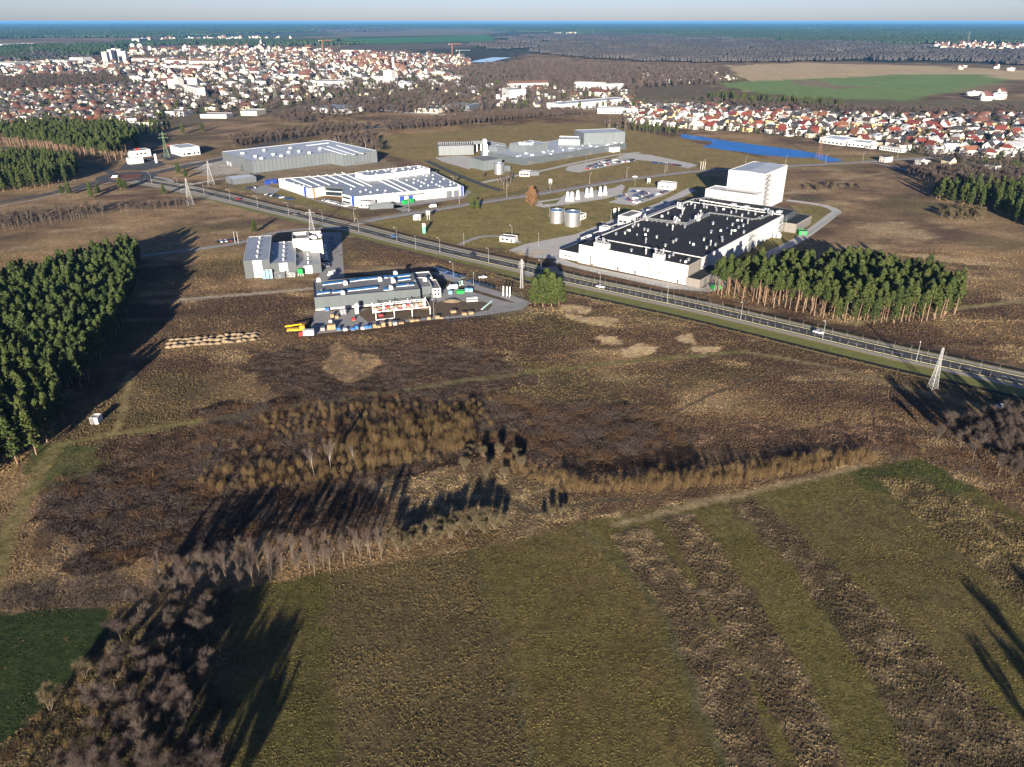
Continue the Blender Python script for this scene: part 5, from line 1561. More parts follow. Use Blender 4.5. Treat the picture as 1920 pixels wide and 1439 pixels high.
rest = sorted([p for p in PINES if not p[6].startswith(('single', 'pines in the clump'))], key=lambda p: math.hypot(p[0], p[1]))
fov = [p for p in rest if abs(p[0]) < p[1] * .64 + 30]
hid = [p for p in rest if not abs(p[0]) < p[1] * .64 + 30]
near = fov[:300 - len(keep_first)]
si = 0
for (a, b_, me, s, rz, lab, grp) in keep_first + near:
    if lab is None:
        lab = 'lone green pine ' + SINGLE_WORDS[si]; si += 1
    plant('pine_tree', me, lab, 'pine tree', grp, a, b_, s, rz)
others = fov[300 - len(keep_first):] + hid
allp = TALL_PINE + FULL_PINE + YOUNG_PINE + BIG_PINE
pj = [joined_any(t, c_, 'pine') for t, c_ in allp]
scatter('pine_wood', 'dark green pine woods farther off', [(p[0], p[1], 0) for p in others], [p[4] for p in others], [p[3] for p in others], [allp.index(p[2]) for p in others], pj)
print('pines', len(near) + len(keep_first), len(others))

# bare broadleaved trees
BT = []
def bares(sp, meshes, label, group, s0=.75, s1=1.15, cat='bare tree', name='bare_tree'):
    for (a, b_) in sp: BT.append((a, b_, R.choice(meshes), R.uniform(s0, s1), R.uniform(0, 6.28), label, group, cat, name))


bares(spots([(300, 1112), (345, 1085), (480, 1060), (600, 1050), (722, 1035), (724, 1052), (610, 1078), (480, 1100), (360, 1125), (310, 1130)], 2.3, 21), BARE_SLIM, 'slender bare grey tree in the row above the front field', 'row of slender bare trees above the front field', .72, 1.0)
bares(spots([(200, 1200), (290, 1125), (400, 1120), (430, 1150), (380, 1220), (300, 1260), (220, 1290)], 3.8, 22), BARE_BUSH + BARE, 'low bushy bare tree in the hedgerow corner', 'low bushy trees of the hedgerow corner', .55, .85)
bares(spots([(110, 1460), (150, 1380), (260, 1330), (330, 1320), (400, 1430), (440, 1540), (380, 1640), (60, 1640)], 3.3, 23), BARE, 'tall purplish bare tree in the clump at the bottom left', 'tall bare trees of the bottom left clump', .62, .98)
bares(spots([(160, 1320), (220, 1260), (330, 1240), (390, 1300), (330, 1330), (200, 1370)], 3.5, 24), BARE, 'bare tree in the middle of the bottom left hedgerow', 'bare trees in the middle of the hedgerow', .6, .9)
bares([at2(95, 1330), at2(160, 1270)], BARE_BUSH, 'wide leafless pale tree on the edge of the dark green crop', 'pale trees by the dark green crop', .9, 1.1)
bares(spots([(1740, 835), (1780, 812), (1850, 800), (1990, 790), (2150, 800), (2250, 960), (2000, 960), (1920, 925), (1850, 880)], 3.9, 25), BARE, 'purplish bare tree in the thicket at the right edge', 'bare trees of the right edge thicket', .55, .95)
bares(spots([(735, 1012), (790, 995), (860, 985), (940, 975), (945, 990), (870, 1012), (790, 1030), (745, 1035)], 2.6, 27), BARE_BUSH, 'rounded olive bare bush at the head of the front field', 'rounded olive bushes at the head of the front field', .55, .8)
bares([at2(*p) for p in ((1020, 975), (1035, 968), (1052, 966), (1060, 960))], BARE_BUSH, 'small greyish bush beside the ditch corner', 'small bushes beside the ditch corner', .4, .55)
bares([at2(*p) for p in ((590, 895), (620, 880), (665, 870), (300, 1080), (65, 770), (80, 785), (118, 730), (130, 745), (105, 715))], BIRCHES, 'single birch with a pale stem', 'single pale stemmed birches', .55, .85)
bares(spots([(860, 850), (960, 850), (990, 880), (940, 900), (870, 890)], 4, 28), BARE_BUSH, 'grey green rounded bush right of the golden scrub', 'rounded bushes right of the golden scrub', .55, .8)
# rows left of the road, mid distance
bares(spots([(-60, 425), (0, 418), (80, 412), (195, 398), (200, 408), (90, 426), (0, 438), (-60, 445)], 3.4, 29), BARE_SLIM, 'bare tree in the close row left of the pylon', 'bare trees in the close row left of the pylon', .75, 1.0)
bares(spots([(226, 398), (290, 392), (352, 384), (354, 390), (290, 400), (230, 405)], 3.4, 30), BARE_SLIM, 'bare tree in the short row reaching the pylon', 'bare trees in the short row reaching the pylon', .6, .85)
BTFAR = []
def barefar(sp, meshes, s0=.7, s1=1.1):
    for (a, b_) in sp: BTFAR.append((a, b_, R.choice(meshes), R.uniform(s0, s1), R.uniform(0, 6.28)))


barefar(spots([(430, 268), (520, 258), (620, 240), (700, 243), (640, 252), (520, 268), (440, 280)], 5.5, 31), BARE)
barefar(spots([(600, 268), (680, 256), (705, 262), (715, 290), (650, 275)], 6, 32), BIRCHES + BARE)
barefar(spots([(720, 248), (860, 238), (980, 226), (1090, 220), (1092, 214), (960, 216), (840, 228), (720, 240)], 4.2, 33), BARE)
barefar(spots([(1130, 236), (1180, 240), (1175, 248), (1140, 246)], 8, 34), BIRCHES)
barefar(spots([(500, 225), (620, 200), (800, 180), (900, 190), (860, 215), (700, 215), (560, 235)], 8, 35), BARE)
barefar(spots([(1700, 330), (1740, 322), (1860, 335), (1920, 330), (2000, 345), (1920, 358), (1760, 356)], 4.5, 36), BARE)
barefar(spots([(1760, 405), (1790, 398), (1850, 402), (1840, 415), (1780, 415)], 4, 37), BARE_BUSH)
barefar(spots([(1300, 188), (1440, 200), (1600, 208), (1760, 210), (1900, 205), (1910, 215), (1760, 220), (1560, 214), (1400, 206)], 8.5, 38), BARE)
barefar(spots([(620, 172), (900, 150), (1180, 165), (1200, 178), (900, 190), (640, 200)], 13, 39), BARE)
barefar(spots([(800, 132), (1000, 118), (1340, 140), (1340, 160), (1150, 165), (900, 148)], 15, 40), BARE, .9, 1.3)
barefar(spots([(0, 150), (220, 140), (240, 160), (0, 178)], 11, 41), BARE, .9, 1.2)
barefar([(97, 80), (103, 74), (106, 88), (112, 80), (118, 96)], BARE, .8, 1.1)      # the wood just right of the picture's lower corner
barefar([at2(*p) for p in ((855, 342), (722, 352), (905, 335))], BARE_BUSH, .8, 1)
barefar(spots([(930, 350), (960, 340), (965, 348), (935, 356)], 5, 42), BIRCHES)
barefar(spots([(1500, 352), (1600, 346), (1620, 352), (1520, 362)], 7, 43), BARE_BUSH, .5, .8)
BT.sort(key=lambda p: math.hypot(p[0], p[1]))
vis = [p for p in BT if abs(p[0]) < p[1] * .64 + 25]
one = vis[:300]
for (a, b_, me, s, rz, lab, grp, cat, nm) in one:
    plant(nm, me, lab, cat, grp, a, b_, s, rz, parts=('trunk', 'twigs'))
allb = BARE + BARE_SLIM + BARE_BUSH + BIRCHES
bj = [joined_any(t, c_, 'bare') for t, c_ in allb]
o_ = [p[:5] for p in vis[300:]] + [p[:5] for p in BT if not abs(p[0]) < p[1] * .64 + 25] + BTFAR
scatter('bare_woodland', 'leafless woodland and tree belts farther off', [(p[0], p[1], 0) for p in o_], [p[4] for p in o_], [p[3] for p in o_], [allb.index(p[2]) for p in o_], bj)
print('bare', len(one), len(o_))
ax_, ay_ = at2(997, 386)
plant('russet_tree', YELLOW[0], 'rust brown rounded tree standing alone beside the tank stand', 'tree', None, ax_, ay_, 1.0, 0)

# golden willow scrub
RODS = [rods_mesh(130 + i, 3.6 + .6 * i, 2.2, 95, TWIG_W, lean=.16, wid=.013, name='willow') for i in range(4)]
RODS_R = [rods_mesh(140 + i, 1.7, 2.8, 110, TWIG_R, name='russet', lean=.9) for i in range(2)]
RODS_D = [rods_mesh(150 + i, 1.4, 2.8, 110, TWIG, name='bramble', lean=1.0) for i in range(2)]
W = []
def scrub(poly, gap, seed, meshes, s0, s1, label, group):
    for (a, b_) in spots(poly, gap, seed): W.append((a, b_, R.choice(meshes), R.uniform(s0, s1), R.uniform(0, 6.28), label, group))


scrub([(640, 830), (760, 800), (880, 790), (890, 835), (800, 868), (680, 880), (600, 860)], 1.9, 51, RODS, .45, 1.2, 'golden brown willow bush in the tall middle of the scrub', 'golden willows in the middle of the scrub')
scrub([(480, 790), (640, 765), (900, 760), (920, 790), (640, 810), (520, 820)], 2.2, 52, RODS, .3, .75, 'low golden willow bush along the upper edge of the scrub', 'low willows along the upper edge of the scrub')
scrub([(370, 905), (460, 870), (640, 870), (700, 885), (640, 905), (480, 920), (390, 925)], 2.0, 53, RODS, .35, .85, 'golden brown willow bush at the lower left end of the scrub', 'willows at the lower left end of the scrub')
scrub([(930, 850), (1000, 880), (1060, 895), (1050, 915), (960, 890)], 2.0, 54, RODS, .5, .8, 'golden willow bush on the bank of the dark ditch', 'willows on the bank of the ditch')
scrub([(1060, 905), (1180, 905), (1320, 890), (1500, 862), (1640, 850), (1640, 866), (1500, 888), (1330, 915), (1180, 925), (1065, 922)], 1.6, 55, RODS, .45, .95, 'pale golden willow bush in the long hedge above the striped field', 'willows of the long hedge above the striped field')
scrub([(900, 780), (1100, 770), (1260, 830), (1200, 860), (980, 850)], 5.5, 56, RODS_R + RODS_D, .5, 1.0, 'scattered russet bush on the wet heath', 'scattered bushes on the wet heath')
W.sort(key=lambda p: math.hypot(p[0], p[1]))
for (a, b_, me, s, rz, lab, grp) in W[:300]:
    o = link('willow_bush', me, loc=(a, b_, 0), rz=rz); o.scale = (s, s, s)
    tag(o, lab, 'bush', grp)
ex = [p[:5] for p in W[300:]]
def morescrub(poly, gap, seed, meshes, s0, s1):
    for (a, b_) in spots(poly, gap, seed): ex.append((a, b_, R.choice(meshes), R.uniform(s0, s1), R.uniform(0, 6.28)))


morescrub([(380, 770), (640, 740), (940, 745), (1180, 770), (1300, 830), (1050, 880), (900, 840), (760, 890), (600, 930), (380, 920)], 2.3, 57, RODS_R + RODS_D + RODS_D, .4, 1.2)
morescrub([(430, 800), (640, 750), (920, 750), (1000, 800), (900, 860), (640, 900), (420, 930), (370, 880)], 4.5, 70, RODS + RODS_R, .3, .75)
morescrub([(1000, 890), (1300, 880), (1700, 830), (1740, 850), (1500, 895), (1060, 935)], 4.0, 71, RODS + RODS_R + RODS_D, .25, .6)
morescrub([(80, 900), (380, 850), (700, 930), (730, 1000), (520, 1020), (200, 1080), (60, 1060)], 2.5, 58, RODS_D + RODS_D + RODS_R, .3, 1.1)
morescrub([(470, 660), (640, 640), (900, 655), (1000, 710), (900, 740), (620, 750), (480, 720)], 2.8, 59, RODS_D, .3, .8)
morescrub([(0, 1115), (210, 1085), (310, 1120), (200, 1135), (0, 1148)], 2.2, 60, RODS_D, .5, 1.0)
morescrub([(0, 1410), (140, 1270), (220, 1200), (260, 1300), (130, 1450), (0, 1520)], 2.6, 61, RODS_R + RODS_D + RODS, .3, .7)
morescrub([(1300, 850), (1700, 830), (1760, 800), (1830, 860), (1900, 935), (1740, 858), (1500, 880)], 3.2, 62, RODS_R + RODS_D, .35, .8)
morescrub([(430, 445), (640, 445), (900, 500), (950, 530), (700, 490), (640, 480)], 5, 63, RODS_D + RODS_R, .35, .7)
morescrub([(1060, 540), (1330, 610), (1320, 640), (1060, 590)], 6, 66, RODS_D, .3, .55)
morescrub([(1350, 560), (1560, 610), (1800, 610), (1920, 640), (1920, 690), (1640, 640), (1330, 565)], 5, 67, RODS_D + RODS_R, .25, .6)
allr = RODS + RODS_R + RODS_D
scatter('undergrowth', 'russet brambles and low scrub of the heath', [(p[0], p[1], 0) for p in ex], [p[4] for p in ex], [p[3] for p in ex], [allr.index(p[2]) for p in ex], allr)
print('scrub', len(W), len(ex))

# ------------------------------------------------------------------ the town
WALLC = mat_object('house_wall', rough=.85, var=.06)
ROOFC = mat_object('house_roof', rough=.75, var=.15, scale=.8)
def house_mesh(w, l, h, rh, kind, wallm, roofm, seed=0):
    """walls (with window recesses as dark glass) and roof of a small house"""
    mb = MB()
    x, y = w / 2, l / 2
    if kind == 'gable':
        mb.add([(-x, -y, 0), (x, -y, 0), (x, y, 0), (-x, y, 0), (-x, -y, h), (x, -y, h), (x, y, h), (-x, y, h), (0, -y, h + rh), (0, y, h + rh)],
               [[0, 1, 5, 8, 4], [1, 2, 6, 5], [2, 3, 7, 9, 6], [3, 0, 4, 7]])
    else:
        mb.box(-x, x, -y, y, 0, h)
    for sy in (-1, 1):
        for fx_ in (-.25, .25):
            for z0 in ((1.0,) if h < 4.5 else (1.0, 3.7)):
                mb.box(fx_ * w - .6, fx_ * w + .6, sy * y - .03, sy * y + .03, z0, z0 + 1.3, 1)
    for sx in (-1, 1):
        for fy_ in (-.3, 0, .3):
            mb.box(sx * x - .03, sx * x + .03, fy_ * l - .55, fy_ * l + .55, 1.0, 2.3, 1)
    wm = mb.mesh('house', [wallm, GLASS])
    rb = MB(); e = .5; t = .22
    if kind == 'gable':
        k = rh / x; zl = h - e * k
        for s in (-1, 1):
            q = [(s * (x + e), -y - e, zl), (0, -y - e, h + rh), (0, y + e, h + rh), (s * (x + e), y + e, zl)]
            u = [(p[0], p[1], p[2] + t) for p in q]
            f = [[0, 1, 2, 3], [7, 6, 5, 4], [0, 4, 5, 1], [2, 6, 7, 3], [3, 7, 4, 0]]
            rb.add(q + u, f if s < 0 else [g[::-1] for g in f])
        rb.box(x * .3, x * .3 + .7, y * .3, y * .3 + .7, h + rh * .4, h + rh + .9)
    elif kind == 'hip':
        q = [(-x - e, -y - e, h), (x + e, -y - e, h), (x + e, y + e, h), (-x - e, y + e, h), (0, -y * .35, h + rh), (0, y * .35, h + rh)]
        rb.add(q, [[0, 1, 4], [1, 2, 5, 4], [2, 3, 5], [3, 0, 4, 5], [3, 2, 1, 0]])
        rb.box(x * .3, x * .3 + .7, 0, .7, h + rh * .4, h + rh + .7)
    else:
        rb.box(-x - .15, x + .15, -y - .15, y + .15, h, h + .35)
        rb.box(-x * .3, x * .2, -y * .2, y * .2, h + .35, h + 1.2)
    return wm, rb.mesh('roof', roofm)


HK = [(9.5, 11, 4.6, 4.2, 'gable'), (10, 12, 3.4, 4.6, 'gable'), (11, 11, 5.2, 3.2, 'hip'), (9, 12, 6, 0, 'flat'), (8, 15, 5.6, 3.6, 'gable'), (12, 20, 4.2, 0, 'flat')]
HM = [house_mesh(*k, WALLC, ROOFC) for k in HK]
WALLS = [((.66, .65, .62), 'white'), ((.66, .65, .62), 'white'), ((.66, .65, .62), 'white'), ((.60, .52, .36), 'cream'), ((.60, .42, .20), 'ochre'), ((.42, .40, .37), 'grey')]
ROOFS = [((.15, .036, .027), 'red'), ((.165, .070, .042), 'orange'), ((.035, .035, .04), 'black'), ((.075, .05, .04), 'brown'), ((.30, .31, .33), 'pale grey'), ((.10, .024, .022), 'dark red')]
HOUSES = []
def suburb(poly, gap, seed, place, flat=.25, ang=None, jit=.35):
    for (a, b_) in spots(poly, gap, seed):
        r = R.random()
        k = R.choice([3, 3, 5]) if r < flat else R.choice([0, 0, 1, 2, 4])
        wi = R.randrange(6); ri = R.choice([0, 0, 1, 2, 2, 3, 3, 4, 5]) if k not in (3, 5) else R.choice([4, 4, 2])
        an = (ang if ang is not None else R.choice([.3, 1.87])) + R.choice([0, math.pi / 2]) + R.uniform(-jit, jit)
        HOUSES.append((a, b_, k, wi, ri, an, place))


suburb([(1165, 200), (1300, 200), (1440, 209), (1600, 218), (1720, 222), (1920, 218), (2010, 224), (2010, 300), (1920, 296), (1850, 295), (1760, 290), (1700, 282), (1600, 266), (1440, 252), (1300, 242), (1180, 232)], 14.5, 71, 'pond suburb', ang=.55)
suburb([(1640, 300), (1720, 305), (1820, 312), (1920, 320), (2000, 330), (2000, 352), (1900, 340), (1800, 328), (1760, 322)], 24, 72, 'right hand gardens', .6)
suburb([(-80, 172), (120, 166), (230, 162), (300, 160), (330, 196), (300, 222), (250, 232), (100, 240), (-80, 244)], 16, 73, 'left suburb', ang=.9)
suburb([(330, 170), (520, 160), (640, 165), (620, 188), (480, 205), (340, 216)], 34, 74, 'field outskirts', .7)
suburb([(640, 168), (900, 160), (1180, 172), (1180, 196), (900, 203), (650, 188)], 40, 75, 'town edge', .6)
HOUSES.sort(key=lambda h: math.hypot(h[0], h[1]))
HOUSES = [h for h in HOUSES if abs(h[0]) < h[1] * .66 + 30]
KW = ['steep gabled', 'broad gabled', 'hip roofed', 'flat roofed', 'long gabled', 'low flat roofed']
for (a, b_, k, wi, ri, an, place) in HOUSES[:300]:
    wm, rm = HM[k]
    o = link('house', wm, loc=(a, b_, 0), rz=an); o.color = (*WALLS[wi][0], 1)
    s = R.uniform(.72, 1.02); o.scale = (s, s, s * R.uniform(.9, 1.15))
    tag(o, f'{KW[k]} {WALLS[wi][1]} house with {ROOFS[ri][1]} roof in the {place}', 'house', f'{WALLS[wi][1]} {KW[k]} houses with {ROOFS[ri][1]} roofs in the {place}')
    r_ = bpy.data.objects.new('roof', rm); COL.objects.link(r_); r_.parent = o; r_.color = (*ROOFS[ri][0], 1)
rest_h = [(h[0], h[1], h[2], h[3], h[4], h[5]) for h in HOUSES[300:]]

# the crowd of town houses behind
def fixed(nm, c, **kw): return mat(nm, c, **kw)
WFIX = [fixed('town_white', (.64, .63, .60)), fixed('town_cream', (.58, .50, .36)), fixed('town_grey', (.40, .38, .36))]
RFIX = [fixed('town_red_roof', (.088, .038, .031)), fixed('town_orange_roof', (.115, .064, .045)), fixed('town_dark_roof', (.05, .045, .05)), fixed('town_pale_roof', (.34, .35, .37))]
TP = []
for wi in range(3):
    for ri in range(4):
        k = HK[(wi * 4 + ri) % 5] if ri != 3 else HK[5]
        wm, rm = house_mesh(*k, WFIX[wi], RFIX[ri])
        TP.append(None)
        # join walls and roof
        def tri(me):
            me.calc_loop_triangles(); t = np.empty(len(me.loop_triangles) * 3, np.int32); me.loop_triangles.foreach_get('vertices', t)
            mi = np.empty(len(me.loop_triangles), np.int32); me.loop_triangles.foreach_get('material_index', mi)
            c = np.empty(len(me.vertices) * 3, np.float32); me.vertices.foreach_get('co', c); return c.reshape(-1, 3), t.reshape(-1, 3), mi
        ca, ta, ma = tri(wm); cb, tb, mb_ = tri(rm)
        TP[-1] = np_mesh('town_house', np.vstack([ca, cb]), np.vstack([ta, tb + len(ca)]), [WFIX[wi], GLASS, RFIX[ri]], np.r_[ma, np.full(len(tb), 2)])
TH = []
def townfill(poly, gap, seed, s0, s1, zs=(.9, 1.3), kinds=range(12)):
    kinds = list(kinds)
    for (a, b_) in spots(poly, gap, seed): TH.append((a, b_, R.uniform(0, 6.28), R.uniform(s0, s1), R.uniform(*zs), R.choice(kinds)))


for h in rest_h: TH.append((h[0], h[1], h[5], 1.0, 1.0, (0, 0, 0, 1, 1, 2)[h[3]] * 4 + (0, 1, 2, 2, 3, 0)[h[4]]))
townfill([(-100, 128), (60, 122), (260, 118), (420, 106), (640, 101), (800, 104), (880, 112), (880, 132), (760, 146), (640, 156), (420, 160), (300, 158), (200, 146), (-100, 150)], 31, 81, .9, 1.5, (1.0, 1.6), (3, 3, 3, 7, 2, 2, 0, 1, 6, 11, 5, 4))
townfill([(640, 105), (780, 108), (800, 126), (760, 140), (640, 132)], 24, 82, 1.0, 1.5, (1.2, 1.8), (0, 1, 1, 5, 2, 4, 3, 3, 7))
townfill([(300, 150), (640, 150), (860, 140), (900, 160), (640, 170), (330, 175)], 55, 83, 1.0, 1.9, (.8, 1.2), (3, 7, 3, 11, 2, 0))
townfill([(220, 95), (460, 88), (640, 96), (420, 104), (240, 108)], 62, 84, 1.2, 2.0, (.9, 1.3), (0, 3, 1, 7, 4))
townfill([(260, 74), (420, 70), (560, 72), (420, 79), (280, 80)], 110, 85, 1.3, 2.2)
townfill([(1745, 86), (1830, 82), (1920, 86), (2000, 90), (1920, 96), (1780, 95)], 75, 86, 1.3, 2.0, (1, 1.4), (0, 1, 0, 5, 4))
townfill([(1200, 132), (1300, 128), (1370, 142), (1380, 152), (1280, 158), (1190, 150)], 30, 87, .45, .7, (.8, 1), (2, 3, 3, 6, 7))
townfill([(1750, 123), (1920, 130), (1920, 138), (1760, 128)], 75, 88, 1, 1.6, (1, 1.2), (0, 3, 5))
townfill([(1030, 60), (1140, 56), (1150, 62), (1040, 65)], 140, 89, 1.2, 2)
townfill([(1820, 178), (1870, 176), (1900, 186), (1850, 190)], 30, 90, 1, 1.6, (1, 1.2), (3, 3, 0, 7))
if TH:
    scatter('town_houses', 'crowd of white walled, red and orange roofed town houses', [(h[0], h[1], 0) for h in TH], [h[2] for h in TH], [(h[3], h[3], h[3] * h[4]) for h in TH], [h[5] for h in TH], TP)
print('houses', len(HOUSES), 'town', len(TH))

# larger town buildings, each by itself
def big(name, label, pA, pB, depth, h, wall=WHITE2, roof=GREY_ROOF, floors=0, nwin=0, cat='building', group=None, pitched=None, strips=0):
    b_ = Bld(name, label, cat, at2(*pA), group)
    rc = b_.rect(pA, pB, depth)
    b_.shell(rc, h, wall, roof, rim=.4)
    L = math.dist(rc[0], rc[1])
    for f in range(floors):
        z0 = 1.0 + f * 3.0
        b_.openings('window', rc[0], rc[1], [(i + .5) / nwin for i in range(nwin)], max(1.4, L / nwin * .5), z0, z0 + 1.5, GLASS, proud=.1)
    if pitched:
        P = [b_.rel(p) for p in rc]; m0 = [(P[0][i] + P[3][i]) / 2 for i in (0, 1)]; m1 = [(P[1][i] + P[2][i]) / 2 for i in (0, 1)]
        mb = MB(); mb.add([(*P[0], h + .02), (*P[1], h + .02), (*P[2], h + .02), (*P[3], h + .02), (*m0, h + 4.5), (*m1, h + 4.5)], [[0, 1, 5, 4], [2, 3, 4, 5], [0, 4, 3], [1, 2, 5]])
        mb.build('pitched_roof', pitched, b_.o)
    for s in range(strips):
        t = (s + .5) / strips
        a = np.array(rc[0]) * (1 - t) + np.array(rc[1]) * t; c = np.array(rc[3]) * (1 - t) + np.array(rc[2]) * t
        n_ = (np.array(rc[1]) - np.array(rc[0])) / L * (L / strips * .18)
        b_.prism('rooflight', [a * .95 + c * .05 - n_, a * .95 + c * .05 + n_, c * .95 + a * .05 + n_, c * .95 + a * .05 - n_], h - .5, h + 1.2, DARK_WALL, GLASS)
    return b_


for i, (x0, x1, y, hh, w) in enumerate(((195, 204, 124, 38, 'leftmost'), (206, 213, 122, 42, 'second'), (215, 222, 121, 45, 'third'), (224, 231, 121, 43, 'fourth'), (232, 239, 122, 38, 'rightmost'))):
    big('tower_block', f'pale high rise tower block, {w} of the five in the town', (x0, y), (x1, y), 18, hh, WHITE2, GREY_ROOF, int(hh / 3) - 1, 4, 'tower block', 'five high rise tower blocks')
big('apartment_block', 'white apartment block left of another beyond the brown field', (316, 166), (336, 167), 14, 17, WHITE2, GREY_ROOF, 5, 8, 'apartment block')
big('apartment_block', 'white apartment block right of another beyond the brown field', (349, 165), (371, 165), 14, 18, WHITE2, GREY_ROOF, 5, 8, 'apartment block')
big('apartment_block', 'white apartment block with blank gable nearest of the three beyond the brown field', (347, 178), (371, 185), 14, 17, WHITE2, GREY_ROOF, 5, 8, 'apartment block')
big('long_shed', 'long white shed with dark roof strips at the top of the brown field', (639, 215), (683, 209), 60, 6.5, WHITE, WHITE, 0, 0, strips=5)
big('wall_hall', 'low grey hall right of the long white shed', (710, 207), (745, 208), 30, 5, GREY_WALL, GREY_ROOF, 1, 6)
big('hall', 'blue-green roofed hall at the edge of town', (778, 211), (820, 213), 40, 6, CREAM, mat('green_metal_roof', (.03, .14, .17), rough=.5), 1, 6)
big('hall', 'dark arched roofed hall left of the bridge road', (832, 206), (880, 208), 40, 7, GREY_WALL, BLUE_ROOF, 1, 8)
big('factory', 'white cubic factory block behind the field', (955, 188), (986, 187), 40, 16, WHITE, GREY_ROOF, 1, 6)
big('factory_wing', 'low white wing beside the white cubic factory block', (930, 186), (954, 187), 35, 7, WHITE, GREY_ROOF, 1, 5)
big('barracks', 'long cream building with orange tiled roof left of the white factory block', (955, 169), (1028, 167), 16, 11, WHITE2, GREY_ROOF, 3, 16, pitched=RFIX[1])
big('school', 'long white four storey building in the middle distance', (1077, 170), (1130, 172), 18, 15, WHITE, GREY_ROOF, 4, 14)
big('school_wing', 'white wing at the right end of the long white four storey building', (1132, 174), (1168, 172), 18, 14, WHITE, GREY_ROOF, 4, 9)
big('villa', 'red roofed long building before the white four storey building', (1104, 180), (1136, 182), 16, 7, CREAM, GREY_ROOF, 1, 8, pitched=RFIX[0])
big('warehouse', 'very long white warehouse at the near edge of the right suburb', (1050, 208), (1178, 196), 30, 9, WHITE, PALE_ROOF, 0, 0)
big('warehouse', 'white warehouse in line with the very long one', (1120, 213), (1195, 214), 22, 7, WHITE, PALE_ROOF, 1, 10)
big('hall', 'white hall between suburb and pond with pale roof', (1536, 268), (1580, 274), 26, 6, WHITE, SKYW, 1, 6)
big('hall', 'second white hall between suburb and pond', (1588, 274), (1628, 278), 22, 5, WHITE, SKYW, 1, 5)
big('row_garages', 'long low white garage row by the road at the end of the pond', (1648, 281), (1690, 287), 8, 3.4, WHITE, GREY_ROOF, 1, 8)
big('shed', 'small white shed left of the garage row', (1622, 278), (1634, 280), 8, 3.2, WHITE, GREY_ROOF, 1, 2)
big('works', 'sprawling white works at the far left edge', (5, 90), (66, 88), 90, 16, WHITE, WHITE, 0, 0)
big('works', 'smaller white works right of the sprawling one at the far left', (80, 89), (106, 88), 80, 14, WHITE, WHITE)
big('silo_block', 'white block with mast far beyond the tower blocks', (262, 84), (279, 83), 40, 30, WHITE2, WHITE2)
for i, px_ in enumerate((249, 263)):
    d_ = Bld('dome', ('left', 'right')[i] + ' one of two white domes beyond the tower blocks', 'dome', at2(px_, 91), 'white domes beyond the tower blocks')
    mb = MB()
    for k in range(6):
        a0, a1 = math.pi / 2 * k / 6, math.pi / 2 * (k + 1) / 6
        mb.tube((0, 0, 8 + 14 * math.sin(a0)), (0, 0, 8 + 14 * math.sin(a1)), 14 * math.cos(a0) + .05, 14 * math.cos(a1) + .05, 16, cap=k == 5)
    mb.build('cover', WHITE2, d_.o); mb = MB(); mb.tube((0, 0, 0), (0, 0, 8), 13.5, 13.5, 16); mb.build('drum', CREAM, d_.o)
for i, (x0, x1, y, dp, hh, lb) in enumerate(((-40, 30, 128, 60, 14, 'long pale block at the left edge of town'), (34, 66, 125, 50, 12, 'pale block right of the long one at the left edge'), (70, 128, 122, 60, 12, 'wide pale block in the left part of town'), (132, 156, 118, 40, 15, 'white block before the tower blocks'), (158, 176, 132, 40, 12, 'blue-grey roofed hall before the tower blocks'), (508, 560, 147, 40, 9, 'long white hall above the brown field scrub'), (590, 626, 163, 40, 11, 'white hall at the right end of the outskirts'), (626, 645, 163, 40, 10, 'white hall beside another at the edge of town'), (316, 380, 133, 20, 12, 'long white hall in the middle of town'), (450, 486, 142, 40, 10, 'arched grey hall in the middle of town'), (640, 695, 104, 16, 18, 'long white slab block on the skyline of the old town'), (240, 300, 121, 16, 16, 'long block with orange roof right of the tower blocks'), (310, 350, 124, 16, 16, 'second long block with orange roof in the town'), (356, 410, 126, 16, 16, 'third long block with orange roof in the town'), (228, 257, 214, 22, 7, 'cream hall at the near edge of the left suburb'), (310, 345, 218, 26, 6, 'white hall at the near edge of town'), (452, 482, 217, 30, 6, 'white gabled shed above the brown field'), (336, 372, 193, 26, 5, 'grey blue roofed hall on the outskirts'), (376, 425, 222, 22, 5, 'row of white stalls along the edge of town'), (215, 300, 238, 12, 4, 'long cream wall like shed above the pine wood'), (700, 740, 158, 26, 12, 'white works with silo blocks in the mid town'), (720, 735, 157, 16, 26, 'white silo block towering over the mid town works'), (830, 862, 152, 30, 9, 'long white factory near the river'))):
    big('town_building', lb, (x0, y), (x1, y + .5), dp, hh, (WHITE2, CREAM, WHITE2)[i % 3] if 'cream' not in lb else CREAM, (GREY_ROOF, PALE_ROOF, BLUE_ROOF)[i % 3], max(1, int(hh / 3) - 1), max(4, int((x1 - x0) / 4)), pitched=RFIX[1] if 'orange' in lb else (RFIX[0] if 'red' in lb else None))
for i, (px_, y, hh) in enumerate(((607, 114, 62), (848, 108, 45), (862, 116, 34))):
    c_ = Bld('tower_crane', ('tall orange tower crane over the old town', 'slim orange tower crane right of the old town', 'small grey tower crane near the river')[i], 'crane', at2(px_, y))
    m_ = mat('faded_crane_paint', (.26, .11, .04)) if i == 0 else bpy.data.materials['faded_crane_paint'] if i == 1 else GREY_WALL
    c_.prism('mast', [np.array(c_.loc[:2]) + np.array(q) * .9 for q in ((-1, -1), (1, -1), (1, 1), (-1, 1))], 0, hh, m_)
    mb = MB(); mb.box(-12, 36, -.5, .5, hh, hh + 1.0); mb.build('jib', m_, c_.o)
    mb = MB(); mb.box(-12, -8, -1.5, 1.5, hh - 3, hh); mb.build('counterweight', GREY_WALL, c_.o)
ct = Bld('church', 'red brick church with tall spire in the old town', 'church', at2(745, 135))
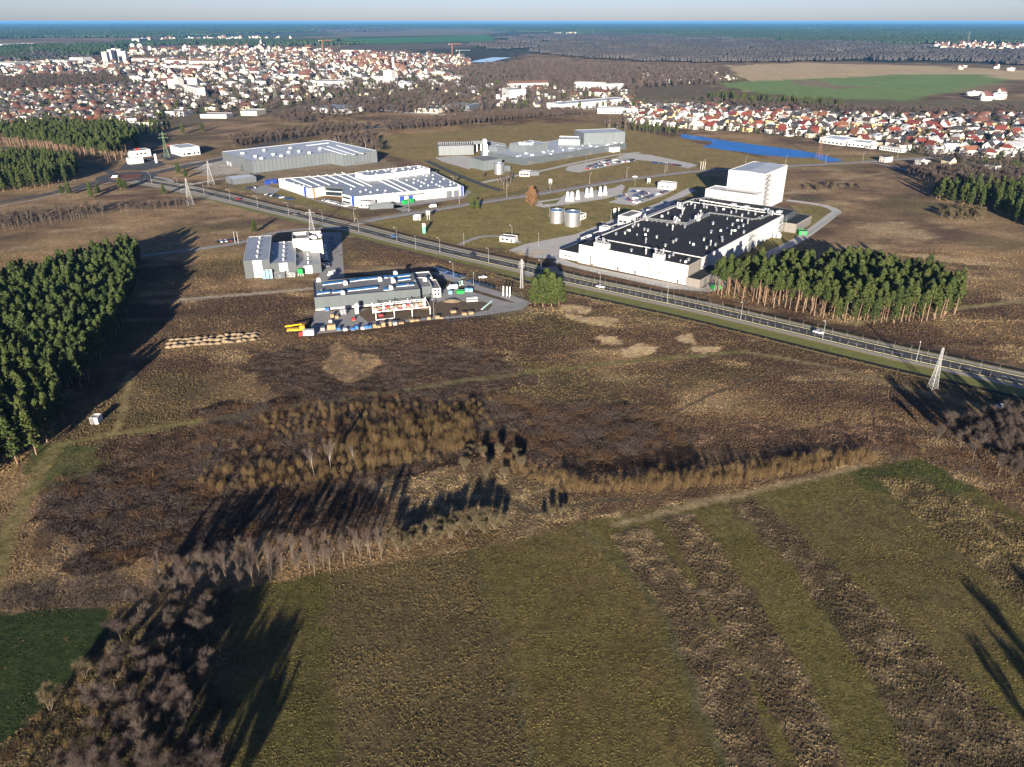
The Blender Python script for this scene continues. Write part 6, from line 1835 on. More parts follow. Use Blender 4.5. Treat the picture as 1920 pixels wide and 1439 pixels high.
ct.prism('nave', ct.rect((740, 134), (752, 134), 50), 0, 20, RFIX[1], RFIX[0]); ct.prism('tower', ct.rect((736, 134.2), (740, 134.2), 10), 0, 34, CREAM)
mb = MB(); p_ = ct.rel(ct.rect((736, 134.2), (740, 134.2), 10)[0]); mb.tube((p_[0] + 5, p_[1] + 5, 34), (p_[0] + 5, p_[1] + 5, 56), 5, .2, 6); mb.build('spire', RFIX[2], ct.o)
ct = Bld('church', 'white church tower standing apart beyond the town', 'church', at2(490, 89))
ct.prism('tower', ct.rect((488.5, 89), (491, 89), 12), 0, 30, WHITE2); ct.prism('nave', ct.rect((491.2, 89), (496, 89), 14), 0, 14, WHITE2, RFIX[2])
mb = MB(); p_ = ct.rel(ct.rect((488.5, 89), (491, 89), 12)[0]); mb.tube((p_[0] + 4, p_[1] + 6, 30), (p_[0] + 4, p_[1] + 6, 48), 4.5, .2, 6); mb.build('spire', GREY_ROOF, ct.o)

# ------------------------------------------------------------------ trees among the houses, far woods
def smalltree(seed, h, r, m, n=46, tris=5):
    rng = np.random.default_rng(seed)
    mb = MB(); mb.tube((0, 0, 0), (0, 0, h * .7), .18, .06, 4, cap=False)
    cen = []
    for k in range(n):
        u = rng.random(); a = rng.random() * 6.28; q = r * math.sin(math.pi * (.12 + .82 * u)) * (.4 + .6 * rng.random())
        cen.append((q * math.cos(a), q * math.sin(a), h * (.22 + .78 * u)))
    v, f = clumps(rng, np.array(cen), np.full(n, r * .32), tris, r * .2)
    return joined_any(mb.mesh('trunk', BARK2), np_mesh('crown', v, f, m), 'tree')
FARBROWN = mat_plant('far_bare_crowns', (.062, .047, .042), (.105, .080, .068))
ST = [smalltree(300, 8, 3, FARBROWN), smalltree(301, 9.5, 3.4, FARBROWN), smalltree(302, 6, 2.6, FARBROWN), smalltree(303, 9, 2.6, NEEDLE), smalltree(304, 7, 2.4, NEEDLE2)]
tt = []
def towntrees(poly, gap, seed, kinds, s0=.7, s1=1.3):
    for (a, b_) in spots(poly, gap, seed): tt.append((a, b_, R.choice(kinds), R.uniform(s0, s1)))


HB = {}
for h in HOUSES + TH: HB.setdefault((int(h[0] // 12), int(h[1] // 12)), []).append((h[0], h[1]))
towntrees([(1160, 196), (1300, 192), (1440, 203), (1600, 210), (1720, 214), (1920, 212), (2010, 215), (2010, 345), (1920, 330), (1850, 315), (1760, 300), (1700, 286), (1600, 268), (1440, 254), (1300, 244), (1170, 234)], 7.2, 91, [0, 1, 2, 2, 2, 3, 4], .5, .95)
towntrees([(-80, 165), (120, 160), (300, 156), (340, 200), (300, 232), (100, 242), (-80, 248)], 7.8, 92, [0, 1, 2, 2, 3, 4], .6, 1.1)
towntrees([(330, 165), (640, 155), (900, 150), (1190, 165), (1190, 205), (900, 210), (640, 195), (330, 222)], 13, 93, [0, 1, 2, 0, 3])
towntrees([(-100, 112), (420, 104), (860, 105), (900, 150), (640, 160), (300, 165), (-100, 165)], 13.5, 94, [0, 1, 0, 3], .7, 1.3)
towntrees([(1190, 128), (1300, 126), (1380, 142), (1390, 156), (1280, 160), (1180, 150)], 15, 95, [0, 1, 2, 3, 4], .6, 1.0)
towntrees([(800, 130), (1000, 118), (1340, 132), (1345, 158), (1180, 168), (900, 152)], 17, 96, [0, 1], .9, 1.6)
towntrees([(210, 92), (640, 86), (640, 102), (230, 110)], 40, 97, [0, 1, 3], 1, 1.6)
tt = [t for t in tt if all(math.hypot(t[0] - q[0], t[1] - q[1]) > 5.2 for di in (-1, 0, 1) for dj in (-1, 0, 1) for q in HB.get((int(t[0] // 12) + di, int(t[1] // 12) + dj), ()))]
scatter('town_trees', 'garden and street trees among the town houses', [(t[0], t[1], 0) for t in tt], [R.uniform(0, 6.28) for t in tt], [t[3] for t in tt], [t[2] for t in tt], ST)
print('town trees', len(tt))

def canopy(seed, m, size=70, n=95, h=15, r=4.2):
    rng = np.random.default_rng(seed)
    V, Fc = [], []
    for k in range(n):
        x, y = rng.uniform(-size / 2, size / 2, 2); hh = h * rng.uniform(.7, 1.15); rr = r * rng.uniform(.7, 1.3)
        b0 = len(V)
        for (zz, q) in ((.25, .75), (.6, 1.0), (.88, .6)):
            for j in range(5):
                t = j * 1.2566 + rng.normal() * .25 + zz
                V.append((x + rr * q * math.cos(t) * rng.uniform(.75, 1.25), y + rr * q * math.sin(t) * rng.uniform(.75, 1.25), hh * zz * rng.uniform(.92, 1.08)))
        V.append((x, y, hh))
        for l in (0, 1):
            for j in range(5):
                a, b_ = b0 + l * 5 + j, b0 + l * 5 + (j + 1) % 5
                Fc += [(a, b_, b_ + 5), (a, b_ + 5, a + 5)]
        for j in range(5): Fc.append((b0 + 10 + j, b0 + 10 + (j + 1) % 5, b0 + 15))
    return np_mesh('canopy', np.array(V), np.array(Fc), m)
FARGREEN = mat_plant('far_pine_canopy', (.018, .034, .016), (.040, .058, .026))
FARWOOD = mat_plant('far_bare_canopy', (.036, .035, .038), (.064, .058, .058))
CAN_G = [canopy(310 + i, FARGREEN) for i in range(3)]; CAN_B = [canopy(320 + i, FARWOOD, h=14, r=4.6) for i in range(3)]
def farwood(name, label, polys, meshes, fill=1.0, nlim=4200, base=2300.0):
    """patches of canopy; far away one patch stands for a wider stretch of the wood"""
    pts, sc_ = [], []
    for poly in polys:
        P = ats(poly)
        dmin = min(math.hypot(*p) for p in P); dmax = min(45000.0, max(math.hypot(*p) for p in P))
        lo, hi = math.log(max(900, dmin * .95)), math.log(dmax)
        n = int((hi - lo) * (base / 70) ** 2 * 1.45 * fill * 1.5)
        d = np.exp(NR.uniform(lo, hi, n)); t = NR.uniform(-.72, .72, n)
        x, y = d * np.sin(t), d * np.cos(t)
        s = np.clip(d / base, .6, 12)
        k = inside(x + (fbm(x, y, 3, 3, 900, 900) - .5) * 400 * np.minimum(s, 3), y + (fbm(x, y, 8, 3, 900, 900) - .5) * 500 * np.minimum(s, 3), P)
        pts.append(np.stack([x, y, np.zeros(n)], 1)[k]); sc_.append(s[k])
    pts, sc_ = np.concatenate(pts), np.concatenate(sc_)
    scatter(name, label, pts, NR.uniform(0, 6.28, len(pts)), np.stack([sc_, sc_, NR.uniform(.85, 1.25, len(sc_)) * np.clip(sc_ ** .25, 1, 1.6)], 1), NR.integers(0, len(meshes), len(pts)), meshes)
    print(name, len(pts))
farwood('pine_forest', 'dark blue-green pine forest reaching to the horizon', [
    [(-900, 42.2), (640, 42.2), (640, 56), (420, 66), (260, 72), (0, 74), (-900, 80)],
    [(640, 42.2), (2900, 42.2), (2900, 84), (1920, 82), (1740, 86), (1500, 78), (1250, 70), (1040, 62), (900, 54), (640, 54)],
    [(-600, 84), (0, 92), (210, 84), (250, 82), (258, 92), (180, 104), (60, 116), (-600, 122)],
    [(300, 82), (640, 78), (640, 84), (420, 90), (300, 88)]], CAN_G)
farwood('bare_forest', 'grey-brown leafless forest beyond the river', [
    [(1030, 66), (1250, 72), (1500, 80), (1740, 88), (1760, 96), (1920, 98), (2600, 104), (2600, 128), (1920, 128), (1760, 118), (1500, 114), (1360, 118), (1180, 112), (1040, 104), (1030, 90)],
    [(925, 78), (990, 72), (998, 92), (940, 92)],
    [(600, 57), (700, 56), (760, 58), (660, 61)], [(-100, 108), (60, 106), (130, 112), (0, 120), (-100, 124)]], CAN_B)

# ------------------------------------------------------------------ vehicles
CARP = mat_object('car_paint', rough=.25, var=.03, spec=.6)
TYRE = mat('tyre_rubber', (.015, .015, .015), rough=.9)
def car_meshes(l=4.3, w=1.76, h=1.46, van=False):
    prof = [(-l / 2, .45), (-l / 2, .82), (-l * .44, .95), (-l * .2 if not van else -l * .34, 1.0), (l * .36 if not van else l * .5, 1.02), (l / 2, .85), (l / 2, .42), (l * .42, .28), (-l * .42, .28)]
    mb = MB(); n = len(prof)
    for s in (-1, 1): mb.v += [(p[0], s * w / 2 * (1 if p[1] < .9 else .95), p[1]) for p in prof]
    for i in range(n):
        j = (i + 1) % n; mb.f.append([i, j, n + j, n + i][::-1]); mb.m.append(0)
    mb.f += [list(range(n)), list(range(2 * n - 1, n - 1, -1))]; mb.m += [0, 0]
    body = mb.mesh('body', CARP)
    mb = MB()
    x0, x1, x2, x3 = (-l * .22, -l * .06, l * .22, l * .40) if not van else (-l * .36, -l * .24, l * .47, l * .49)
    hh = h if not van else 2.1
    vs = []
    for s in (-1, 1): vs += [(x0, s * w * .47, .98), (x1, s * w * .40, hh - .06), (x2, s * w * .40, hh - .06), (x3, s * w * .47, .98)]
    mb.add(vs, [[0, 4, 5, 1], [3, 2, 6, 7], [0, 1, 2, 3], [4, 7, 6, 5], [1, 5, 6, 2]])
    glass = mb.mesh('window', GLASS if not van else CARP)
    mb = MB(); mb.add([(x1 - .05, -w * .40, hh - .05), (x2 + .05, -w * .40, hh - .05), (x2 + .05, w * .40, hh - .05), (x1 - .05, w * .40, hh - .05), (x1, -w * .37, hh), (x2, -w * .37, hh), (x2, w * .37, hh), (x1, w * .37, hh)],
                      [[4, 5, 6, 7], [0, 1, 5, 4], [1, 2, 6, 5], [2, 3, 7, 6], [3, 0, 4, 7]])
    roof = mb.mesh('roof', CARP)
    mb = MB(); mb.tube((0, -.1, 0), (0, .1, 0), .32, .32, 10)
    return body, glass, roof, mb.mesh('wheel', TYRE)
CAR = car_meshes(); VAN = car_meshes(5.4, 1.95, 2.1, True)
CC = [((.55, .56, .58), 'silver'), ((.66, .66, .66), 'white'), ((.02, .02, .022), 'black'), ((.03, .05, .13), 'dark blue'), ((.11, .115, .12), 'grey'), ((.24, .02, .02), 'red'), ((.10, .02, .05), 'wine red'), ((.05, .10, .22), 'blue')]
def car(p, rz, ci, label, group, wheels=False, kind=None, name='parked_car', cat='car'):
    b_, g_, r_, w_ = kind or CAR
    o = thing(name, label, cat, (p[0], p[1], .06), rz, group)
    for nm, me in (('body', b_), ('window', g_), ('roof', r_)):
        c_ = bpy.data.objects.new(nm, me); COL.objects.link(c_); c_.parent = o; c_.color = (*CC[ci][0], 1)
    if wheels:
        L = 1.35 if kind is None else 1.65
        for x_ in (-L, L):
            for y_ in (-.8, .8):
                c_ = bpy.data.objects.new('wheel', w_); COL.objects.link(c_); c_.parent = o; c_.location = (x_, y_, .32)
    return o
def carrow(pA, pB, n, turn, place, group, skip=.12, pal=(0, 1, 2, 3, 4, 5, 1, 0, 2, 4, 3, 6), wheels=False):
    a, b_ = np.array(at2(*pA)), np.array(at2(*pB)); d = math.atan2(*(b_ - a)[::-1])
    for i in range(n):
        if R.random() < skip: continue
        p = a + (b_ - a) * (i + .5) / n
        ci = R.choice(pal)
        car(p, d + turn + R.uniform(-.06, .06) + R.choice([0, math.pi]), ci, f'{CC[ci][1]} car parked in {place}', f'{CC[ci][1]} cars in {place}', wheels)
H90 = math.pi / 2
G_ = 'the factory car park'
for (pa, pb, n) in (((1155, 375), (1172, 366), 7), ((1176, 377), (1208, 361), 13), ((1180, 378), (1214, 363), 13), ((1190, 382), (1222, 369), 12), ((1222, 368), (1250, 360), 11), ((1185, 362), (1196, 358), 4)):
    carrow(pa, pb, n, H90, 'the car park of the black roofed factory', '')
for (pa, pb, n) in (((1103, 314), (1132, 305), 14), ((1110, 317), (1146, 307), 17), ((1100, 318), (1128, 312), 12), ((1150, 306), (1188, 303), 12), ((1135, 303), (1160, 300), 8)):
    carrow(pa, pb, n, H90, 'the car park of the laboratory', '')
carrow((1222, 306), (1282, 313), 14, H90, 'the row east of the laboratory', '', .3, (2, 3, 6, 4))
carrow((500, 366), (548, 376), 14, H90, 'the yard of the white factory with blue stripes', '', .25, (3, 2, 4, 3, 1))
carrow((608, 377), (652, 388), 16, H90, 'the forecourt of the white factory with blue stripes', '', .15, (1, 0, 4, 2, 1))
carrow((604, 462), (612, 504), 12, H90, 'the shade beside the three stepped halls', '', .1, (3, 2, 4, 0), True)
carrow((815, 505), (868, 524), 14, H90, 'the lane behind the long grey hall', '', .15, (3, 2, 4, 7, 0), True)
carrow((880, 530), (925, 543), 6, .1, 'the lane towards the pine clump', '', .1, (2, 3, 2, 4), True)
carrow((408, 456), (438, 452), 7, H90, 'the lane left of the three stepped halls', '', .15, (3, 2, 5, 0), True)
carrow((462, 355), (478, 353), 5, H90, 'the small yard by the blue trailer', '', .2, (3, 2, 1))
carrow((255, 303), (292, 300), 8, .3, 'the petrol station', '', .4, (1, 5, 3))
car(at2(1880, 766), 2.9, 0, 'pale silver car parked on the heath at the right edge', None, True)
car(at2(622, 516), 1.2, 1, 'white van parked at the corner of the halls yard', None, True, VAN, 'parked_van', 'van')
car(at2(739, 445), 2.55, 7, 'blue car driving on the main road', None, True, None, 'car')
for px_, d_, ci_, lb_ in ((1500, 1.7, 0, 'silver car driving before the pine grove'), (1130, -1.7, 1, 'white car driving past the black roofed factory'), (880, 1.7, 2, 'black car driving before the factory path'), (560, -1.7, 4, 'grey car driving behind the stepped halls'), (430, 1.7, 5, 'red car driving near the left pylon')):
    k_ = min(range(len(MAIN) - 1), key=lambda i: abs(MAIN[i][0] - at2(px_, 427 + (px_ - 660) * .2)[0]))
    p_ = offset_line(MAIN, mo(d_))[k_]; q_ = MAIN[k_ + 1]
    car(p_, math.atan2(q_[1] - MAIN[k_][1], q_[0] - MAIN[k_][0]), ci_, lb_, None, True, None, 'car')
car(at2(905, 522), .2, 0, 'pale car at the entrance of the long hall car park', None, True)
car(at2(868, 521), 1.5, 6, 'wine red car at the corner of the long hall', None, True)
car(at2(811, 389), .35, 1, 'white lorry cab on the side road', None, True, VAN, 'van', 'van')
car(at2(216, 334), .1, 1, 'white bus like van on the roundabout', None, True, VAN, 'van', 'van')
car(at2(113, 354), 2.9, 2, 'dark car driving below the left pine wood', None, True, None, 'car')
car(at2(318, 274), .3, 5, 'red car beside the green pylon', None)
car(at2(848, 542), .3, 1, 'white van in the yard of the long hall', None, True, VAN, 'parked_van', 'van')
car(at2(1190, 333), .3, 1, 'white car on the side road by the car park gate', None, False, None, 'car')

# yellow mobile crane and yard goods
YD = lambda a, b_: at2(660 + a / 6.4, 530 + b_ / 6.4)
cr = Bld('mobile_crane', 'yellow mobile crane lying low beside the white truck', 'crane', at2(556, 622))
def rotbox(bld, name, c, l, w, z0, z1, an, m, parent=None):
    d = np.array((math.cos(an), math.sin(an))); n_ = np.array((-d[1], d[0])); c = np.array(c)
    return bld.prism(name, [c - d * l / 2 - n_ * w / 2, c + d * l / 2 - n_ * w / 2, c + d * l / 2 + n_ * w / 2, c - d * l / 2 + n_ * w / 2], z0, z1, m, parent=parent, bottom=True)
c0 = np.array(cr.loc[:2])
rotbox(cr, 'chassis', c0, 7.5, 2.4, .7, 1.4, .15, YEL_P); rotbox(cr, 'cab', c0 + (2.6, .4), 2.0, 2.3, 1.4, 2.7, .15, YEL_P)
mb = MB(); mb.tube((-4.5, -.3, 2.4), (2.5, .5, 3.2), .35, .28, 6); mb.build('boom', YEL_P, cr.o)
for x_ in (-2.6, -1.2, 1.2, 2.6):
    for y_ in (-1.1, 1.1):
        mb = MB(); mb.tube((x_, y_ - .18 + x_ * .15, .5), (x_, y_ + .18 + x_ * .15, .5), .5, .5, 10); mb.build('wheel', TYRE, cr.o)
tr = Bld('truck', 'white box truck behind the heap at the yard edge', 'truck', at2(580, 631))
c0 = np.array(tr.loc[:2]); rotbox(tr, 'cargo_box', c0, 4.4, 2.3, .8, 3.0, .12, WHITE); rotbox(tr, 'cab', c0 + (-3.1, -.4), 1.6, 2.1, .6, 2.2, .12, RED_P)
for x_ in (-2.8, .4, 1.6):
    for y_ in (-1, 1):
        mb = MB(); mb.tube((x_, y_ - .15 + x_ * .12, .45), (x_, y_ + .15 + x_ * .12, .45), .45, .45, 10); mb.build('wheel', TYRE, tr.o)
lf = Bld('loader', 'small red loader inside the gantry bay', 'machine', YD(345, 415))
c0 = np.array(lf.loc[:2]); rotbox(lf, 'body', c0, 2.6, 1.4, .5, 1.3, .1, RED_P); rotbox(lf, 'cab', c0 + (-.3, 0), 1.1, 1.2, 1.3, 2.2, .1, GLASS)
for x_ in (-.8, .8):
    for y_ in (-.75, .75):
        mb = MB(); mb.tube((x_, y_ - .15, .4), (x_, y_ + .15, .4), .4, .4, 10); mb.build('wheel', TYRE, lf.o)
def crate(p, w, l, h, an, m, label, group=None, name='crate', cat='crate'):
    """slatted timber or steel box: boards round a floor, each side built up of slats"""
    o = thing(name, label, cat, (p[0], p[1], .06), an, group)
    mb = MB(); mb.box(-w / 2, w / 2, -l / 2, l / 2, .08, .2)
    for x_ in (-w * .4, 0, w * .4): mb.box(x_ - .08, x_ + .08, -l / 2, l / 2, 0, .08)
    mb.build('pallet', WOOD, o)
    mb = MB(); mb.box(-w / 2 + .05, w / 2 - .05, -l / 2 + .05, l / 2 - .05, .2, h - .1); mb.build('box', m, o)
    mb = MB(); mb.box(-w / 2, w / 2, -l / 2, l / 2, h - .1, h); mb.build('lid', m, o)
    return o
GREYM = mat('grey_tarpaulin', (.22, .23, .24)); BLUEM = mat('blue_tarpaulin', (.03, .12, .33)); WHT = mat('white_wrap', (.6, .6, .58))
goods = [(60, 560, BLUEM, 1.6, 1.5, 'blue'), (130, 565, WHT, 1.5, 1.0, 'white'), (175, 555, BLUEM, 1.8, 1.4, 'bright blue'), (215, 550, BLUEM, 1.6, 1.2, 'blue'), (270, 545, WOOD, 1.4, 1.7, 'timber'), (318, 540, WOOD, 1.9, .9, 'low timber'), (375, 530, WOOD, 1.7, 1.9, 'tall timber'), (460, 520, WOOD, 1.2, 1.9, 'tall timber'), (515, 512, GREYM, 1.9, 1.5, 'grey wrapped'), (590, 492, WOOD, 2.4, .7, 'flat timber'), (720, 470, WOOD, 2.0, 1.1, 'timber'), (780, 462, WOOD, 1.8, .8, 'low timber'), (925, 445, WOOD, 1.6, 1.2, 'timber'), (1025, 430, WOOD, 1.9, 1.2, 'timber'), (1075, 432, WOOD, 1.6, .6, 'flat timber'), (1215, 362, WOOD, 2.4, 1.1, 'timber'), (1345, 388, WOOD, 2.2, 1.1, 'timber'), (1425, 378, WOOD, 2.4, 1.1, 'timber'), (-220, 560, WOOD, 1.8, 2.2, 'tall brown'), (-270, 565, WOOD, 1.8, 2.2, 'tall brown'), (-350, 575, GREYM, 1.9, 1.3, 'grey'), (-160, 575, BLUEM, 1.6, 1.3, 'blue'), (-80, 580, WHT, 1.6, 1.0, 'white'), (10, 575, BLUEM, 1.6, 1.2, 'blue'), (-180, 430, WOOD, 1.5, 1.3, 'timber'), (-260, 480, WHT, 1.4, 1.0, 'white'), (-240, 420, WOOD, 1.5, 1.6, 'timber'), (20, 455, RED_P, 1.3, 1.2, 'red'), (-300, 340, BLUEM, 1.8, 1.4, 'blue')]
for i, (a, b_, m, w, h, lb) in enumerate(goods):
    if i < 18: wh = f'in the row along the yard edge, {["first","second","third","fourth","fifth","sixth","seventh","eighth","ninth","tenth","eleventh","twelfth","thirteenth","fourteenth","fifteenth","sixteenth","seventeenth","eighteenth"][i]} from the left end'
    else: wh = ['first of the pair beside the white truck', 'second of the pair beside the white truck', 'next to the white truck', 'between truck and row', 'near the start of the row', 'at the head of the row', 'before the left end of the long hall', 'on the drive before the long hall', 'by the silver bins of the long hall', 'beside the white hopper', 'at the left corner of the long hall'][i - 18]
    crate(YD(a, b_), w, w * .9, h, R.uniform(0, .5), m, f'{lb} crate {wh}', 'crates and bundles along the yard edge')
for i, (a, b_) in enumerate(((-150, 330), (-115, 325))):
    t_ = Bld('bin', ('left', 'right')[i] + ' silver bin before the long grey hall', 'bin', YD(a + 30, b_ + 60)); mb = MB(); mb.tube((0, 0, .5), (0, 0, 2.6), .95, .95, 10); mb.tube((0, 0, 2.6), (0, 0, 3.1), .95, .4, 10); mb.build('drum', STEEL, t_.o)
    mb = MB()
    for x_ in (-.6, .6):
        for y_ in (-.6, .6): mb.box(x_ - .06, x_ + .06, y_ - .06, y_ + .06, 0, .6)
    mb.build('leg', STEEL, t_.o)
for k in range(26):      # goods on the gantry shelf
    t = (k % 13 + .5) / 13; A, B = np.array(back[0]), np.array(back[-1]); p = A + (B - A) * t + (np.array(front[0]) - A) * .15
    m = (WHT, WOOD, RED_P, WOOD, GREYM)[k * 7 % 5]; z_ = 1.3 if k < 13 else 2.5
    o = thing('bundle', ('pale', 'timber', 'red', 'timber', 'grey')[k * 7 % 5] + ' bundle on the ' + ('lower' if k < 13 else 'upper') + ' shelf of the white gantry', 'bundle', (p[0], p[1], z_), la_, 'bundles on the gantry shelf')
    mb = MB(); mb.box(-.65, .65, -.6, .6, .08, .8); mb.build('load', m, o); mb = MB()
    for x_ in (-.5, .5): mb.box(x_ - .06, x_ + .06, -.6, .6, 0, .08)
    mb.build('bearer', WOOD, o)
for r_ in range(3):
    for c_ in range(5):
        p = at2(806 + 40 + c_ * 5.2 - r_ * .5 - 10 * 0, 541 - c_ * 1.5 - r_ * 3.2)
        o = thing('pallet_load', ('front', 'middle', 'back')[r_] + ' row of pale turquoise pallets, ' + ('first', 'second', 'third', 'fourth', 'last')[c_] + ' from the left', 'pallet', (p[0], p[1], .06), .3, 'turquoise pallets in the yard')
        mb = MB(); mb.box(-.45, .45, -.45, .45, .15, .55); mb.build('load', mat('pale_turquoise', (.34, .52, .50)) if (r_, c_) == (0, 0) else bpy.data.materials['pale_turquoise'], o); mb = MB(); mb.box(-.5, .5, -.5, .5, 0, .15); mb.build('pallet', WOOD, o)
for c_ in range(9):
    p = YD(1560 + 14 * c_, 325 - 12 * c_)
    o = thing('bollard', 'turquoise kerb block on the yard bend, ' + ('first', 'second', 'third', 'fourth', 'fifth', 'sixth', 'seventh', 'eighth', 'last')[c_] + ' from the left', 'bollard', (p[0], p[1], .06), .6 + c_ * .05, 'turquoise kerb blocks on the yard bend')
    mb = MB(); mb.box(-.5, .5, -.18, .18, 0, .35); mb.build('block', bpy.data.materials['pale_turquoise'], o)
for c_ in range(6):
    p = YD(1395 + (c_ % 3) * 45, 225 - (c_ // 3) * 30 - (c_ % 3) * 4)
    o = thing('slab_stack', ('near', 'far')[c_ // 3] + ' row of white panel stacks on the grass, ' + ('left', 'middle', 'right')[c_ % 3], 'stack', (p[0], p[1], .02), .2, 'white panel stacks')
    for k in range(3): mb = MB(); mb.box(-.9, .9, -1.1, 1.1, .02 + k * .16, .14 + k * .16); mb.build('panel', WHT, o)
o = thing('skip', 'green skip in the yard of the long hall', 'skip', (*YD(1300, 128), .06), .2); mb = MB(); mb.add([(-1.6, -.9, 0), (1.6, -.9, 0), (1.6, .9, 0), (-1.6, .9, 0), (-2.1, -1.1, 1.3), (2.1, -1.1, 1.3), (2.1, 1.1, 1.3), (-2.1, 1.1, 1.3)], [[0, 1, 5, 4], [1, 2, 6, 5], [2, 3, 7, 6], [3, 0, 4, 7], [3, 2, 1, 0]]); mb.build('tub', GREEN_P, o)
mb = MB(); mb.box(-1.9, 1.9, -1.0, 1.0, .9, 1.1); mb.build('load', DARK_WALL, o)
for i, (a, b_) in enumerate(((1180, 140), (1375, 110), (1425, 112))):
    crate(YD(a, b_), 1.8, 1.6, 1.7, .2, LBLUE, ('pale blue cage box left of the green skip', 'pale blue cage box right of the green skip', 'rightmost pale blue cage box behind the green skip')[i], 'pale blue cage boxes')
# sand heap
def heap(name, label, c, r, h, m, seed, cat='heap', sx=1.0, an=0.0, group=None):
    rng = np.random.default_rng(seed); mb = MB(); n = 14; rings = [(1, 0), (.72, .42), (.4, .8), (.12, 1)]
    for (q, z_) in rings:
        for k in range(n):
            t = 6.2832 * k / n; w = rng.uniform(.85, 1.15)
            x_, y_ = r * q * w * math.cos(t) * sx, r * q * w * math.sin(t)
            mb.v.append((x_ * math.cos(an) - y_ * math.sin(an), x_ * math.sin(an) + y_ * math.cos(an), h * z_ * rng.uniform(.85, 1.1) + .0))
    for l in range(3):
        for k in range(n):
            j = (k + 1) % n; mb.f.append([l * n + k, l * n + j, (l + 1) * n + j, (l + 1) * n + k]); mb.m.append(0)
    mb.f.append([3 * n + k for k in range(n)]); mb.m.append(0)
    return tag(mb.build(name, m, None, True, (c[0], c[1], .02)), label, cat, group)
SAND = mat('sand', (.21, .158, .10), rough=.95, var=.2, scale=1.2, bump=.5)
heap('sand_heap', 'pale sand heap beside the gantry', YD(1200, 225), 2.6, 1.1, SAND, 5, sx=1.8)
heap('soil_heap', 'small soil heap at the gantry corner', YD(880, 310), 1.6, .5, SAND, 6, sx=1.6)
# rows of lumpy soil heaps left of the yard
for row in range(3):
    for k in range(13):
        px_, py_ = 314 + k * 13.2 + row * 3, 652 - k * 1.15 - row * 6.4
        p = at2(px_ + R.uniform(-3, 3), py_ + R.uniform(-1, 1))
        heap('earth_heap', ('front', 'middle', 'back')[row] + ' row of tan earth heaps by the plantation shade, ' + ('first', 'second', 'third', 'fourth', 'fifth', 'sixth', 'seventh', 'eighth', 'ninth', 'tenth', 'eleventh', 'twelfth', 'last')[k] + ' from the left', p, R.uniform(.9, 1.35), R.uniform(.6, 1.05), SAND, 400 + row * 20 + k, sx=R.uniform(1.5, 2.1), an=R.uniform(-.1, .3), group='tan earth heaps in three rows')

# ------------------------------------------------------------------ lamps, saplings, pylons, masts, fences
mb = MB(); mb.tube((0, 0, 0), (0, 0, 8.5), .09, .05, 6); LP = mb.mesh('pole', LATT)
mb = MB(); mb.tube((0, 0, 8.5), (1.5, 0, 9.0), .045, .04, 5); LA = mb.mesh('arm', LATT)
mb = MB(); mb.box(1.3, 2.1, -.16, .16, 8.95, 9.12); LHD = mb.mesh('lamp_head', WSTEEL)
lampno = [0]
def lamp(p, rz, label, group, s=1.0):
    o = thing('street_lamp', label, 'street lamp', (p[0], p[1], 0), rz, group); o.scale = (s, s, s)
    for nm, me in (('pole', LP), ('arm', LA), ('lamp_head', LHD)):
        c_ = bpy.data.objects.new(nm, me); COL.objects.link(c_); c_.parent = o
near_line, far_line = offset_line(MAIN, mo(-4.6)), offset_line(MAIN, mo(4.9))
for i, (x_, y_, a_) in enumerate(along(near_line, 36, 14)):
    if 150 < math.hypot(x_, y_) < 760 and abs(x_) < y_ * .75: lamp((x_, y_), a_ - _sgn * H90 + math.pi * (0), 'street lamp on the near verge of the main road', 'street lamps along the near verge of the main road')
for i, (x_, y_, a_) in enumerate(along(SIDE, 42, 10)):
    o_ = (x_ - math.sin(a_) * 5.2, y_ + math.cos(a_) * 5.2)
    if y_ < 1000: lamp(o_, a_ - H90, 'street lamp along the side road between the factories', 'street lamps along the side road')
for px_, py_, lb in ((1010, 462, 'where the factory drive meets the main road'), (1130, 440, 'halfway along the factory drive'), (1030, 408, 'left of the silver tanks'), (1145, 418, 'beside the factory office box'), (1065, 388, 'below the tank stand'), (1190, 350, 'behind the car park'), (870, 463, 'by the curving footpath'), (960, 448, 'by the guard house'), (1162, 296, 'on the laboratory forecourt'), (1098, 306, 'by the laboratory car park'), (1250, 322, 'by the row east of the laboratory'), (780, 470, 'at the bus lay-by'), (850, 520, 'in the long hall car park'), (888, 540, 'on the lane of the long hall'), (814, 596, 'on the yard edge by the gantry'), (640, 345, 'on the lawn by the white factory'), (820, 340, 'on the lawn behind the white factory'), (850, 350, 'second on the lawn behind the white factory')):
    lamp(at2(px_, py_), R.uniform(0, 6), 'street lamp standing ' + lb, None, .9)
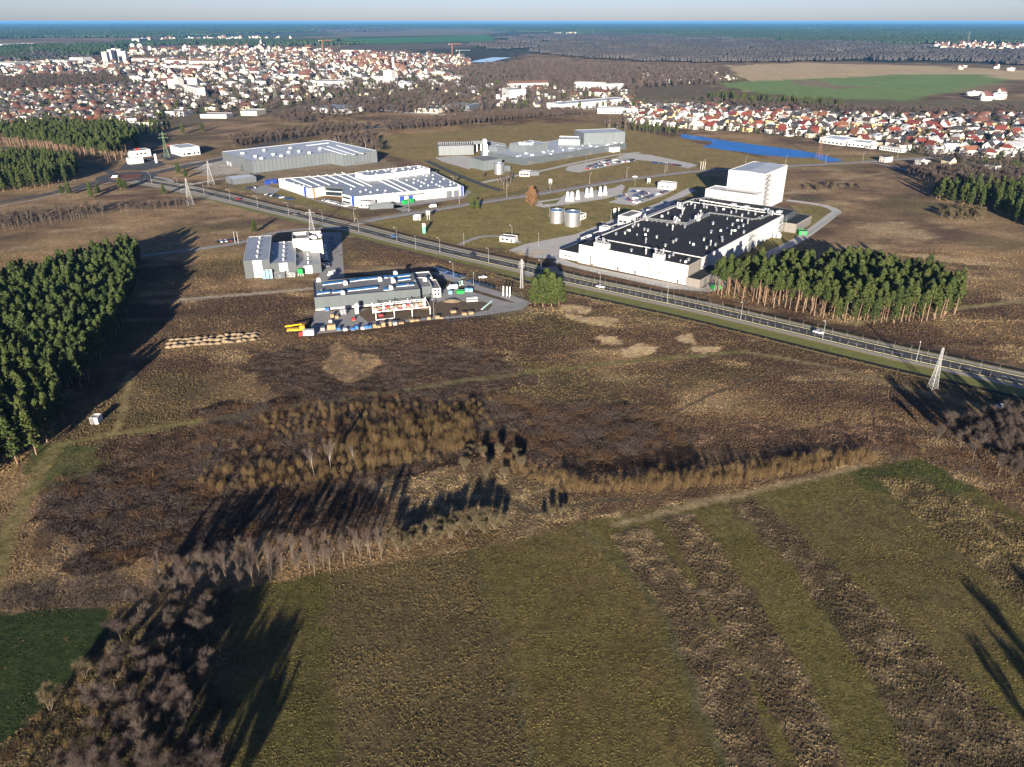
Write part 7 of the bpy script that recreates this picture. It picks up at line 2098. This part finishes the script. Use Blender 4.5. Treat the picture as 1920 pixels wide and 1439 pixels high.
# young trees
SAPW = mat('pale_sapling_bark', (.15, .135, .11))
def sapling(seed):
    rng = np.random.default_rng(seed); mb = MB(); mb.tube((0, 0, 0), (0, 0, 2.7), .06, .03, 5, cap=False); st_ = mb.mesh('trunk', SAPW)
    mb = MB()
    for k in range(16):
        a = rng.random() * 6.28; z_ = rng.uniform(1.3, 2.5); L = rng.uniform(.4, .8)
        mb.tube((0, 0, z_), (math.cos(a) * L * .6, math.sin(a) * L * .6, z_ + L), .018, .008, 3, cap=False)
    tw = mb.mesh('twigs', TWIG)
    mb = MB()
    mb.tube((.3, 0, 0), (.3, 0, 1.6), .045, .045, 5); mb.tube((.3, 0, 1.5), (0, 0, 1.5), .03, .03, 4)
    return st_, tw, mb.mesh('stake', SAPW)
SAP = [sapling(500 + i) for i in range(3)]
sap_n = 0
for d, st_, lb in ((-4.4, 3.4, 'near'), (4.8, 6.2, 'far')):
    for (x_, y_, a_) in along(offset_line(RT, mo(d)), st_, 3):
        if not (abs(x_) < y_ * .70 + 5) or y_ > 400 or sap_n > 280: continue
        sap_n += 1
        o = thing('sapling', f'staked young tree on the {lb} verge of the main road', 'sapling', (x_, y_, .04), R.uniform(0, 6), f'staked young trees on the {lb} verge')
        for nm, me in zip(('trunk', 'twigs', 'stake'), SAP[sap_n % 3]):
            c_ = bpy.data.objects.new(nm, me); COL.objects.link(c_); c_.parent = o
hp = []
for dd in (-5.6, 5.4):
    for (x_, y_, a_) in along(offset_line(SIDE, dd), 3.2): 
        if y_ < 900: hp.append((x_ + R.uniform(-.3, .3), y_ + R.uniform(-.3, .3)))
for (x_, y_, a_) in along(offset_line(MAIN, mo(14.5)), 2.2):
    if 330 < y_ < 470 and x_ > 5: hp.append((x_ + R.uniform(-.4, .4), y_ + R.uniform(-.4, .4)))
for (x_, y_, a_) in along(offset_line(MAIN, mo(13.0)), 1.8):
    if 330 < y_ < 560: hp.append((x_ + R.uniform(-.4, .4), y_ + R.uniform(-.4, .4)))
scatter('hedge', 'clipped low hedge plants along the roads', [(p[0], p[1], 0) for p in hp], [R.uniform(0, 6) for p in hp], [R.uniform(.35, .6) for p in hp], [R.randrange(3) for p in hp], RODS_R + RODS_D[:1])

def lattice(h, b, t, n, m, arms=(), bow=.0):
    """square lattice mast: four legs, rings and crossed braces"""
    lg = [MB() for _ in range(4)]; br_ = MB()
    lv = [h * (1 - (1 - i / n) ** 1.15) for i in range(n + 1)]
    def cor(z_, k):
        f = z_ / h; w = (b * (1 - f) ** 1.6 + t * (1 - (1 - f) ** 1.6)) / 2 if bow else (b * (1 - f) + t * f) / 2
        return (w * (-1, 1, 1, -1)[k], w * (-1, -1, 1, 1)[k], z_)
    for i in range(n):
        for k in range(4):
            lg[k].tube(cor(lv[i], k), cor(lv[i + 1], k), .075, .065, 4, cap=False)
            j = (k + 1) % 4
            br_.tube(cor(lv[i], k), cor(lv[i + 1], j), .035, .035, 3, cap=False); br_.tube(cor(lv[i], j), cor(lv[i + 1], k), .035, .035, 3, cap=False)
            br_.tube(cor(lv[i + 1], k), cor(lv[i + 1], j), .035, .035, 3, cap=False)
    am = []
    for (z_, L) in arms:
        a = MB()
        for s in (-1, 1):
            a.tube((0, 0, z_ + .5), (s * L, 0, z_), .08, .05, 4); a.tube((0, .3, z_ - .2), (s * L, 0, z_), .06, .05, 4)
        am.append(a)
    return [x.mesh('leg', m) for x in lg], br_.mesh('brace', m), [x.mesh('cross_arm', m) for x in am]
GREENISH = mat('pylon_green', (.20, .30, .16), rough=.6)
WL = mat('pylon_white', (.33, .33, .33), rough=.5, var=.06)
def pylon(px_, py_, h, b, t, label, m=LATT, arms=((.8, 3.0),), rz=.3, n=9, bow=True, name='pylon'):
    o = thing(name, label, 'pylon', (*at2(px_, py_), 0), rz)
    L, B, A = lattice(h, b, t, n, m, [(h * z_, l_) for z_, l_ in arms], bow)
    for me in L: link('leg', me, o)
    link('brace', B, o)
    for me in A: link('cross_arm', me, o)
    for z_, l_ in arms:
        for s in (-1, 1):
            mb = MB(); mb.tube((s * l_, 0, h * z_), (s * l_, 0, h * z_ - 1.1), .09, .09, 5); link('insulator', mb.mesh('insulator', WL), o)
    return o
pylon(1748, 729, 16, 2.5, .5, 'white lattice mast near the right end of the main road', WL, (), .2, 11)
pylon(978, 541, 15, 1.3, .5, 'slim white lattice mast by the lane end with short arms', WL, ((.93, 1.0), (.84, 1.4), (.76, 1.1)), .2, 12, False)
pylon(585, 434, 14, 3.6, .6, 'steel lattice pylon behind the three stepped halls', WL, ((.85, 2.6),), .2)
pylon(357, 385, 19, 4.5, .7, 'steel lattice pylon at the end of the short tree row', WL, ((.80, 4.0), (.62, 4.6)), .7)
pylon(396, 347, 19, 5.2, .7, 'steel lattice pylon before the grey warehouse', WL, ((.85, 3.0),), .5)
pylon(313, 296, 24, 5.0, .8, 'green painted pylon between petrol station and showroom', GREENISH, ((.92, 3.0), (.78, 4.0)), .4)
pylon(243, 252, 26, 5.0, .9, 'steel pylon rising out of the wood behind the petrol station', WL, ((.9, 4), (.75, 5)), .5)
pylon(279, 200, 30, 6.0, .9, 'steel pylon in the left suburb', WL, ((.9, 4), (.75, 5)), .5)
pylon(517, 190, 28, 6.0, .9, 'steel pylon above the brown field scrub', WL, ((.9, 4), (.75, 5)), .5)
pylon(1535, 298, 22, 5.0, .8, 'rust coloured pylon at the end of the pond', mat('rusty_steel', (.20, .10, .07), rough=.7), ((.9, 3), (.75, 4)), .5)
pylon(1813, 84, 70, 12, 2, 'tall mast beyond the far village', WL, (), .5)
pylon(64, 110, 40, 8, 1, 'pylon standing before the far left wood', WL, ((.9, 6), (.75, 7)), .5)
# flag poles and banner poles
def flagpole(px_, py_, h, label, group, m=WSTEEL, flag=None):
    o = thing('flag_pole', label, 'flag pole', (*at2(px_, py_), 0), 0, group)
    mb = MB(); mb.tube((0, 0, 0), (0, 0, h), .09, .06, 6); mb.build('pole', m, o)
    if flag:
        mb = MB(); mb.box(.06, .5, -.02, .02, h * .15, h - .2); mb.build('flag', flag, o)
for i, px_ in enumerate((943, 949.5, 955)): flagpole(px_, 557 + i * .8, 5.6, ('left', 'middle', 'right')[i] + ' white banner pole by the lane to the long hall', 'banner poles by the lane', WSTEEL, WHT)
for i, px_ in enumerate((1313, 1317, 1321)): flagpole(px_, 319, 7.5, ('left', 'middle', 'right')[i] + ' flag pole with tan banner left of the high bay store', 'tan banner poles by the side road', WSTEEL, SAND)
for i, px_ in enumerate((1150, 1153, 1159)): flagpole(px_, 406 - i * .8, 5.5, ('first', 'second', 'third')[i] + ' white flag pole before the factory office box', 'flag poles before the office box', WSTEEL, WHT)
for i, px_ in enumerate((441, 447)): flagpole(px_, 456, 7, ('left', 'right')[i] + ' pale mast beside the lane left of the halls', 'pale masts beside the lane')
# fences
def fence(name, label, pts, h=2.0, step=3.0, m=GREY_WALL):
    ln = smooth_line(ats(pts), 8); o = thing(name, label, 'fence', (ln[0][0], ln[0][1], 0))
    mb = MB(); mb.tube((0, 0, 0), (0, 0, h), .05, .05, 5); pm = mb.mesh('post', m)
    for i, (x_, y_, a_) in enumerate(along(ln, step)):
        if i < 250: link('post', pm, o, (x_ - ln[0][0], y_ - ln[0][1], 0))
    for z_ in (.25, h * .55, h - .05):
        mb = MB()
        for a, b_ in zip(ln[:-1], ln[1:]): mb.tube((a[0] - ln[0][0], a[1] - ln[0][1], z_), (b_[0] - ln[0][0], b_[1] - ln[0][1], z_), .03, .03, 3, cap=False)
        mb.build('rail', m, o)
fence('fence', 'dark wire fence in front of the black roofed factory', [(1040, 488), (1080, 503), (1180, 528), (1280, 550), (1330, 550), (1370, 536)])
fence('fence', 'grey wire fence along the lane of the long hall', [(870, 524), (905, 536), (960, 553), (985, 562)])
fence('fence', 'wire fence round the laboratory grounds on the side road', [(905, 383), (1000, 358), (1100, 342), (1200, 326), (1300, 316)], 1.8, 4)
fence('fence', 'pale wire fence along the yard edge of the long hall', [(840, 603), (900, 596), (990, 580)])
fence('fence', 'green fence behind the black roofed factory', [(1505, 448), (1560, 410), (1580, 392), (1545, 380), (1480, 372)], 1.8, 4, mat('fence_green', (.02, .07, .04)))
fence('fence', 'wire fence before the white factory by the road', [(430, 352), (520, 378), (600, 398), (660, 412)], 1.8, 4)

# ------------------------------------------------------------------ sky stays in the world; the air
hz = bpy.data.materials.new('haze_air')
hz.use_nodes = True
hn = hz.node_tree
hn.nodes.clear()
ho = hn.nodes.new('ShaderNodeOutputMaterial')
pv = hn.nodes.new('ShaderNodeVolumePrincipled')
pv.inputs['Color'].default_value = (.13, .40, .80, 1)
pv.inputs['Density'].default_value = 3.2e-5
pv.inputs['Anisotropy'].default_value = 0.0
hn.links.new(pv.outputs[0], ho.inputs['Volume'])
mb = MB(); mb.box(-62000, 62000, -950, 102000, -1.0, 122.0)
tag(mb.build('haze', hz), 'thin blue winter haze over the plain', kind='stuff')
